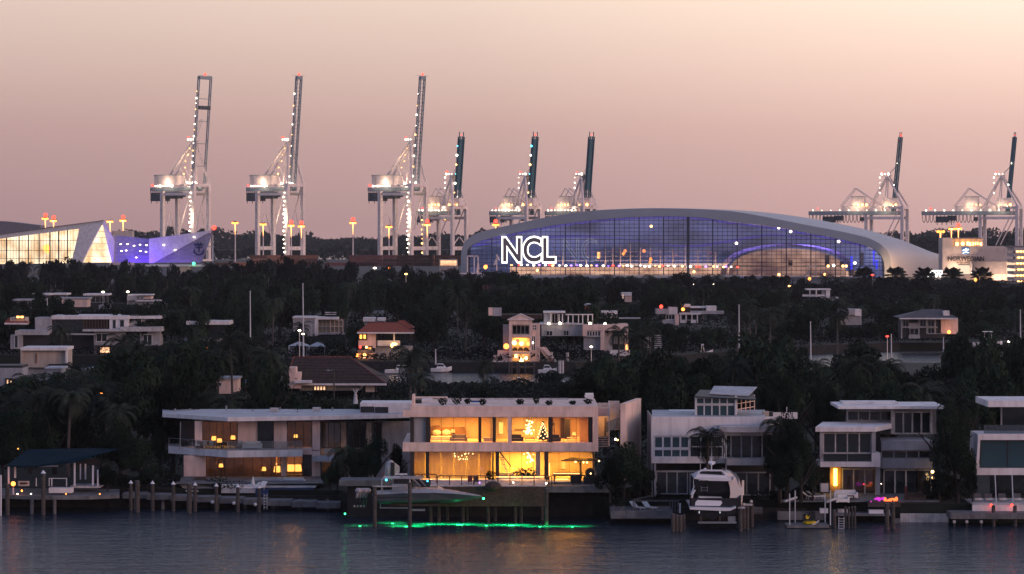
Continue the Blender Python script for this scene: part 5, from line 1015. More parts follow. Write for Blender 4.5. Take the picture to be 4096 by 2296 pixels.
# lower deck with pergola frame
d3 = T('low_deck', 'low dark deck with pergola frame left of the yacht', 'deck', 2560, 296, 1.3)
for i in range(4): part(d3, 'slab', 'concrete', (2444+i*62, 2044, 2505+i*62, 2074, 296.5, 5))
for x, t, b in ((2533, 1998, 2042), (2540, 1998, 2042), (2680, 2004, 2050), (2690, 2004, 2050), (2700, 2004, 2050), (2712, 2004, 2050)): part(d3, 'post', 'roof_grey', (x-2, t, x+2, b, 297, .15))
part(d3, 'beam', 'roof_grey', (2533, 2001, 2718, 2006, 297, .2)); MB().tube(P(2535, 2000, 297.2), P(2620, 1980, 303), .09, 4).build('beam', 'roof_grey', d3); part(d3, 'planter', 'roof_grey', (2452, 2022, 2458, 2044, 297, .4), (2475, 2026, 2500, 2044, 297, .5))
bush(2487, 297.3, Z(2030, 297), .9, .8, 'small pale plant in the low deck planter', 74, 'leaf', .08, 200)
lounger(2572, 298, Z(2044, 298), 'left slanted lounger under the pergola frame', 2.2); lounger(2622, 298, Z(2044, 298), 'right slanted lounger under the pergola frame', 2.2)
pb_ = T('power_pedestal', 'small white dock pedestal beside the low deck', 'pedestal', 2720, 295, 1.3); part(pb_, 'body', 'boat_white', (2717, 2018, 2723, 2052, 295, .2)); part(pb_, 'cap', 'boat_white', (2716, 2014, 2724, 2018, 294.9, .3))
bush(3040, Yw-3, 2., 2., 1.3, 'low shrub right of the mooring piles', 75, 'leaf', .1, 400)
cr = T('dock_crate', 'grey slatted crate behind the piles right of the yacht', 'crate', 3032, 299, 2.); part(cr, 'box', 'roof_grey', (3014, 2030, 3050, 2055, 299, .8)); part(cr, 'slat', 'concrete', (3016, 2036, 3048, 2038, 298.9, .1)); part(cr, 'slat', 'concrete', (3016, 2044, 3048, 2046, 298.9, .1))

# ---------- yacht, stern towards us ----------
Yy = 292.
ya = T('motor_yacht', 'white motor yacht seen from its stern, held in a lift between piles', 'yacht', 2860, Yy, 1.)
def yp(nm, m_, pts, dy, d, par=None): return MB().prism(pts, Yy+dy, d).build(nm, m_, par or ya)
# hull runs away from the camera and slightly right: lofted sections
m = MB(); secs = [(0, 0., 1.), (2, .12, 1.02), (5, .35, 1.0), (8, .6, .85), (11, .85, .5), (13, 1., .08)]
H = [(-2.62, 1.25), (-2.5, .35), (-1.9, -.45), (0, -1.0), (1.9, -.45), (2.5, .35), (2.62, 1.25)]
zc = Z(2040, Yy); xc = X(2862, Yy)
for (d, rise, wd) in secs:
    for hx, hz_ in H: m.v.append((xc+hx*wd+d*.11, Yy+d, zc+hz_+(rise*1.0 if hz_ > 1 else rise*.3)))
n = len(H)
for s in range(len(secs)-1):
    for i in range(n-1): m.f.append((s*n+i, s*n+i+1, (s+1)*n+i+1, (s+1)*n+i))
m.f.append(tuple(range(n))[::-1]); m.build('hull', 'boat_dark', ya)
m = MB(); Hs = [(-2.62, 1.25), (-2.66, .75), (2.66, .75), (2.62, 1.25)]
for (d, rise, wd) in secs: 
    for sx in (-1, 1): pass
m = MB()
for (d, rise, wd) in secs:
    for hx, hz_ in ((2.55, -.15), (2.68, .35), (2.66, 1.3+.0*d), (2.3, 1.75+.9*min(1, d/4) if d > 0 else 1.1), (2.2, 1.7 if d else 1.05)): m.v.append((xc+hx*wd+d*.11, Yy+.3+d, zc+hz_+rise*.6))
for s in range(len(secs)-1):
    for i in range(4): m.f.append((s*5+i, s*5+i+1, (s+1)*5+i+1, (s+1)*5+i))
m.build('topside', 'boat_dusk_pink', ya)
m = MB()
for (d, rise, wd) in secs:
    for hx, hz_ in ((-2.55, -.15), (-2.68, .35), (-2.6, 1.5), (-2.35, 2.0 if d else 1.6), (-2.25, 2.0 if d else 1.6)): m.v.append((xc+hx*wd+d*.11, Yy+.3+d, zc+hz_+rise*.6))
for s in range(len(secs)-1):
    for i in range(4): m.f.append((s*5+i, s*5+i+1, (s+1)*5+i+1, (s+1)*5+i))
m.build('topside', 'boat_white', ya)
MB().box(xc-2.5, xc+2.5, Yy+.4, Yy+9, zc+.05, zc+.2).build('cockpit_floor', 'stone_pale', ya)
yp('swim_platform', 'boat_white', [(2759, 2029), (2925, 2033), (2944, 2026), (2944, 2032), (2922, 2043), (2900, 2044), (2760, 2038)], -1.1, 1.5)
yp('stern_garage', 'boat_white', [(2782, 2008), (2790, 2000), (2885, 2003), (2889, 2012), (2880, 2024), (2780, 2022)], -.1, .8); yp('sun_pad', 'linen', [(2797, 1988), (2888, 1991), (2889, 2001), (2797, 1997)], .2, 1.2)
part(ya, 'cockpit_bench', 'boat_white', (2790, 1990, 2880, 1997, Yy+1.6, .5))
yp('side_pillar', 'boat_dusk_pink', [(2913, 1922), (2930, 1922), (2938, 1905), (2944, 1912), (2958, 1950), (2972, 1962), (2970, 2000), (2945, 2032), (2922, 2036), (2917, 2008), (2922, 1975), (2920, 1950)], .6, .5)
yp('side_window', 'boat_dark', [(2940, 1998), (2964, 1979), (2966, 1998), (2952, 2012), (2946, 2003)], .5, .05)
yp('aft_quarter', 'boat_white', [(2765, 2020), (2763, 1995), (2769, 1972), (2778, 1960), (2783, 1961), (2774, 1978), (2770, 2000), (2771, 2022)], .5, .4)
yp('hardtop', 'boat_white', [(2776, 1909), (2925, 1912), (2928, 1925), (2840, 1923), (2776, 1915)], .3, 4.5)
yp('flybridge_coaming', 'boat_white', [(2784, 1904), (2797, 1897), (2900, 1902), (2912, 1908), (2926, 1911), (2784, 1909)], .8, 3.5)
yp('roof_arch', 'boat_white', [(2784, 1903), (2795, 1884), (2806, 1879), (2888, 1880), (2902, 1888), (2914, 1905), (2904, 1905), (2896, 1892), (2886, 1885), (2808, 1884), (2799, 1888), (2796, 1897)], .9, .5)
yp('arch_shadow_panel', 'boat_dark', [(2800, 1887), (2884, 1887), (2896, 1900), (2800, 1896)], 1.6, .1)
yp('side_roof', 'boat_dusk_pink', [(2905, 1892), (2920, 1891), (2932, 1897), (2942, 1912), (2957, 1950), (2948, 1952), (2930, 1922), (2926, 1911), (2912, 1906)], 1., 3.)
part(ya, 'saloon_door', 'boat_dark', (2779, 1924, 2920, 1990, Yy+3.2, .2)); part(ya, 'ladder', 'steel', (2804, 1944, 2806, 1966, Yy+2.2, .08), (2829, 1944, 2831, 1966, Yy+2.2, .08), (2806, 1950, 2829, 1951.5, Yy+2.2, .08), (2806, 1960, 2829, 1961.5, Yy+2.2, .08)); part(ya, 'post', 'white_metal', (2773, 1916, 2775, 1962, Yy+.6, .06))
md = MB().tube(P(2846, 1830, Yy+2), P(2846, 1880, Yy+2), .06, 5).build('mast', 'boat_white', ya); m = MB(); m.tube(P(2834, 1850, Yy+2), P(2861, 1851, Yy+2), .16, 6); m.ball(P(2847, 1854, Yy+2), .28, 8, 5, .7); m.build('radar', 'boat_white', md); MB().tube(P(2801, 1854, Yy+2), P(2802, 1880, Yy+2), .03, 4).build('aerial', 'white_metal', ya); m = MB(); m.ball(P(2820, 1876, Yy+2), .17, 8, 5, .7); m.build('dome', 'boat_white', ya)
MB().tube(P(2972, 1921, Yy+3), P(2970, 1980, Yy+3), .12, 5, .16).build('side_fin', 'boat_dusk_pink', ya); yp('side_wing', 'boat_white', [(2945, 1955), (2972, 1948), (2972, 1962), (2950, 1966)], 1.2, .3)
for x in (2797, 2880): lamp(ya, P(x, 2049, Yy-.1), (.07, .05, .14), 'white_metal' if 0 else 'dim_glow', 'exhaust')
yl = T('yacht_lift', 'steel lift beam under the yacht hull', 'boat lift', 2860, Yy-1.2, .3); part(yl, 'beam', 'steel', (2792, 2087, 2946, 2094, Yy-1.5, .4)); part(yl, 'bunk', 'wood_dark', (2800, 2066, 2808, 2087, Yy-1.4, .3)); part(yl, 'bunk', 'wood_dark', (2875, 2066, 2883, 2087, Yy-1.4, .3)); part(yl, 'motor', 'steel', (2912, 2066, 2942, 2086, Yy-1.3, .4))
for i, (x, t, Y, r) in enumerate(((2962, 2034, 290.5, .2), (2976, 2026, 293, .2), (2990, 2028, 292, .17), (3007, 2016, 295, .2), (2968, 2040, 292.5, .14), (2692, 2056, 290, .2), (2706, 2060, 291, .22), (2722, 2062, 290, .2), (2736, 2058, 292, .16))):
    pile(x, t, Y, 'grey pile '+('right of the yacht, nearest its stern', 'right of the yacht, second', 'right of the yacht, third', 'right of the yacht, furthest and tallest', 'thin, tucked at the yacht side', 'left of the yacht, outermost', 'left of the yacht, second', 'left of the yacht, third', 'left of the yacht, closest to its hull')[i], False, r)
for i, (x, r) in enumerate(((2976, 2018), (3005, 2006))): o = T('pile_lamp', ('round dark light on the second pile right of the yacht', 'round dark light on the tallest pile right of the yacht')[i], 'lamp', x, 293+2*i, Z(r+8, 293)); m = MB(); m.ball(P(x, r, 293+2*i), .17, 8, 6); m.build('globe', 'stone_pale', o); MB().tube(P(x, r+4, 293+2*i), P(x, r+10, 293+2*i), .09, 6).build('neck', 'charcoal', o)
tb = T('pile_cap_table', 'flat grey slabs capping the piles right of the yacht', 'platform', 2985, 292, Z(2030, 292)); part(tb, 'slab', 'stone_pale', (2952, 2030, 2980, 2035, 291.5, 1)); part(tb, 'slab', 'stone_pale', (2984, 2018, 3010, 2023, 293.5, 1))

# ---------- grey house with yellow tube lamp ----------
Yk = 308.
kh = T('grey_stacked_house', 'grey stacked house with thin white roof and a glowing yellow tube at its door', 'house', 3500, Yk, 2.)
def kp(nm, m_, *b): return part(kh, nm, m_, *b)
kp('roof', 'stucco', (3354, 1625, 3781, 1636, Yk+3, 8)); kp('roof_upstand', 'stucco', (3371, 1608, 3593, 1619, Yk+7, 3)); kp('top_wall', 'stucco_grey', (3385, 1636, 3745, 1736, Yk+7, .3)); window(kh, 3390, 1644, 3566, 1682, Yk+6.6, 4, 1, 'stone_pale', 'glass_dark', .12); window(kh, 3577, 1648, 3722, 1734, Yk+5, 4, 1, 'stone_pale', 'glass_dark', .18); kp('post', 'stone_pale', (3564, 1640, 3577, 1736, Yk+4.8, .3)); kp('post', 'stone_pale', (3722, 1640, 3730, 1736, Yk+4.8, .3)); kp('sill_band', 'stucco_grey', (3385, 1682, 3566, 1696, Yk+6.4, .5))
MB().plan([(3262, Yk-2), (3503, Yk-2), (3566, Yk+3), (3560, Yk+6), (3290, Yk+6)], Z(1727, Yk-2), Z(1708, Yk-2)).build('box_roof', 'stucco', kh); kp('box_base', 'stucco', (3282, 1848, 3500, 1868, Yk-1.8, 4)); kp('box_side', 'stucco_grey', (3280, 1727, 3291, 1850, Yk-1.7, .4)); kp('box_side', 'stucco_grey', (3487, 1727, 3503, 1850, Yk-1.7, .4)); kp('box_end', 'stucco', (3487, 1812, 3522, 1868, Yk-1.75, 3.5)); kp('box_back', 'charcoal', (3290, 1727, 3520, 1850, Yk+1, .2))
window(kh, 3294, 1732, 3485, 1812, Yk-1.2, 4, 1, 'stone_pale', 'glass_dark', .14); window(kh, 3294, 1815, 3485, 1846, Yk-1.4, 2, 1, 'steel', 'glass_dark', .05)
kp('wing_band', 'stucco_grey', (3525, 1763, 3730, 1801, Yk+.5, 5)); window(kh, 3526, 1803, 3725, 1833, Yk+1.2, 4, 1, 'stone_pale', 'glass_dark', .12); kp('wing_band', 'stucco_grey', (3525, 1834, 3730, 1874, Yk+.5, 5)); kp('wing_wall', 'charcoal', (3525, 1801, 3730, 1990, Yk+5, .3)); kp('column', 'stucco_grey', (3502, 1868, 3520, 1982, Yk-.6, .5)); 
window(kh, 3536, 1880, 3668, 1978, Yk+1.2, 3, 1, 'stone_pale', 'glass_dark', .16); window(kh, 3668, 1880, 3725, 1978, Yk+1.2, 1, 1, 'stone_pale', 'glass_clear', .16)
window(kh, 3370, 1876, 3504, 1978, Yk+.4, 3, 1, 'stone_pale', 'glass_clear', .12); kp('room_wall', 'room_brown', (3365, 1868, 3515, 1980, Yk+5, .2)); kp('lower_wall', 'charcoal', (3265, 1868, 3318, 1985, Yk+3, .2)); kp('lamp_wall', 'room_brown', (3320, 1868, 3364, 1982, Yk+.6, .3)); kp('tube_lamp', 'tube_yellow', (3335, 1875, 3348, 1943, Yk+.2, .18))
light('AREA', P(3341, 1908, Yk-.3), 12, (1., .50, .06), .6, P(3341, 1908, Yk+3), 2.); light('POINT', P(3330, 1930, Yk-1.2), 12, (1., .5, .06), .2)
kp('shelf', 'wood_board', (3640, 1887, 3668, 1889, Yk+3, .4), (3640, 1908, 3668, 1910, Yk+3, .4), (3640, 1930, 3668, 1932, Yk+3, .4)); kp('shelf_light', 'led_warm', (3650, 1882, 3665, 1889, Yk+2.9, .2), (3650, 1926, 3665, 1933, Yk+2.9, .2)); MB().box(X(3110, 304), X(3740, 304), 300.6, Yk+2, 2., 2.12).build('patio', 'concrete', kh)
kp('pipe', 'steel', (3445, 1676, 3448, 1697, Yk+1, .1))
o = T('yellow_planter', 'square planter box lit yellow left of the glowing tube', 'planter', 3297, Yk-2, 2.); part(o, 'box', 'stucco', (3283, 1934, 3314, 1968, Yk-2, .8)); part(o, 'soil', 'bark', (3286, 1932.5, 3311, 1934, Yk-1.9, .6))
bush(3285, Yk-.5, 2.2, 1.6, 2.4, 'leaves catching yellow light left of the planter', 81, 'leaf', .1, 400); lamp(kh, P(3455, 1937, Yk+1), .06, 'lamp_red'); lamp(kh, P(3525, 1935, Yk), .05, 'lamp_white')
for x, lab in ((3232, 'leftmost white lounger on the grey house patio'), (3256, 'second white lounger on the grey house patio')): lounger(x+40, Yk-6, 2.2, lab, math.pi+.3)
sofa(3382, Yk-5, 2.2, 2.6, 'pale sofa under the box window of the grey house', 'linen'); sofa(3370, Yk-8, 2., 1.4, 'white daybed before the patio sofa', 'linen'); table(3400, Yk-6.4, 2.2, .9, .4, 'low table on the grey house patio')
for i, (x, r) in enumerate(((3730, 1887), (3733, 1912), (3738, 1925), (3735, 1932))): o = T('garden_light', ('top', 'second', 'third', 'lowest')[i]+' warm light in the trees right of the grey house', 'lamp', x, Yk-1, 2., 'warm lights right of the grey house'); MB().tube(o.location, P(x, r, Yk-1), .03, 4).build('pole', 'bronze', o); lamp(o, P(x, r, Yk-1), .17, 'bulb', 'bulb')
fp = T('fire_table', 'dark table with magenta and red glowing decorations before the grey house', 'table', 3545, Yk-8, 2.); part(fp, 'base', 'furn_dark', (3472, 2012, 3622, 2028, Yk-8.5, 1.2)); part(fp, 'top', 'furn_dark', (3476, 2006, 3592, 2012, Yk-8.4, 1.))
rr = random.Random(4)
for i in range(12): x = 3502+i*7.6; lamp(fp, P(x, 1998+rr.uniform(-5, 6), Yk-8), (.16, .16, .10+.07*(i % 3)), 'lamp_magenta' if i < 5 else 'fire', 'glow_stone')
for i in range(5): MB().tube(P(3530+i*13, 2004, Yk-8), P(3525+i*14, 1985, Yk-8), .05, 4, .01).build('twig', 'tile_red', fp)
lamp(fp, P(3484, 2006, Yk-8.6), .08, 'lamp_magenta'); light('POINT', P(3570, 1996, Yk-8.6), 7, (1., .1, .1), .2); light('POINT', P(3515, 1998, Yk-8.6), 4, (.8, .05, .9), .2)
sofa(3660, Yk-6, 2., 2.2, 'reddish sofa right of the fire table', 'wood_board')
rc_ = T('red_chair', 'tall red chair between fire table and grey house doors', 'chair', 3625, Yk-5, 2.1); q = rc_.location.copy(); MB().box(q.x-.25, q.x+.25, q.y-.25, q.y+.25, q.z+.4, q.z+.48).build('seat', 'tile_red', rc_); MB().box(q.x-.12, q.x+.12, q.y+.2, q.y+.26, q.z+.48, q.z+1.35).build('backrest', 'tile_red', rc_); MB().box(q.x-.2, q.x+.2, q.y-.2, q.y+.2, q.z, q.z+.4).build('leg', 'tile_red', rc_)
# jet ski lift
Yj = 295.
jl = T('jet_ski_lift', 'four-post lift platform holding the yellow jet ski', 'boat lift', 3230, Yj, .3)
part(jl, 'platform', 'concrete', (3148, 2101, 3316, 2112, Yj-2, 2.6)); 
for x, t, b, Y in ((3159, 1975, 2101, Yj-1.8), (3181, 1962, 2098, Yj+.6), (3301, 1975, 2098, Yj+.6), (3322, 1962, 2101, Yj-1.8)): part(jl, 'post', 'white_metal', (x-2, t, x+2, b, Y, .12))
for a in ((3141, 2005, 3186, 1990), (3308, 2008, 3350, 1992)): MB().tube(P(a[0], a[1], Yj-2.2), P(a[2], a[3], Yj+1), .13, 5).build('crossarm', 'stone_pale', jl)
MB().tube(P(3248, 2100, Yj-1.9), P(3275, 2084, Yj-.5), .1, 4).build('bunk', 'stone_pale', jl); part(jl, 'support', 'pile_wood', (3312, 2112, 3318, 2160, Yj-1.5, .25), (3150, 2112, 3155, 2160, Yj-1.5, .25))
js = T('jet_ski', 'black and yellow jet ski resting on the lift', 'jet ski', 3232, Yj-1, 1.); m = MB()
hull(js, 'hull', 'yellow_paint', [(X(3208, Yj), .1, Z(2083, Yj), .05, Z(2086, Yj), Z(2088, Yj), Yj-1), (X(3220, Yj), .5, Z(2080, Yj), .4, Z(2090, Yj), Z(2096, Yj), Yj-1), (X(3240, Yj), .55, Z(2081, Yj), .45, Z(2091, Yj), Z(2097, Yj), Yj-1), (X(3258, Yj), .4, Z(2080, Yj), .35, Z(2088, Yj), Z(2092, Yj), Yj-1)])
MB().prism([(3210, 2083), (3214, 2066), (3222, 2056), (3230, 2062), (3244, 2052), (3250, 2050), (3262, 2058), (3262, 2078), (3240, 2081)], Yj-1.35, .7).build('cowl', 'boat_dark', js); MB().prism([(3222, 2066), (3228, 2059), (3232, 2070), (3240, 2060), (3234, 2076), (3226, 2076)], Yj-1.42, .06).build('yellow_flash', 'yellow_paint', js); part(js, 'saddle', 'boat_dark', (3236, 2046, 3262, 2053, Yj-1.15, .35)); MB().tube(P(3222, 2048, Yj-1.4), P(3232, 2050, Yj-.5), .04, 4).build('handlebar', 'boat_dark', js)
for x, w, r, Y in ((3280, 32, 2035, 299), (3476, 58, 2040, 299), (3548, 10, 2040, 299)):
    o = T('dock_box', {3280: 'white dock box above the jet ski', 3476: 'long white dock box under the fire table', 3548: 'short white dock box between two piles'}[x], 'dock box', x, Y, Z(r+17, Y)); part(o, 'box', 'boat_white', (x, r+3, x+w, r+18, Y, .8)); part(o, 'lid', 'boat_white', (x-.6, r, x+w+.6, r+2.8, Y-.03, .86))
d4 = T('right_dock', 'grey dock platform in front of the grey house', 'dock', 3450, 299, 1.6); part(d4, 'slab', 'concrete', (3345, 2058, 3575, 2064, 298, 3)); part(d4, 'slab', 'concrete', (3110, 2046, 3300, 2080, 300.4, .6)); part(d4, 'ramp', 'stone_pale', (3352, 2038, 3392, 2058, 300, 1)); part(d4, 'support', 'concrete', (3580, 2075, 3602, 2095, 298, .4))
ladder(3355, 3376, 2068, 2140, 293, 'double white ladder among the dark piles left of the fire table', 7)
for i, (x, t) in enumerate(((3382, 2028), (3395, 2030), (3408, 2028), (3420, 2026))): pile(x, t, 294-.5*(i % 2), ('first', 'second', 'third', 'fourth')[i]+' slim dark pile in the row beside the double ladder', False, .12)
pile(3548, 2014, 292, 'stout dark pile left of the pair before the fire table', False, .22); pile(3572, 2010, 293, 'stout dark pile right of the pair before the fire table', False, .22); pile(3337, 2040, 294, 'dark pile at the right end of the jet ski lift', False, .2)
sw = T('seawall', 'pale concrete seawall panels right of the fire table', 'seawall', 3700, 299, 0.)
for i in range(6): part(sw, 'panel', 'stone_pale', (3602+i*32, 2054, 3633.4+i*32, 2118, 299.2, .4))
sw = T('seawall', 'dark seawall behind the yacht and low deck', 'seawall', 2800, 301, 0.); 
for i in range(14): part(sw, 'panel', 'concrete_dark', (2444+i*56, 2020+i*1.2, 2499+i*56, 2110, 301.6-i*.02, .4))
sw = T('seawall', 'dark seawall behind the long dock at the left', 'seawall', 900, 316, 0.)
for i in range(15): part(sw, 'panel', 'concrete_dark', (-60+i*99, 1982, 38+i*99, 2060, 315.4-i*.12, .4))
d5 = T('right_edge_dock', 'weathered dock on short posts at the right picture edge', 'dock', 3950, 296, 1.4)
for i in range(4): part(d5, 'slab', 'concrete', (3803+i*80, 2052, 3882+i*80, 2076, 295, 3))
for x in (3818, 3868, 3926): part(d5, 'support', 'stone_pale', (x-5, 2082, x+5, 2092, 295, .4)); part(d5, 'support_post', 'pile_wood', (x-2, 2092, x+2, 2130, 295.1, .3))
# ---------- right edge house ----------
Yl = 302.
eh = T('framed_white_house', 'house with thick white window frames cut off at the right edge', 'house', 4100, Yl, 2.)
def ep(nm, m_, *b): return part(eh, nm, m_, *b)
ep('roof', 'stucco', (3951, 1603, 4300, 1628, Yl+3, 8)); ep('top_wall', 'glass_dark', (4006, 1630, 4300, 1735, Yl+7, .2)); ep('top_column', 'stucco_grey', (4003, 1630, 4009, 1700, Yl+6, .2)); ep('frame_band', 'stucco', (3912, 1736, 4300, 1760, Yl, 5)); ep('frame_band', 'stucco', (3908, 1873, 4300, 1900, Yl, 5)); MB().prism([(3912, 1760), (3921, 1760), (3916, 1873), (3904, 1873)], Yl+.01, 4.9).build('frame_side', 'stucco', eh)
window(eh, 3922, 1763, 4250, 1870, Yl+.6, 3, 1, 'charcoal', 'glass_teal', .1); ep('lower_wall', 'glass_dark', (3960, 1900, 4300, 2000, Yl+6, .2)); ep('terrace_glass', 'glass_rail', (3935, 1700, 4250, 1735, Yl+.6, .04)); ep('terrace', 'stone_pale', (3890, 2014, 4300, 2020, Yl-4.5, 6))
for x0, x1 in ((3980, 3988), (4048, 4055)): MB().tube(P(x0, 1900, Yl-.5), P(x1, 2084, Yl-4.8), .06, 5).build('slanted_pole', 'white_metal', eh)
for k, (a, b) in enumerate(((3890, 3972), (3976, 4060), (4066, 4160))): ep('pool_wall', 'stucco', (a, 2021, b, 2056, Yl-5, .3))
for i, x in enumerate((3965, 4047)): lamp(eh, P(x, 2020, Yl-5.2), .14, 'lamp_red', 'marker_light'); light('POINT', P(x, 2028, Yl-5.7), 5, (1., .08, .05), .1)
for i, x in enumerate((3912, 3955, 4010, 4070)): o = T('patio_chair', ('leftmost', 'second', 'third', 'fourth')[i]+' grey chair on the terrace of the framed house', 'chair', x, Yl-2, 2.1, 'chairs on the right terrace'); q = o.location.copy(); MB().box(q.x-.4, q.x+.4, q.y-.4, q.y+.4, q.z+.2, q.z+.4).build('seat', 'stone_pale', o); MB().box(q.x-.4, q.x+.4, q.y+.3, q.y+.42, q.z+.4, q.z+.85).build('backrest', 'roof_grey', o)
pile(3974, 2022, 295.5, 'dark pile left of the white pool wall joint', False, .2); pile(4060, 2024, 295.5, 'dark pile right of the white pool wall joint', False, .2)
# ================= middle distance =================
def house(name, label, px, Y, parts_, wins=(), z=2., cat='house', grp=None):
    r = T(name, label, cat, px, Y, z, grp)
    for p_ in parts_: part(r, p_[0], p_[1], tuple(p_[2:6])+(Y+p_[6], p_[7]))
    for w in wins: window(r, w[0], w[1], w[2], w[3], Y+w[4], w[5], w[6], w[7] if len(w) > 7 else 'white_metal', w[8] if len(w) > 8 else 'glass_dark', w[9] if len(w) > 9 else .14)
    return r
def hip(root, a, b, e, ra, rb, rr_, Y, d, m, over=.0, name='roof', lip=True):
    """hip roof: eave columns a..b at row e, ridge columns ra..rb at row rr_, depth d, with tile courses"""
    ze, zr = Z(e, Y), Z(rr_, Y+d/2); x0, x1 = X(a, Y), X(b, Y); r0, r1 = X(ra, Y+d/2), X(rb, Y+d/2)
    m_ = MB().add([(x0, Y, ze), (x1, Y, ze), (x1, Y+d, ze), (x0, Y+d, ze), (r0, Y+d/2, zr), (r1, Y+d/2, zr)], [(0, 1, 5, 4), (1, 2, 5), (2, 3, 4, 5), (3, 0, 4), (0, 3, 2, 1)])
    o = m_.build(name, m, root); c = MB(); n = 9
    for k in range(1, n):
        t = k/n; p = Vector((x0, Y, ze)).lerp(Vector((r0, Y+d/2, zr)), t); q = Vector((x1, Y, ze)).lerp(Vector((r1, Y+d/2, zr)), t); c.tube(p, q, .07, 4)
    tag(c.build('tile_courses', m, o), kind='stuff')
    c = MB()
    for p, q in (((x0, Y, ze), (r0, Y+d/2, zr)), ((x1, Y, ze), (r1, Y+d/2, zr)), ((r0, Y+d/2, zr), (r1, Y+d/2, zr))): c.tube(p, q, .13, 5)
    c.build('ridge_tiles', 'tile_red' if 'tile' in m else m, o)
    if lip: MB().box(x0-.1, x1+.1, Y-.12, Y+.02, ze-.3, ze+.02).build('gutter', 'stucco', root)
    return o
S = 'stucco'; SG = 'stucco_grey'; SP = 'stucco_dusk_pink'; CHC = 'charcoal'
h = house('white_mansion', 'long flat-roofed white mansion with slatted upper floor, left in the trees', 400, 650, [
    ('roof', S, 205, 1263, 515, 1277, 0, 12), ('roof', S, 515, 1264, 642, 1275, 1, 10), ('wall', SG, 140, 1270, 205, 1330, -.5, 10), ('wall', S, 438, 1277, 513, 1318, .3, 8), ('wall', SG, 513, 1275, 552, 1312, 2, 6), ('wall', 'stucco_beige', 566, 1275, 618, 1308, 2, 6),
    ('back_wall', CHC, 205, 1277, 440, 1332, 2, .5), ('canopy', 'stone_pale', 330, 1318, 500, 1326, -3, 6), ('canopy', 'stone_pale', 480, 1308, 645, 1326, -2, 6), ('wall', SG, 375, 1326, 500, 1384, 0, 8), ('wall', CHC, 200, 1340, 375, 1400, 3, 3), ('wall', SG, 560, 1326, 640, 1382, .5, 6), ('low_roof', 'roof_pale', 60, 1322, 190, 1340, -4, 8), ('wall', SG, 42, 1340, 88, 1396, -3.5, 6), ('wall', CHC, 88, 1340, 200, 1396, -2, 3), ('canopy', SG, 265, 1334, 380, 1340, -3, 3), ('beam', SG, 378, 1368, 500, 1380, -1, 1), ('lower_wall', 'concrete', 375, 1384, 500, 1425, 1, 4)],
    [(207, 1279, 330, 1328, .6, 6, 1, 'bronze'), (450, 1279, 464, 1314, .2, 1, 1), (479, 1279, 497, 1314, .2, 1, 1), (385, 1334, 428, 1366, -.2, 2, 1), (548, 1278, 566, 1306, 1.9, 1, 1), (572, 1338, 608, 1380, .3, 2, 1), (58, 1342, 72, 1392, -3.8, 1, 1), (400, 1388, 440, 1412, .8, 2, 1, 'bronze', 'hall_warm')])
for i in range(9): part(h, 'slat', 'wood_board', (332+i*11.6, 1278, 337+i*11.6, 1320, 650.4, .5))
h = house('beige_box_house', 'beige box house with white rimmed upper block left of the palms', 170, 520, [
    ('wall', 'stucco_beige', 90, 1402, 262, 1470, 1, 8), ('rim', S, 82, 1390, 268, 1402, 0, 8), ('rim', S, 262, 1402, 268, 1456, .01, 1), ('wall', 'stucco_beige', 82, 1402, 92, 1500, .5, 7), ('downpipe', 'tile_orange', 144, 1412, 147, 1452, .8, .15), ('opening', CHC, 195, 1456, 246, 1470, .7, .4), ('lower_wall', SG, 80, 1470, 262, 1560, 2, 6)])
h = house('white_garden_wall_house', 'plain white house at the left edge with a lit orange window', 60, 500, [('wall', SG, -40, 1472, 90, 1552, 0, 6), ('roof', CHC, -40, 1462, 90, 1472, .5, 6)], [(24, 1516, 50, 1560, -.2, 2, 2, 'bronze', 'hall_warm', .3)])
house('grey_gable_house', 'small grey house half hidden by the palm left of centre', 220, 480, [('wall', SG, 183, 1476, 245, 1520, 0, 5), ('roof', 'roof_pale', 178, 1470, 250, 1477, -.3, 6)])
house('grey_gable_house', 'small bluish house front behind palm fronds, right of the beige box house', 380, 490, [('wall', SG, 345, 1478, 410, 1516, 0, 5), ('roof', 'roof_pale', 340, 1474, 414, 1480, -.3, 6)])
h = house('slab_house', 'dark glass house between two thin white slabs', 830, 655, [('roof', S, 745, 1284, 918, 1299, 0, 9), ('floor_slab', SG, 738, 1352, 880, 1366, 0, 9), ('wall', CHC, 760, 1299, 900, 1352, 3, .5), ('lower_wall', CHC, 750, 1366, 870, 1410, 3, .5)], [(760, 1300, 835, 1350, 2.5, 3, 1, CHC), (840, 1300, 900, 1350, 2.5, 2, 1, CHC)])
for i in range(4): lamp(h, P(820+i*8, 1388+(i % 2)*6, 657), .3, 'lamp_orange')
for i, (a, b, r, Y, lab) in enumerate(((130, 200, 1174, 850, 'thin pale roof edge far left above the white mansion'), (205, 268, 1173, 855, 'thin pale roof edge beside the first, far left'), (332, 432, 1175, 850, 'thin pale roof under a small white lamp, left'), (50, 172, 1197, 800, 'low grey roof with dark glass at the far left'))):
    h = house('distant_house', lab, (a+b)/2, Y, [('roof', S if i < 3 else SG, a, r, b, r+7, 0, 8), ('wall', CHC, a+8, r+7, b-6, r+50, 1.5, 5)], [(a+14, r+12, b-14, r+34, 1.2, 4, 1, SG)])
house('distant_house', 'white house with railed balcony in the upper left trees', 556, 840, [('wall', SG, 508, 1182, 545, 1202, 0, 6), ('wall', SP, 545, 1186, 605, 1196, 1, 5), ('roof', S, 512, 1178, 606, 1182, 0, 8), ('canopy', S, 540, 1200, 640, 1206, 0, 4), ('wall', SG, 515, 1202, 610, 1240, 1, 5)], [(545, 1186, 575, 1196, .8, 2, 2)])
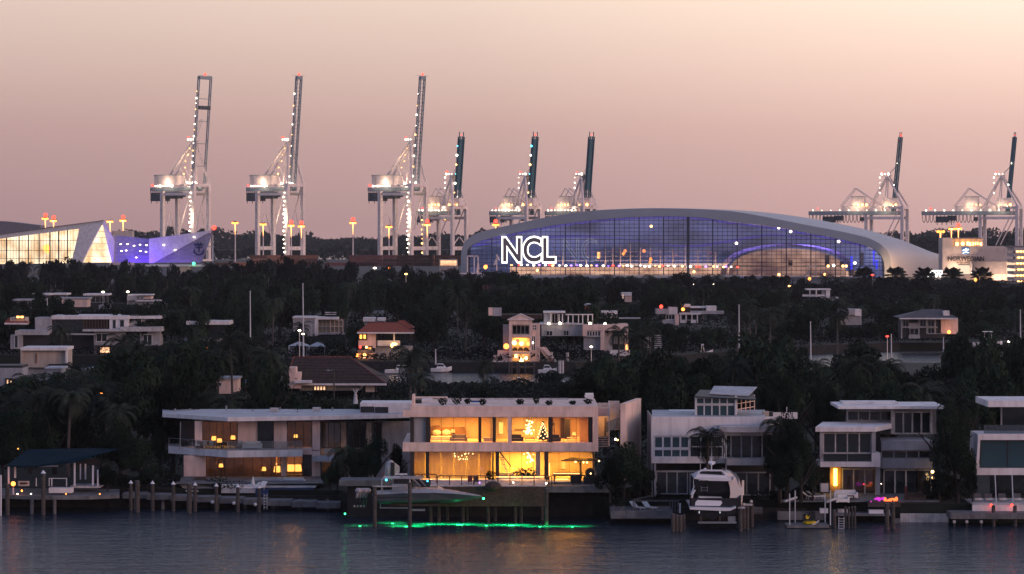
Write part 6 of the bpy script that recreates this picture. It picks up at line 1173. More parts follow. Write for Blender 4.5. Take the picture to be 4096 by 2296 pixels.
house('distant_house', 'pale pink wall among palms above the white mansion', 290, 840, [('wall', SP, 236, 1196, 350, 1228, 0, 6), ('roof', SG, 232, 1190, 356, 1197, -.3, 7), ('wall', SG, 395, 1220, 436, 1236, -2, 5)], [(262, 1204, 300, 1220, -.2, 3, 1)])
h = house('tile_garage', 'small red-roofed house with a lit orange window at far left', 75, 640, [('wall', 'stucco_beige', 40, 1270, 100, 1300, 0, 5)], [(64, 1262, 96, 1274, -.6, 2, 1, 'bronze', 'led_warm', .2)]); hip(h, 20, 108, 1292, 35, 90, 1272, 639, 5, 'tile_orange')
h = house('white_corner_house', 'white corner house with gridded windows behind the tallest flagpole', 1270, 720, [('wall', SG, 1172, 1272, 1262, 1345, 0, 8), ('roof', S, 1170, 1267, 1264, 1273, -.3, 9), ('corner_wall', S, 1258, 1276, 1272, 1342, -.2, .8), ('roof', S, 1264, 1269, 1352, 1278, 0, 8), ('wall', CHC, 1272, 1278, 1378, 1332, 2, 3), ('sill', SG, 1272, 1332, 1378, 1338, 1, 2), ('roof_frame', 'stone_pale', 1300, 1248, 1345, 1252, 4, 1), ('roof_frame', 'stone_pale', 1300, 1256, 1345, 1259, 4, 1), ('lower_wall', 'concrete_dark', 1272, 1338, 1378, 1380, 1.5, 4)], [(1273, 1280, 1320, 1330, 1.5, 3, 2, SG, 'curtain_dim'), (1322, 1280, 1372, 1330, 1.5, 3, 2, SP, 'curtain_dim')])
house('distant_house', 'white roof edge peeking above the orange roof', 1500, 720, [('roof', S, 1452, 1271, 1500, 1286, 0, 6), ('roof', S, 1508, 1272, 1540, 1283, 0, 6), ('wall', SG, 1455, 1286, 1538, 1330, 1, 5)])
for i, (a, b, r) in enumerate(((1152, 1232, 1384), (1232, 1302, 1386))):
    t_ = T('boathouse_tent', ('left one of two grey pitched tent roofs at the canal', 'right one of two grey pitched tent roofs at the canal')[i], 'tent', (a+b)/2, 640, 2.); Y = 640
    m = MB().add([(X(a, Y), Y, Z(r, Y)), (X(b, Y), Y, Z(r, Y)), (X(b, Y), Y+5, Z(r, Y)), (X(a, Y), Y+5, Z(r, Y)), (X((a+b)/2, Y), Y+2.5, Z(r-17, Y))], [(0, 1, 4), (1, 2, 4), (2, 3, 4), (3, 0, 4), (0, 3, 2, 1)]); m.build('roof', 'roof_pale', t_)
    for x in (a+4, b-4): MB().tube(P(x, r, Y), (X(x, Y), Y, 1.5), .12).build('post', 'white_metal', t_)
    part(t_, 'side_wall', SG, (a+4, r+3, a+26, r+30, Y+2, .1))
# orange roofed lit house
h = house('orange_roofed_house', 'orange tile roofed house with warm lit windows on the canal', 1540, 625, [('wall', SP, 1434, 1330, 1502, 1392, 0, 8), ('wall', CHC, 1502, 1332, 1650, 1362, 3, .4), ('balcony_wall', S, 1510, 1362, 1600, 1384, .5, .4), ('post', S, 1574, 1330, 1579, 1362, .4, .3), ('pent_roof', 'roof_grey', 1430, 1400, 1490, 1410, -1.5, 3), ('wall', SP, 1432, 1412, 1500, 1446, 0, 6), ('wall', SG, 1500, 1384, 1650, 1440, 2, 3), ('dark_band', 'tile_brown', 1432, 1384, 1490, 1400, -.2, .2)],
    [(1436, 1336, 1466, 1358, -.2, 2, 1, 'bronze', 'shade_glow', .3), (1473, 1387, 1486, 1399, -.5, 2, 1, 'bronze', 'shade_glow', .2), (1448, 1416, 1466, 1436, -.2, 1, 1, 'tile_red', 'hall_warm', .3), (1510, 1334, 1570, 1360, 2.8, 4, 1, CHC), (1582, 1334, 1640, 1360, 2.8, 3, 1, CHC)])
hip(h, 1430, 1655, 1329, 1478, 1600, 1291, 623.5, 11, 'tile_orange'); hip(h, 1560, 1655, 1312, 1600, 1618, 1282, 628, 7, 'tile_orange', lip=False)
for q, s, mm in (((1428, 1421), .38, 'lamp_orange'), ((1458, 1420), .38, 'lamp_warm'), ((1466, 1389), .28, 'lamp_warm'), ((1441, 1388), .3, 'lamp_red')): lamp(h, P(q[0], q[1], 623.4), s, mm)
lamp(h, P(1577, 1376, 623.8), (.7, .3, .3), 'lamp_warm'); lamp(h, P(1568, 1381, 623.8), (.3, .3, .5), 'lamp_warm'); light('POINT', P(1455, 1418, 622.5), 150, (1., .35, .1), .4); light('POINT', P(1575, 1374, 622.8), 150, (1., .6, .25), .4)
# large brown roofed villa this side of the canal
h = house('brown_roofed_villa', 'large villa under a huge dark brown hip roof beside the canal', 1350, 466, [('wall', SG, 1200, 1535, 1440, 1562, 1.5, 10), ('wall', 'stucco_beige', 1462, 1535, 1498, 1568, .8, .4), ('wall', CHC, 1499, 1535, 1506, 1568, 1, .6), ('eave_board', 'tile_red', 1210, 1536, 1245, 1543, 1, .3), ('stepped_wall', SP, 1157, 1469, 1184, 1554, -1, 3), ('stepped_wall', SP, 1184, 1490, 1202, 1554, -.9, 3), ('slab', S, 1178, 1524, 1245, 1533, -2, 3)], [(1255, 1544, 1303, 1562, 1.2, 4, 1, 'bronze', 'hall_warm', .2)])
hip(h, 1140, 1544, 1534, 1175, 1400, 1428, 465.5, 17, 'tile_brown'); part(h, 'vent', CHC, (1180, 1513, 1187, 1516, 464.9, .3)); part(h, 'lit_soffit', 'led_warm', (1250, 1537.5, 1322, 1540, 465.9, .1))
up = T('utility_pole', 'wooden utility pole with crossarm before the brown roof', 'utility pole', 1336, 440, 2.); q = up.location.copy(); MB().tube(q, (q.x, q.y, Z(1470, 440)), .14, 7, .1).build('pole', 'pile_wood', up)
for r, w in ((1480, 9), (1504, 6)): MB().tube(P(1336-w, r, 440), P(1336+w, r-2, 440), .07, 5).build('crossarm', 'pile_wood', up)
m = MB().tube(P(1333, 1480, 439.7), P(1308, 1483, 439.7), .05, 4); m.ball(P(1312, 1482, 439.7), .3, 8, 4, .4); m.build('lamp_arm', 'steel', up)
for r, e_, y1 in ((1484, 1505, 450), (1488, 1506, 450), (1518, 1530, 450)): 
    pts = [P(1336+(1700-1336)*t/8, r+(e_-r)*t/8+6*math.sin(math.pi*t/8), 440+(y1-440)*t/8) for t in range(9)]; MB().path(pts, .03, 3).build('wire', 'concrete_dark', up)
house('pink_wall_house', 'plain pink wall showing between dark trees left of the brown roof', 908, 450, [('wall', SP, 867, 1518, 948, 1575, 0, 6), ('roof', SG, 862, 1512, 952, 1519, -.3, 7)], [(872, 1530, 886, 1545, -.1, 1, 1)])
o = T('garden_flag', 'yellow and blue lit banner beside the pink wall', 'banner', 984, 445, 2.); q = o.location.copy(); MB().tube(q, (q.x, q.y, Z(1518, 445)), .05).build('pole', 'steel', o); MB().prism([(980, 1520), (990, 1528), (997, 1560), (985, 1552)], 445, .06).build('cloth', 'yellow_paint', o); MB().prism([(980, 1519), (985, 1522), (985, 1530), (980, 1528)], 444.9, .05).build('emblem', 'logo_blue', o)
# pink three-storey house
Y = 612.
h = house('pink_loggia_house', 'narrow three-storey pink house with gable and lit loggias on the canal', 2098, Y, [
    ('corner_pier', SP, 2036, 1279, 2048, 1450, 0, .8), ('corner_pier', SP, 2118, 1279, 2129, 1450, 0, .8), ('wall', SP, 2129, 1296, 2160, 1450, 1.2, 8), ('floor_band', SP, 2048, 1279, 2118, 1299, .01, 1), ('floor_band', SP, 2048, 1338, 2118, 1349, .01, 3), ('floor_band', SP, 2048, 1406, 2118, 1415, .01, 3), ('side_wall', SP, 2036, 1280, 2040, 1450, .9, 9), ('room_wall', 'room_brown', 2040, 1299, 2130, 1338, 4, .3), ('room_wall', 'room_wall', 2040, 1349, 2130, 1406, 4, .3), ('room_wall', 'room_wall', 2040, 1415, 2130, 1452, 3, .3), ('cornice', S, 2030, 1277, 2134, 1281, -.4, 1),
    ('left_wing', SP, 1990, 1404, 2036, 1450, 1, 5), ('left_wing', SP, 1974, 1424, 1990, 1452, 1.2, 5), ('terrace_wall', S, 1966, 1444, 2030, 1460, -1, .5), ('upper_wing', SG, 2012, 1300, 2036, 1400, 3, 5), ('back_roof', 'tile_brown', 2004, 1258, 2170, 1276, 6, 6), ('chimney', SP, 1954, 1231, 1970, 1262, 5, 2), ('chimney', SG, 1971, 1232, 2006, 1264, 5, 3), ('quay', 'concrete', 1966, 1460, 2170, 1478, -2, 3)],
    [(2131, 1300, 2146, 1320, 1., 2, 2, S), (2127, 1344, 2141, 1402, .95, 2, 1, S, 'shade_glow' if 0 else 'glass_dark'), (2050, 1302, 2116, 1336, 2.5, 4, 1, S)])
MB().prism([(2030, 1279), (2083, 1256), (2136, 1279)], Y-.3, 5).build('gable', SP, h); MB().prism([(2028, 1279), (2083, 1254.5), (2138, 1279), (2134, 1279.5), (2083, 1258), (2032, 1279.5)], Y-.5, .3).build('gable_trim', S, h)
for k, (t, b) in enumerate(((1325, 1337), (1386, 1405))):
    m = MB(); m.pb(2048, t, 2118, t+1.2, Y+.2, .1)
    for i in range(12): m.pb(2048+i*6, t+1.2, 2049+i*6, b, Y+.2, .06)
    m.build('balcony_rail', CHC, h)
for a in (2056, 2082, 2104): MB().prism([(a-8, 1452), (a-8, 1428), (a-5, 1421), (a, 1418), (a+5, 1421), (a+8, 1428), (a+8, 1452), (a+6, 1452), (a+6, 1429), (a, 1421), (a-6, 1429), (a-6, 1452)], Y+.3, .5).build('arch', SP, h)
MB().prism([(1990, 1450), (1990, 1432), (1996, 1424), (2002, 1421), (2008, 1424), (2010, 1432), (2010, 1450)], Y+.9, .12).build('arch_opening', 'wood_dark', h)
for q, s, mm in (((2057, 1371), .5, 'bulb'), ((2070, 1363), .4, 'lamp_red'), ((2086, 1374), .45, 'bulb'), ((2113, 1375), .4, 'lamp_orange'), ((2130, 1371), .25, 'lamp_white'), ((2025, 1385), .6, 'lamp_orange'), ((2064, 1424), .4, 'bulb'), ((2105, 1432), .4, 'bulb'), ((2086, 1440), .5, 'bulb')): lamp(h, P(q[0], q[1], Y+.9), s, mm)
light('AREA', P(2083, 1352, Y+2.4), 330, (1., .45, .1), 3); light('AREA', P(2083, 1418, Y+2.), 190, (1., .42, .1), 3); light('POINT', P(2083, 1440, Y-1.5), 50, (1., .45, .15), .4)
for i in range(3): sofa(2060+i*22, Y+1.3, Z(1405, Y+1.3), 1.1, ('left', 'middle', 'right')[i]+' dark chair on the lit balcony of the pink house', 'furn_dark')
h = T('outdoor_stair', 'long outside stair descending right of the pink house', 'staircase', 2185, Y, 2.)
MB().prism([(2150, 1390), (2178, 1388), (2222, 1438), (2214, 1446), (2196, 1444), (2160, 1402)], Y+3, .4).build('stringer', SP, h)
for k in range(9): part(h, 'tread', S, (2160+k*6.2, 1392+k*5.6, 2172+k*6.2, 1394+k*5.6, Y+1.2, 1.8))
for i in range(2): MB().tube(P(2152+i*30, 1388, Y+1+i*2), P(2196+i*28, 1444, Y+1+i*2), .12, 4).build('handrail', SP, h)
dk2 = T('canal_dock', 'dark timber dock standing in the canal before the pink house', 'dock', 2090, 604, .8); part(dk2, 'slab', 'wood_dark', (2034, 1468, 2140, 1474, 603, 4)); 
for x in (2036, 2046, 2068, 2076, 2100, 2136): MB().tube((X(x, 603), 603, -1), (X(x, 603), 603, Z(1448, 603)), .22, 6).build('support', 'pile_wood', dk2)
for i, (x, t, b) in enumerate(((2157, 1444, 1462), (2169, 1438, 1462), (2191, 1440, 1466), (2206, 1408, 1462), (2220, 1440, 1468), (2238, 1442, 1480), (2250, 1442, 1482), (2270, 1410, 1464), (2351, 1414, 1450), (2356, 1420, 1440))):
    Yp = CH*F/(b+16-HY); pile(x, t, Yp, ('short white pile right of the pink house, first', 'short white pile right of the pink house, second', 'short white pile beside the stair foot', 'tall white pile beside the stair foot', 'short white pile past the tall one', 'white pile above the small boats, left', 'white pile above the small boats, right', 'tall white pile before the dark hedge', 'tall pale pile right along the dark bank', 'shorter pale pile right along the dark bank')[i], False, .3, 'stone_pale')
def small_boat(px, py, Y, L_, label, tower=False, m_='boat_white', z0=0.):
    r = T('moored_boat', label, 'boat', px, Y, z0); x = X(px, Y); a = L_/2
    hull(r, 'hull', m_, [(x-a, .9, z0+.9, .7, z0+.2, z0-.2, Y), (x, 1.1, z0+.95, .9, z0+.2, z0-.2, Y), (x+a*.6, .8, z0+1.1, .5, z0+.3, z0, Y), (x+a, .05, z0+1.35, .03, z0+.6, z0+.5, Y)])
    MB().add([(x-a*.45, Y-.7, z0+.9), (x+a*.5, Y-.6, z0+1.05), (x+a*.5, Y+.6, z0+1.05), (x-a*.45, Y+.7, z0+.9), (x-a*.35, Y-.55, z0+1.9), (x+a*.15, Y-.5, z0+1.9), (x+a*.15, Y+.5, z0+1.9), (x-a*.35, Y+.55, z0+1.9)], BOX).build('cabin', m_, r)
    MB().add([(x-a*.38, Y-.72, z0+1.3), (x+a*.3, Y-.7, z0+1.35), (x+a*.3, Y-.6, z0+1.35), (x-a*.38, Y-.62, z0+1.3), (x-a*.34, Y-.66, z0+1.75), (x+a*.18, Y-.64, z0+1.75), (x+a*.18, Y-.5, z0+1.75), (x-a*.34, Y-.5, z0+1.75)], BOX).build('window', 'boat_dark', r)
    if tower:
        MB().box(x-1.2, x+1.2, Y-.9, Y+.9, z0+3.6, z0+3.75).build('hardtop', m_, r)
        for s in (-1, 1): MB().tube((x+s, Y-.8, z0+1), (x+s*.8, Y-.8, z0+3.6), .06, 4).build('post', 'white_metal', r)
    return r
small_boat(2012, 1560, 536, 4.6, 'white cabin boat moored in the canal behind the villa roof'); small_boat(2076, 1550, 552, 1.6, 'small red and white water scooter right of the cabin boat', m_='boat_dusk_pink')
small_boat(2190, 1466, 600, 4., 'low boat at the white piles right of the pink house'); small_boat(1765, 1460, 606, 4.5, 'white boat docked at the far bank left of the pink house')
small_boat(2735, 1440, 660, 5.4, 'white boat with low cabin beside the fishing tower boat'); small_boat(2860, 1440, 668, 5., 'covered pale boat right of the fishing tower boat')
small_boat(3950, 1368, 710, 7.5, 'white centre console boat with hardtop at the right bank', True, z0=1.2); small_boat(1615, 1492, 600, 8., 'low white skiff along the far canal bank'); small_boat(90, 1244, 700, 7., 'small pale boat in the far left trees', z0=7.)
r = T('fishing_tower_boat', 'white sport fishing boat with tall tower, right of centre', 'boat', 2812, 660, 0.); hull(r, 'hull', 'boat_white', [(X(2785, 660), 1.4, 1.6, 1.1, .4, -.2, 660), (X(2815, 660), 1.5, 1.8, 1.1, .4, -.2, 660), (X(2852, 660), .1, 2.6, .05, 1.4, 1.2, 660)])
part(r, 'cabin', 'boat_dusk_pink', (2796, 1408, 2822, 1436, 659.5, 1.6)); m = MB()
for s, e_ in ((2797, 2808), (2821, 2813), (2800, 2808), (2818, 2812)): m.tube(P(s, 1436, 659), P(e_, 1378, 659), .1, 4)
m.build('tower', 'boat_dusk_pink', r); part(r, 'tower_top', 'boat_white', (2805, 1376, 2816, 1383, 658.8, 1.)); lamp(r, P(2788, 1430, 658.6), .3, 'lamp_warm')
# white modern house with palm
Y = 630.
h = house('white_villa_group', 'white modern villa with roof pavilion and tall framed porch, right of the pink house', 2340, Y, [  # white blocks: warm glow and cool shade put into the stucco colours
    ('shade_tone_block', SG, 2166, 1296, 2331, 1344, 2, 9), ('roof_terrace', S, 2160, 1294, 2331, 1298, 1.6, 10), ('dusk_tone_block', SP, 2331, 1298, 2513, 1322, 0, 10), ('dusk_tone_block', SP, 2331, 1322, 2346, 1345, .01, 8), ('dusk_tone_block', SP, 2402, 1322, 2418, 1400, .01, 2), ('dusk_tone_block', SP, 2500, 1322, 2513, 1422, .01, 3), ('porch_wall', S, 2418, 1322, 2450, 1404, 3, .5), ('porch_back', CHC, 2450, 1322, 2500, 1420, 5, .4), ('porch_panel', S, 2455, 1345, 2470, 1376, 4.5, .2), ('porch_panel', S, 2478, 1345, 2494, 1376, 4.5, .2), ('lit_column', 'led_warm', 2504, 1378, 2511, 1420, -.2, .1),
    ('pavilion_wall', SG, 2176, 1250, 2200, 1296, 3, 6), ('pavilion_roof', S, 2174, 1246, 2262, 1252, 2.4, 6), ('pavilion_wall', S, 2200, 1252, 2206, 1296, 2.6, .5), ('pavilion_wall', CHC, 2206, 1252, 2262, 1296, 6, .4), ('pergola_beam', S, 2262, 1256, 2373, 1260, 2.4, .5), ('chimney', 'tile_orange', 2340, 1220, 2367, 1257, 9, 2), ('roof_room', S, 2398, 1244, 2470, 1273, 8, 4), ('low_wall', S, 2440, 1400, 2520, 1424, -1, .4), ('lower_wall', SG, 2335, 1345, 2402, 1400, 1, 5), ('roof_back', SG, 2450, 1272, 2562, 1275, 9, 4)],
    [(2347, 1324, 2401, 1345, .3, 5, 1, 'stone_pale', 'glass_dark', .3), (2185, 1324, 2210, 1343, 1.8, 2, 1, SG), (2255, 1322, 2275, 1342, 1.8, 2, 1, SG), (2208, 1254, 2230, 1294, 5.6, 2, 1, S), (2408, 1254, 2424, 1271, 7.8, 2, 1, SG), (2430, 1254, 2440, 1271, 7.8, 1, 1, SG)])
for x in (2236, 2250, 2273, 2292, 2314, 2331, 2352, 2370): part(h, 'pergola_post', S, (x-2, 1256, x+2, 1296, Y+2.6, .3))
for q in ((2195, 1294), (2240, 1293), (2360, 1294), (2420, 1295)): lamp(h, P(q[0], q[1], Y+1), .3, 'lamp_white')
m = MB(); m.ball(P(2352, 1219, Y+8), .9, 8, 5, .4); m.build('satellite_dish', 'stone_pale', h)
house('distant_house', 'white gable end with small lit lamps below the terminal, centre right', 2506, 900, [('wall', S, 2486, 1170, 2527, 1184, 0, 5), ('wall', SP, 2500, 1184, 2527, 1208, .5, 5)], [(2490, 1176, 2494, 1194, -.2, 1, 2, S, 'hall_warm')])
h = house('white_terraced_villa', 'white terraced villa with columned balcony below the terminal, right', 2740, 800, [('block', SG, 2624, 1236, 2676, 1256, 0, 6), ('block', S, 2674, 1228, 2710, 1256, 1, 6), ('roof', S, 2716, 1217, 2762, 1228, 4, 4), ('roof', S, 2762, 1226, 2866, 1232, 4, 5), ('block', S, 2826, 1224, 2866, 1244, 3, 4), ('terrace', SG, 2762, 1244, 2896, 1256, 2, 3), ('balcony', S, 2718, 1252, 2804, 1258, 0, 4), ('wall', CHC, 2655, 1256, 2790, 1290, 4, .4), ('column', SP, 2700, 1256, 2716, 1300, .2, 1), ('low_wall', S, 2722, 1279, 2740, 1292, 0, .3), ('low_wall', S, 2764, 1279, 2784, 1292, 0, .3), ('low_wall', SG, 2650, 1279, 2700, 1300, .5, 1), ('dark_band', CHC, 2716, 1229, 2762, 1248, 5, .3)], [(2726, 1259, 2788, 1280, 1., 3, 1, S), (2664, 1258, 2698, 1278, 1., 3, 1, S)])
lamp(h, P(2732, 1237, 803), .5, 'lamp_orange'); lamp(h, P(2645, 1226, 800), .5, 'lamp_red')
for x in (2722, 2744, 2768, 2790): part(h, 'column', S, (x-2, 1258, x+2, 1292, 800.1, .4))
h = house('pergola_house', 'white open pergola house under the right of the arched terminal', 3270, 1000, [('roof', S, 3226, 1155, 3324, 1160, 0, 6), ('column', S, 3238, 1160, 3242, 1188, .2, .5), ('column', S, 3263, 1160, 3268, 1188, .2, .5), ('wall', SG, 3288, 1160, 3306, 1190, 1, 3), ('wall', S, 3304, 1160, 3320, 1196, .3, .5), ('wall', S, 3210, 1178, 3300, 1186, .6, .4), ('terrace', SP, 3286, 1190, 3334, 1202, -1, 3), ('terrace', S, 3330, 1188, 3400, 1198, 2, 3), ('back', CHC, 3242, 1160, 3288, 1180, 3, .4), ('canopy', S, 3276, 1205, 3330, 1209, -2, 3)])
house('distant_house', 'bluish white house corner with pale window, right', 3396, 780, [('wall', SG, 3348, 1236, 3420, 1260, 0, 6), ('wall', S, 3420, 1237, 3446, 1264, .5, 5), ('lower_wall', SG, 3352, 1260, 3446, 1300, 1, 5)], [(3348, 1260, 3366, 1286, -.2, 1, 1, S, 'curtain_dim')])
house('distant_house', 'thin white roofs scattered left of the pergola house', 3180, 850, [('roof', S, 3145, 1222, 3225, 1226, 0, 3), ('wall', SG, 3160, 1226, 3220, 1250, 1, 4)])
h = house('grey_hip_house', 'grey hip roofed two-storey house with square bays on the right bank', 3690, 705, [('wall', CHC, 3610, 1272, 3780, 1352, 1, 8), ('bay', SG, 3636, 1292, 3676, 1314, 0, 1), ('floor_band', SG, 3608, 1307, 3750, 1311, -.1, 1), ('bay', SG, 3636, 1340, 3680, 1354, 0, 1), ('column', SG, 3605, 1278, 3609, 1354, -.2, .4), ('column', SG, 3674, 1278, 3678, 1340, -.2, .4), ('column', SG, 3706, 1278, 3710, 1334, -.2, .4), ('column', SG, 3740, 1278, 3744, 1334, -.2, .4), ('pink_wall', SP, 3764, 1276, 3832, 1336, .5, 4), ('chimney', S, 3774, 1243, 3798, 1272, -1, 2), ('rail', SG, 3709, 1334, 3790, 1336, -2, .2)], [(3612, 1280, 3634, 1305, .7, 2, 1, SG), (3680, 1280, 3704, 1305, .7, 2, 1, SG), (3712, 1280, 3738, 1305, .7, 2, 1, SG), (3640, 1314, 3674, 1338, .4, 2, 1, SG), (3712, 1313, 3738, 1333, .7, 2, 1, SG)])
hip(h, 3600, 3830, 1272, 3690, 3760, 1238, 702, 14, 'roof_grey'); lamp(h, P(3796, 1328, 704), .45, 'lamp_orange'); light('POINT', P(3796, 1326, 703), 60, (1., .5, .3), .4)
h = T('louvred_panel', 'grey louvred wall showing between dark trees right of the white villa', 'wall', 2610, 645, 2.); part(h, 'wall', SG, (2574, 1340, 2606, 1392, 645, .4))
for k in range(7): part(h, 'louvre', SG, (2618, 1340+k*8, 2647, 1344+k*8, 644.8, .3))
r = T('small_red_sign', 'faint red U-shaped neon sign in the dark trees above the pink house chimneys', 'sign', 1945, 880, 2.); m = MB(); Y = 880
for a in ((1932, 1143, 1936, 1162), (1948, 1142, 1952, 1162), (1954, 1148, 1962, 1151), (1938, 1160, 1948, 1164), (1934, 1170, 1956, 1173)): m.pb(*a, Y, .2)
m.build('tubes', 'tile_red', r); part(r, 'board', CHC, (1928, 1138, 1964, 1176, Y+.3, .3))
# poles and masts
for px, t, b, Y, lab in ((1215, 1137, 1425, 560, 'tallest white flagpole, left of centre'), (1002, 1167, 1268, 620, 'shorter white flagpole left of the tallest one'), (2958, 1222, 1405, 560, 'tall pale mast in the dark trees, right of centre'), (3244, 1290, 1455, 560, 'pale pole at the left of the right-hand canal gap'), (3566, 1340, 1412, 600, 'short pale pole above the canal gap'), (4083, 1242, 1385, 560, 'thick pale pole near the right edge'), (3774, 1352, 1392, 640, 'small navigation post with white light'), (190, 1195, 1265, 700, 'grey pole in the far left trees'), (1743, 1400, 1440, 600, 'thin white post on the far bank left of the pink house')):
    o = T('flagpole', lab, 'pole', px, Y, 2.); MB().tube(o.location, P(px-(b-t)*.012, t, Y), .17, 6, .09).build('pole', 'white_metal', o); m = MB(); m.ball(P(px-(b-t)*.012, t-1.5, Y), .16, 6, 5); m.build('finial', 'stone_pale', o)
# street lamps along the causeway and quay
for i, (x, r, mm, lab) in enumerate(((2604, 1134, 'lamp_white', 'white street lamp under the middle of the arched terminal'), (2855, 1138, 'lamp_white', 'white street lamp below the inner dome'), (2773, 1137, 'lamp_white', 'faint street lamp between two brighter ones'), (3158, 1144, 'lamp_warm', 'yellow street lamp left of the pergola house'), (3321, 1145, 'lamp_white', 'faint white street lamp over the pergola house'), (3388, 1148, 'lamp_warm', 'yellow street lamp right of the pergola house'), (3238, 1115, 'lamp_orange', 'red-orange lamp before the terminal entrance frame'), (3490, 1100, 'lamp_red', 'red light beside the first fan palm'), (3637, 1154, 'lamp_white', 'pinkish lamp between the first and second fan palm'), (3697, 1153, 'lamp_warm', 'yellow lamp at the foot of the third fan palm'), (3909, 1153, 'lamp_white', 'white lamp at the last fan palm'), (3902, 1119, 'lamp_orange', 'orange-red lamp left of the last fan palm'), (1555, 1072, 'lamp_orange', 'orange lamp above the trees below the third crane'), (1624, 1096, 'lamp_warm', 'yellow lamp in the trees below the third crane'), (1499, 1072, 'lamp_white', 'pale lamp low beside the red containers'), (656, 1131, 'lamp_white', 'white lamp in the upper left trees'), (412, 1168, 'lamp_white', 'bright white lamp over the thin pale roof'), (511, 1167, 'lamp_white', 'small white lamp above the railed balcony house'), (766, 1160, 'lamp_white', 'small pale lamp right of the railed balcony house'), (222, 1052, 'lamp_warm', 'lamp in the tree tops under the pointed terminal'), (3549, 1345, 'lamp_red', 'red light above the canal gap'), (2365, 1387, 'lamp_white', 'tiny light in the dark hedge right of the pink house'), (1198, 1322, 'lamp_white', 'small white light under the white corner house'), (1212, 1336, 'lamp_white', 'lower small light under the white corner house'), (4036, 1366, 'lamp_white', 'white light at the right bank boat dock'))):
    Y = 1110 if r < 1160 else (840 if x < 800 and r < 1200 else 600); o = T('street_lamp', lab, 'street lamp', x, Y, 2.2, 'street and garden lamps'); s = Y/1100
    MB().tube(o.location, P(x, r-1, Y), .14*s+.04, 5, .08*s+.02).build('pole', 'steel', o); lamp(o, P(x, r, Y-.6), (.62*s, .36*s, .32*s) if mm != 'lamp_orange' else .6*s, mm, 'lamp_head')
# ================= trees =================
def crown_mesh(key, seed, n, size, lobes, m_, flat=1.):
    """broadleaf crown: radius 1 wide, 1 tall from z=0, leaf quads spread over overlapping lobes"""
    r0 = np.random.RandomState(seed); C = []
    for i in range(lobes):
        a = r0.uniform(0, 6.28); d = r0.uniform(0, .62)**.8; z = .22+.62*r0.uniform(0, 1)*(1-.5*d); C.append((math.cos(a)*d, math.sin(a)*d, z, r0.uniform(.2, .36)))
    C = np.array(C)
    def fn(r, n):
        k = r.randint(0, len(C), n); d = r.normal(0, 1, (n, 3)); d /= np.linalg.norm(d, axis=1)[:, None]; rad = C[k, 3:4]*r.uniform(.3, 1., (n, 1))**.4
        p = C[k, :3]+d*rad*np.array([1, 1, .75*flat]); p[:, 2] = np.maximum(p[:, 2], .04); return p, d
    return quads_mesh(key, leaf_cloud(fn, n, size, seed+1), m_)
def trunk_mesh(key, seed, m_='bark'):
    r0 = random.Random(seed); m = MB(); m.tube((0, 0, 0), (0, 0, .35), .045, 7, .03)
    for k in range(5):
        a = k*1.26+r0.uniform(-.3, .3); p1 = (math.cos(a)*.28, math.sin(a)*.28, .55+r0.uniform(0, .12)); m.tube((0, 0, .3), p1, .022, 5, .014).tube(p1, (p1[0]*1.8, p1[1]*1.8, .75+r0.uniform(0, .12)), .014, 4, .005)
    me = bpy.data.meshes.new(key); me.from_pydata(m.v, [], m.f); me.materials.append(M[m_]); return me
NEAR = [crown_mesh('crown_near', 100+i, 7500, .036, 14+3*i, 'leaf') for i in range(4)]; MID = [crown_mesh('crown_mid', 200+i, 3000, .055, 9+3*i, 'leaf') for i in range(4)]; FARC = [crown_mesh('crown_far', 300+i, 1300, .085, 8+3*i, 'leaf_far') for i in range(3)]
TR = [trunk_mesh('trunk', 5+i) for i in range(3)]
def palm_meshes(key, seed, nf, fl, droop, fan=False):
    r0 = random.Random(seed); V = []; sp = MB()
    for k in range(nf):
        a = k*2.4+r0.uniform(-.3, .3); e0 = math.radians((88-135*(k/nf) if fan else 70-105*(k/nf))+r0.uniform(-8, 8)); L_ = fl*r0.uniform(.85, 1.1); p = Vector((0, 0, 0)); pts = [p.copy()]; e = e0; ns = 9
        for s in range(ns):
            d = Vector((math.cos(a)*math.cos(e), math.sin(a)*math.cos(e), math.sin(e))); p = p+d*L_/ns; pts.append(p.copy()); e -= droop/ns*(1.+s*.12)
        sp.path(pts, .035, 3, .01); side = Vector((-math.sin(a), math.cos(a), 0))
        for s in range(1, ns*2+1):
            t = s/(ns*2); i = min(int(t*ns), ns-1); c = pts[i].lerp(pts[i+1], t*ns-i); d = (pts[i+1]-pts[i]).normalized(); w = (.16+.84*math.sin(math.pi*min(1, t*1.05))**.7)*fl*.26*(1.7 if fan else 1)
            if fan and t < .35: continue
            for q in (-1, 1):
                o_ = (side*q+d*(.9 if not fan else 1.4)-Vector((0, 0, .45+.3*r0.random()))).normalized()*w; hw = d*fl*(.085 if fan else .02)
                V += [tuple(c-hw), tuple(c+hw), tuple(c+o_+hw*.2), tuple(c+o_-hw*.2)]
    me = quads_mesh(key, np.array(V), 'palm_leaf'); n0 = len(sp.v); sm = bpy.data.meshes.new(key+'_spine'); sm.from_pydata(sp.v, [], sp.f); sm.materials.append(M['palm_leaf']); return me, sm
PALMS = [palm_meshes('fronds', 30+i, 20, 3.1+.3*i, 1.5+.2*i) for i in range(3)]; FANP = [palm_meshes('fan_fronds', 40+i, 60, 1.9, .6, True) for i in range(2)]
def palm_trunk(h, r=.18, lean=.05, seed=0):
    r0 = random.Random(seed); a = r0.uniform(0, 6.28); m = MB(); pts = [(math.cos(a)*lean*h*(t/6)**2, math.sin(a)*lean*h*(t/6)**2, h*t/6) for t in range(7)]; m.path(pts, r*1.25, 7, r*.8); me = bpy.data.meshes.new('palm_trunk'); me.from_pydata(m.v, [], m.f); me.materials.append(M['palm_bark']); return me, pts[-1]
PT = {}
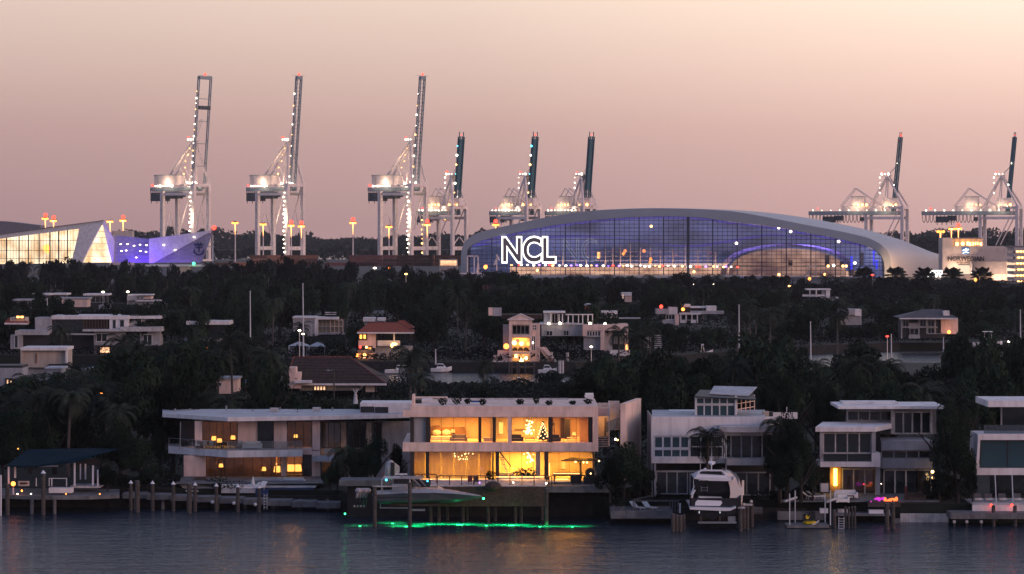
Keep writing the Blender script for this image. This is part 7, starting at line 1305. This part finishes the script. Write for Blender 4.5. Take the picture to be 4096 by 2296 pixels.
GZ = lambda Y: 2.2 if Y > 1000 else 2.
def palm(px, py, Y, label, fan=False, group=None, s=1., i=None, seed=None, z0=None):
    z0 = GZ(Y) if z0 is None else z0; seed = int(px*7+Y) if seed is None else seed; h = max(2.5, Z(py, Y)-z0-(.9*s if not fan else 1.3*s)); key = (round(h), seed % 3)
    if key not in PT: PT[key] = palm_trunk(round(h), seed=seed)
    me, top = PT[key]; k = h/round(h); r = thing('fan_palm' if fan else 'palm_tree', label, 'palm tree', (X(px, Y), Y, z0), group, random.Random(seed).uniform(0, 6.28))
    t = bpy_obj('trunk', me, r); t.scale = (1, 1, k); fm, sm = (FANP if fan else PALMS)[seed % (2 if fan else 3)]
    c = bpy_obj('crown', fm, r); c.location = (top[0], top[1], h); c.scale = (s,)*3; c2 = bpy_obj('fronds', sm, c); return r
def tree(px, py, Y, wpx, label, group=None, lod=None, seed=None, z0=None, squat=1.):
    z0 = GZ(Y) if z0 is None else z0; seed = int(px*3+Y*7+py) if seed is None else seed; rd = random.Random(seed); h = max(2.2, Z(py, Y)-z0); w = wpx*Y/F/2*1.12
    r = thing('broadleaf_tree', label, 'tree', (X(px, Y), Y, z0), group, rd.uniform(0, 6.28))
    L_ = NEAR if Y < 345 else (MID if Y < 980 else FARC); c = bpy_obj('crown', L_[seed % len(L_)], r); ch = min(h*.92, max(h*.72, w*1.3)); c.location = (0, 0, h-ch); c.scale = (w*1.04, w*1.04, ch*1.2)
    t = bpy_obj('trunk', TR[seed % 3], r); t.scale = (h*.75, h*.75, h*.95); return r
OCC = []      # (a,t,b,u,Y): what the photograph shows clear of foliage, up to depth Y
for q in """1840 940 2400 2104 1e9;120 1255 440 1332 650;440 1258 650 1325 650;200 1325 500 1385 640;82 1385 268 1460 520;0 1470 92 1520 500;735 1278 920 1370 655;1165 1262 1378 1335 720;1150 1362 1305 1385 640;1428 1280 1655 1440 625;1150 1425 1545 1570 466;867 1525 948 1560 450;1948 1226 2170 1480 612;2166 1240 2515 1345 630;2395 1320 2515 1415 630;2470 1166 2530 1206 900;2622 1214 2900 1298 800;3208 1152 3330 1200 1000;3346 1232 3448 1285 780;3600 1236 3840 1350 705;3900 1322 4000 1376 712;2572 1336 2650 1394 645;1505 1490 2160 1585 540;2700 1376 2870 1440 668;3245 1405 3310 1450 640;3590 1408 3700 1480 640;500 1174 620 1206 840;125 1170 270 1182 850;330 1170 435 1184 850;1925 1135 1966 1178 880;650 1600 1650 2000 330;1600 1570 2570 1800 318;2600 1545 3200 1860 310;3255 1600 3790 2000 314;3900 1595 4096 2060 310;330 1180 440 1235 840;1450 1268 1545 1290 720;2150 1385 2290 1490 606""".split(';'):
    v = q.split()
    if len(v) == 5 and v[4] != '1e9': OCC.append(tuple(float(k) for k in v))
def clear(px, t, Y, wpx, k=.36):
    b = HY+(CH-GZ(Y))*F/Y; b = b-(b-t)*.12; a0, a1 = px-wpx*k, px+wpx*k
    for (a, tt, bb, u, Yo) in OCC:
        if Y < Yo-.5 and a0 < bb and a1 > a and t < u and b > tt: return False
    return True
G1 = 'trees crowding behind the waterfront houses'; G2 = 'trees on the middle island'; G3 = 'trees along the causeway'
for a in ((2495, 1790, 301, 230, 'bushy tree filling the gap between lit villa and white house'), (2440, 1850, 299.5, 130, 'lower round tree at the right end of the villa terrace'), (2560, 1870, 302, 120, 'dark tree over the low pergola deck'), (3150, 1690, 301, 190, 'tall dense tree right of the white house'), (3205, 1760, 300, 150, 'bushy tree against the grey stacked house'), (3120, 1830, 299, 150, 'broad low tree above the grey crate'), (3250, 1850, 301, 60, 'slim leafy tree touching the yellow lit wall'),
          (3790, 1640, 304, 170, 'tall tree right of the grey stacked house'), (3830, 1760, 300, 190, 'broad dark tree between grey and framed houses'), (3760, 1900, 299, 130, 'low tree at the pale seawall'), (3890, 1900, 299, 70, 'small shrub tree left of the framed house'), (1415, 1800, 312, 170, 'dark tree between dim house and lit villa'), (1500, 1760, 313, 150, 'tall shadowy tree left of the lit villa'), (1350, 1850, 313.5, 100, 'small round tree under the dim house porch'), (1590, 1790, 314, 90, 'narrow dark tree at the villa corner'), (1320, 1920, 313, 80, 'low bushes at the end of the pool'),
          (480, 1700, 322, 190, 'dense tree behind the blue canopy tip'), (560, 1760, 318, 190, 'rounded tree between pavilion and dim house'), (430, 1870, 312.6, 100, 'low tree under the canopy tip'), (590, 1880, 316, 130, 'dark shrub tree left of the terrace steps'), (640, 1720, 330, 110, 'pale flowering tree at the dim house roof corner'), (120, 1640, 335, 260, 'wide dark tree at the far left'), (300, 1660, 338, 240, 'wide dark tree above the blue canopy'), (10, 1720, 325, 200, 'dark tree cut by the left edge')):
    tree(*a)
for a in ((2830, 1715, 300.5, 'palm in front of the white house, behind the yacht', 1.0), (3120, 1672, 302, 'palm leaning over the white house right corner', .9), (272, 1560, 333, 'tall palm with bare pale trunk above the blue canopy', 1.05), (495, 1620, 331, 'palm with curved trunk right of the tall bare one', 1.), (420, 1585, 336, 'slim palm beside the warm lanterns', .9), (440, 1600, 336, 'second slim palm beside the warm lanterns', .9), (320, 1600, 340, 'palm behind the tall bare-trunked one', 1.), (1385, 1790, 312, 'feathery palm at the right end of the dim house', .8), (3820, 1590, 309, 'palm behind the right side trees', 1.), (60, 1590, 345, 'palm at the far left edge', 1.), (180, 1560, 350, 'palm behind the far left trees', 1.1)):
    palm(a[0], a[1], a[2], a[3], s=a[4])
# palms that stand out farther back
for a in ((500, 1340, 470, 'tall palm in front of the white mansion, right wing', 1.35), (560, 1370, 455, 'palm with drooping crown beside the tall one', 1.3), (250, 1300, 560, 'palm before the slatted floor of the white mansion', 1.2), (640, 1390, 440, 'palm left of the pink wall', 1.4), (930, 1330, 440, 'great feathery palm right of the slab house', 1.5), (1010, 1350, 450, 'palm beside the great feathery one', 1.4), (870, 1400, 430, 'shaggy palm above the pink wall', 1.3), (1080, 1390, 440, 'palm at the left end of the brown roof', 1.3), (1640, 1390, 440, 'grey-green palm standing before the orange roofed house', 1.55), (1690, 1490, 430, 'small palm at the canal edge', .9), (1660, 1460, 470, 'low palm beside the grey-green one', 1.), (2475, 1308, 600, 'palm in the porch of the white villa', 1.4), (2600, 1290, 620, 'palm in front of the grey louvres', 1.4), (1200, 1290, 690, 'palm in front of the white corner house', 1.2), (110, 1500, 440, 'palm with drooping fronds left of centre house', 1.2), (330, 1480, 430, 'palm over the small bluish house', 1.3), (1935, 1440, 520, 'slim dark palm trunk cluster in the canal', 1.), (2560, 1330, 520, 'palm in the dark wood right of the villa', 1.3), (3350, 1250, 640, 'palm above the right-hand canal', 1.3), (2950, 1250, 640, 'palm left of the tall pale mast', 1.3), (3080, 1230, 660, 'palm right of the tall pale mast', 1.4), (3000, 1200, 700, 'palm crown under the terminal right side', 1.4), (3560, 1440, 470, 'palm between the two canal gaps', 1.2), (3260, 1440, 470, 'palm below the left canal gap', 1.2), (2700, 1480, 420, 'palm deep in the dark wood, right of centre', 1.3), (3900, 1440, 430, 'palm in the dark wood at the right', 1.3), (3420, 1560, 380, 'palm behind the grey stacked house', 1.2), (120, 1240, 660, 'palm above the low left roof', 1.3), (700, 1240, 660, 'palm between mansion and slab house', 1.3)):
    palm(a[0], a[1], a[2], a[3], s=a[4])
for i, (x, t) in enumerate(((3460, 1078), (3580, 1076), (3697, 1080), (3812, 1078), (3925, 1080))): palm(x, t, 1180, 'fan palm before the terminal, '+('leftmost, slim and alone', 'second, broad crown by the shell end', 'third, by the truss bridge', 'fourth, before the cruise line tower', 'last, before the grey block')[i], True, 'fan palms in a row along the causeway', 2.7)
for i, x in enumerate((2432, 2500, 2545, 2600, 2700, 2780, 2870, 2760, 1990, 2300, 3350, 3400, 3300, 3620, 3760, 100, 170, 300, 830, 560, 620)): palm(x, (1092 if x > 1900 else 1050)+7*(i % 3)+(8 if x > 2000 else 0), 1130, 'feathery palm silhouetted along the causeway, '+('below the glowing letters, fourth', 'below the glowing letters, fifth', 'below the arch crest, first', 'below the arch crest, second', 'below the thick middle mullion', 'right of the thick middle mullion', 'below the inner dome left edge', 'second past the thick mullion', 'left of the glowing letters', 'under the letter L side', 'below the arch right end, second', 'below the arch right end, third', 'below the arch right end, first', 'between the first two fan palms', 'between third and fourth fan palm', 'below the pointed terminal, first', 'below the pointed terminal, second', 'below the slanted white wall', 'right of the anchor emblem', 'below the violet wing left', 'below the violet wing middle')[i], False, 'feathery causeway palms', 1.5, seed=i)
# masses of separate trees by depth
def prof(pts): return lambda x: float(np.interp(x, [p[0] for p in pts], [p[1] for p in pts]))
pf1 = prof([(-100, 1570), (100, 1540), (250, 1490), (400, 1450), (560, 1400), (700, 1385), (820, 1380), (860, 1330), (1120, 1360), (1150, 1560), (1500, 1580), (2060, 1570), (2120, 1500), (2200, 1450), (2350, 1425), (2500, 1405), (2600, 1380), (3220, 1375), (3250, 1446), (3300, 1446), (3325, 1372), (3560, 1372), (3600, 1470), (3690, 1460), (3720, 1355), (4200, 1350)])
pf2 = prof([(-100, 1120), (400, 1110), (900, 1100), (1300, 1105), (1700, 1100), (2100, 1110), (2400, 1130), (3000, 1150), (3500, 1165), (4200, 1160)])
pf3 = prof([(-100, 1040), (300, 1046), (500, 1052), (620, 1062), (900, 1052), (1100, 1016), (1200, 1020), (1300, 1040), (1450, 1066), (1650, 1076), (1850, 1088), (1960, 1080), (2030, 1062), (2090, 1092), (2200, 1104), (2450, 1104), (2620, 1090), (2900, 1104), (3100, 1092), (3250, 1112), (3400, 1122), (3560, 1118), (3700, 1124), (4200, 1132)])
cnt = [0]; used = []
def layer(Y0, dY, a, b, step, pf, wpx, label, group, add=0, hmax=14.5, p_palm=0.):
    x = a; rd = random.Random(int(Y0*3+a)); shore = prof([(p, y-640) for p, y in SB])
    while x < b:
        px = x+rd.uniform(-.3, .3)*step; Y = Y0+rd.uniform(0, dY)+(max(-25, shore(px)) if 640 < Y0 < 900 else 0); w = wpx*rd.uniform(.8, 1.65); py = pf(px)+add+rd.uniform(-16, 34)*(500/Y if Y > 500 else 1.2); py = max(py, HY-(hmax*rd.uniform(.8, 1)+GZ(Y)-CH)*F/Y)
        hh = Z(py, Y)-GZ(Y)
        ok = False
        for k in range(4):      # a lower, narrower tree where a tall one would stand before a house
            if clear(px, py, Y, w): ok = True; break
            py += (HY+(CH-GZ(Y))*F/Y-py)*.28; w *= .82
        if ok and Z(py, Y)-GZ(Y) > 2.:
            if rd.random() < .16 and Y < 980 and clear(px, py-30*500/Y, Y, 60): used.append((palm(px, max(py-rd.uniform(8, 34)*500/Y, pf(px)-30), Y, label, False, group, rd.uniform(1.1, 1.5)), px, 'palm'))
            else: used.append((tree(px, py, Y, w, label, group), px, label))
            cnt[0] += 1
        x += step
lb = 'dark broadleaf tree in the crowded wood behind the waterfront houses'
layer(334, 8, -40, 4200, 150, pf1, 200, lb, G1, 60, 11.5); layer(362, 16, -60, 4200, 165, pf1, 210, lb, G1, 30, 13); layer(405, 20, -40, 4200, 150, pf1, 200, lb, G1, 10, 14); layer(455, 25, -60, 4200, 140, pf1, 180, lb, G1, 0, 14); layer(500, 18, -40, 4200, 125, pf1, 160, lb, G1, 0, 14)
lb = 'dark broadleaf tree on the middle island'
layer(655, 25, -40, 4200, 105, pf2, 125, lb, G2, 110, 12); layer(712, 40, -60, 4200, 100, pf2, 120, lb, G2, 50, 13); layer(790, 45, -40, 4200, 95, pf2, 115, lb, G2, 20, 14.5); layer(880, 60, -60, 4200, 90, pf2, 110, lb, G2, 0, 15)
layer(1080, 50, -300, 4420, 66, pf3, 96, 'dark tree in the row along the causeway', G3, 2, 17)
LM = {G1: [(180, 'the pool pavilion'), (520, 'the canopy tip'), (900, 'the dim corner house'), (1320, 'the roof sculpture'), (1800, 'the lit villa'), (2300, 'the villa chimney'), (2560, 'the blade wall'), (2850, 'the white house'), (3200, 'the dense right tree'), (3500, 'the grey stacked house'), (3840, 'the right side trees'), (9999, 'the framed house')],
      G2: [(230, 'the pale roof edges'), (640, 'the white mansion'), (1080, 'the slab house'), (1400, 'the tallest flagpole'), (1700, 'the orange roof'), (2150, 'the pink house'), (2520, 'the white villa'), (2900, 'the terraced villa'), (3300, 'the pergola house'), (3560, 'the bluish house corner'), (3880, 'the grey hip roof'), (9999, 'the right bank boat')],
      G3: [(450, 'the pointed terminal'), (860, 'the violet wing'), (1260, 'the second crane'), (1760, 'the third crane'), (2250, 'the glowing letters'), (2900, 'the middle of the arch'), (3560, 'the arch end'), (9999, 'the cruise line building')]}
bk = {}
for o, px, l in used:
    g_ = o['group']; n_ = next(nm for lim, nm in LM[g_] if px < lim); row = int((o.location.y-300)//45) if g_ != G3 else 0; bk.setdefault((g_, l, n_, row), []).append((px, o))
rows_ = {}
for (g_, l, n_, row) in bk: rows_.setdefault(g_, set()).add(row)
ORD_ = ('leftmost', 'second', 'third', 'fourth', 'fifth', 'sixth', 'seventh', 'eighth', 'ninth', 'tenth', 'eleventh', 'twelfth', 'thirteenth', 'fourteenth')
for (g_, l, n_, row), v in bk.items():
    k = sorted(rows_[g_]).index(row); v.sort(key=lambda t: t[0])
    for i, (px, o) in enumerate(v):
        w_ = {G1: 'in the wood behind', G2: 'on the island by', G3: 'of the causeway below'}[g_]
        o['label'] = '%s %s %s %s%s, %s from left' % (('low bushy', 'tall')[o.children[0].location.z > 1.8] if g_ != G3 and l != 'palm' else ('feathery' if l == 'palm' else 'round'), 'palm' if l == 'palm' else 'tree', w_, n_, ', '+('front', 'second', 'third', 'fourth', 'fifth', 'sixth', 'seventh', 'eighth', 'ninth')[k]+' row' if g_ != G3 else '', ORD_[min(i, 13)]) if i else 'dark %s %s %s%s, leftmost' % ('palm' if l == 'palm' else 'tree', w_, n_, ', '+('front', 'second', 'third', 'fourth', 'fifth', 'sixth', 'seventh', 'eighth', 'ninth')[k]+' row' if g_ != G3 else '')
print('trees', cnt[0])
# undergrowth closing the gaps near the ground
def growth(name, Y, dY, a, b, zt, n, size, seed): 
    def fn(r, n):
        px = r.uniform(a, b, n); yy = Y+r.uniform(0, dY, n)+(np.interp(px, [p for p, y in SB], [y-640 for p, y in SB]) if 630 < Y < 900 else 0); x = (px-CX)*yy/F; h = (.5+.5*np.sin(x*.35+yy*.2+seed))*(.6+.4*np.sin(x*1.1+seed)); z = GZ(Y)+zt*(.35+.65*np.clip(h, 0, 1))*r.uniform(0, 1, n)**.6
        return np.stack([x, yy, z], 1), r.normal(0, 1, (n, 3))
    n = int(n*1.8); size *= .72; v = leaf_cloud(fn, n, size, seed, .1); return tag(bpy_obj(name, quads_mesh(name, v, 'leaf_far')), kind='stuff')
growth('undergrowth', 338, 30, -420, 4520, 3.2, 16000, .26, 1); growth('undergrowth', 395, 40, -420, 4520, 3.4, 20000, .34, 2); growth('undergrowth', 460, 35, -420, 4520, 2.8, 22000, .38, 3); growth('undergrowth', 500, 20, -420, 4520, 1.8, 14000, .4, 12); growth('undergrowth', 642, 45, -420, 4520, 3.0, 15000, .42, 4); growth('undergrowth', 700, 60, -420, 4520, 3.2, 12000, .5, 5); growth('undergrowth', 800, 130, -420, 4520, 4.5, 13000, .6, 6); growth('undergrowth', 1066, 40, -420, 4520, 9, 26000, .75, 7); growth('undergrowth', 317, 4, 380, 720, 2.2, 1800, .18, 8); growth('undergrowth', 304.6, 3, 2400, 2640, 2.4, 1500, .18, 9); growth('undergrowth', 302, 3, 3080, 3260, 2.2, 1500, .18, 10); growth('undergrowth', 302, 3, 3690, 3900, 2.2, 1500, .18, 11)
# canal banks
for Yc, a, b, lab in ((0, 0, 0, 0),):
    pass
for pts, lab in (((SB[1], SB[2]), 'left'), ((SB[2], SB[3]), 'centre left'), ((SB[3], SB[4]), 'centre'), ((SB[4], SB[5]), 'centre right'), ((SB[5], SB[6]), 'right'), ((SB[6], SB[7]), 'far right')):
    (p0, y0), (p1, y1) = pts; w = T('canal_bank_wall', 'dark bank wall of the canal, '+lab+' stretch', 'seawall', (p0+p1)/2, (y0+y1)/2-.6, 0.); n = 6
    for i in range(n):
        a0 = p0+(p1-p0)*i/n; a1 = p0+(p1-p0)*(i+.97)/n; ya_ = y0+(y1-y0)*i/n; yb = y0+(y1-y0)*(i+.97)/n
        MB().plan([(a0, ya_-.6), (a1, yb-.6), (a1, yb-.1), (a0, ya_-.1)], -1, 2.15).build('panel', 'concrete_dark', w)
hz = MB().box(-3700, 3700, -30, 5300, -6, 172).build('haze', 'asphalt'); tag(hz, kind='stuff')
hm = bpy.data.materials.new('haze_air'); hm.use_nodes = True; ht = hm.node_tree; ht.nodes.clear(); ho = ht.nodes.new('ShaderNodeOutputMaterial'); hv = ht.nodes.new('ShaderNodeVolumePrincipled')
hv.inputs['Density'].default_value = HAZE; hv.inputs['Color'].default_value = (.95, .93, .95, 1); hv.inputs['Anisotropy'].default_value = .2
ht.links.new(hv.outputs[0], ho.inputs['Volume']); hz.data.materials.clear(); hz.data.materials.append(hm)
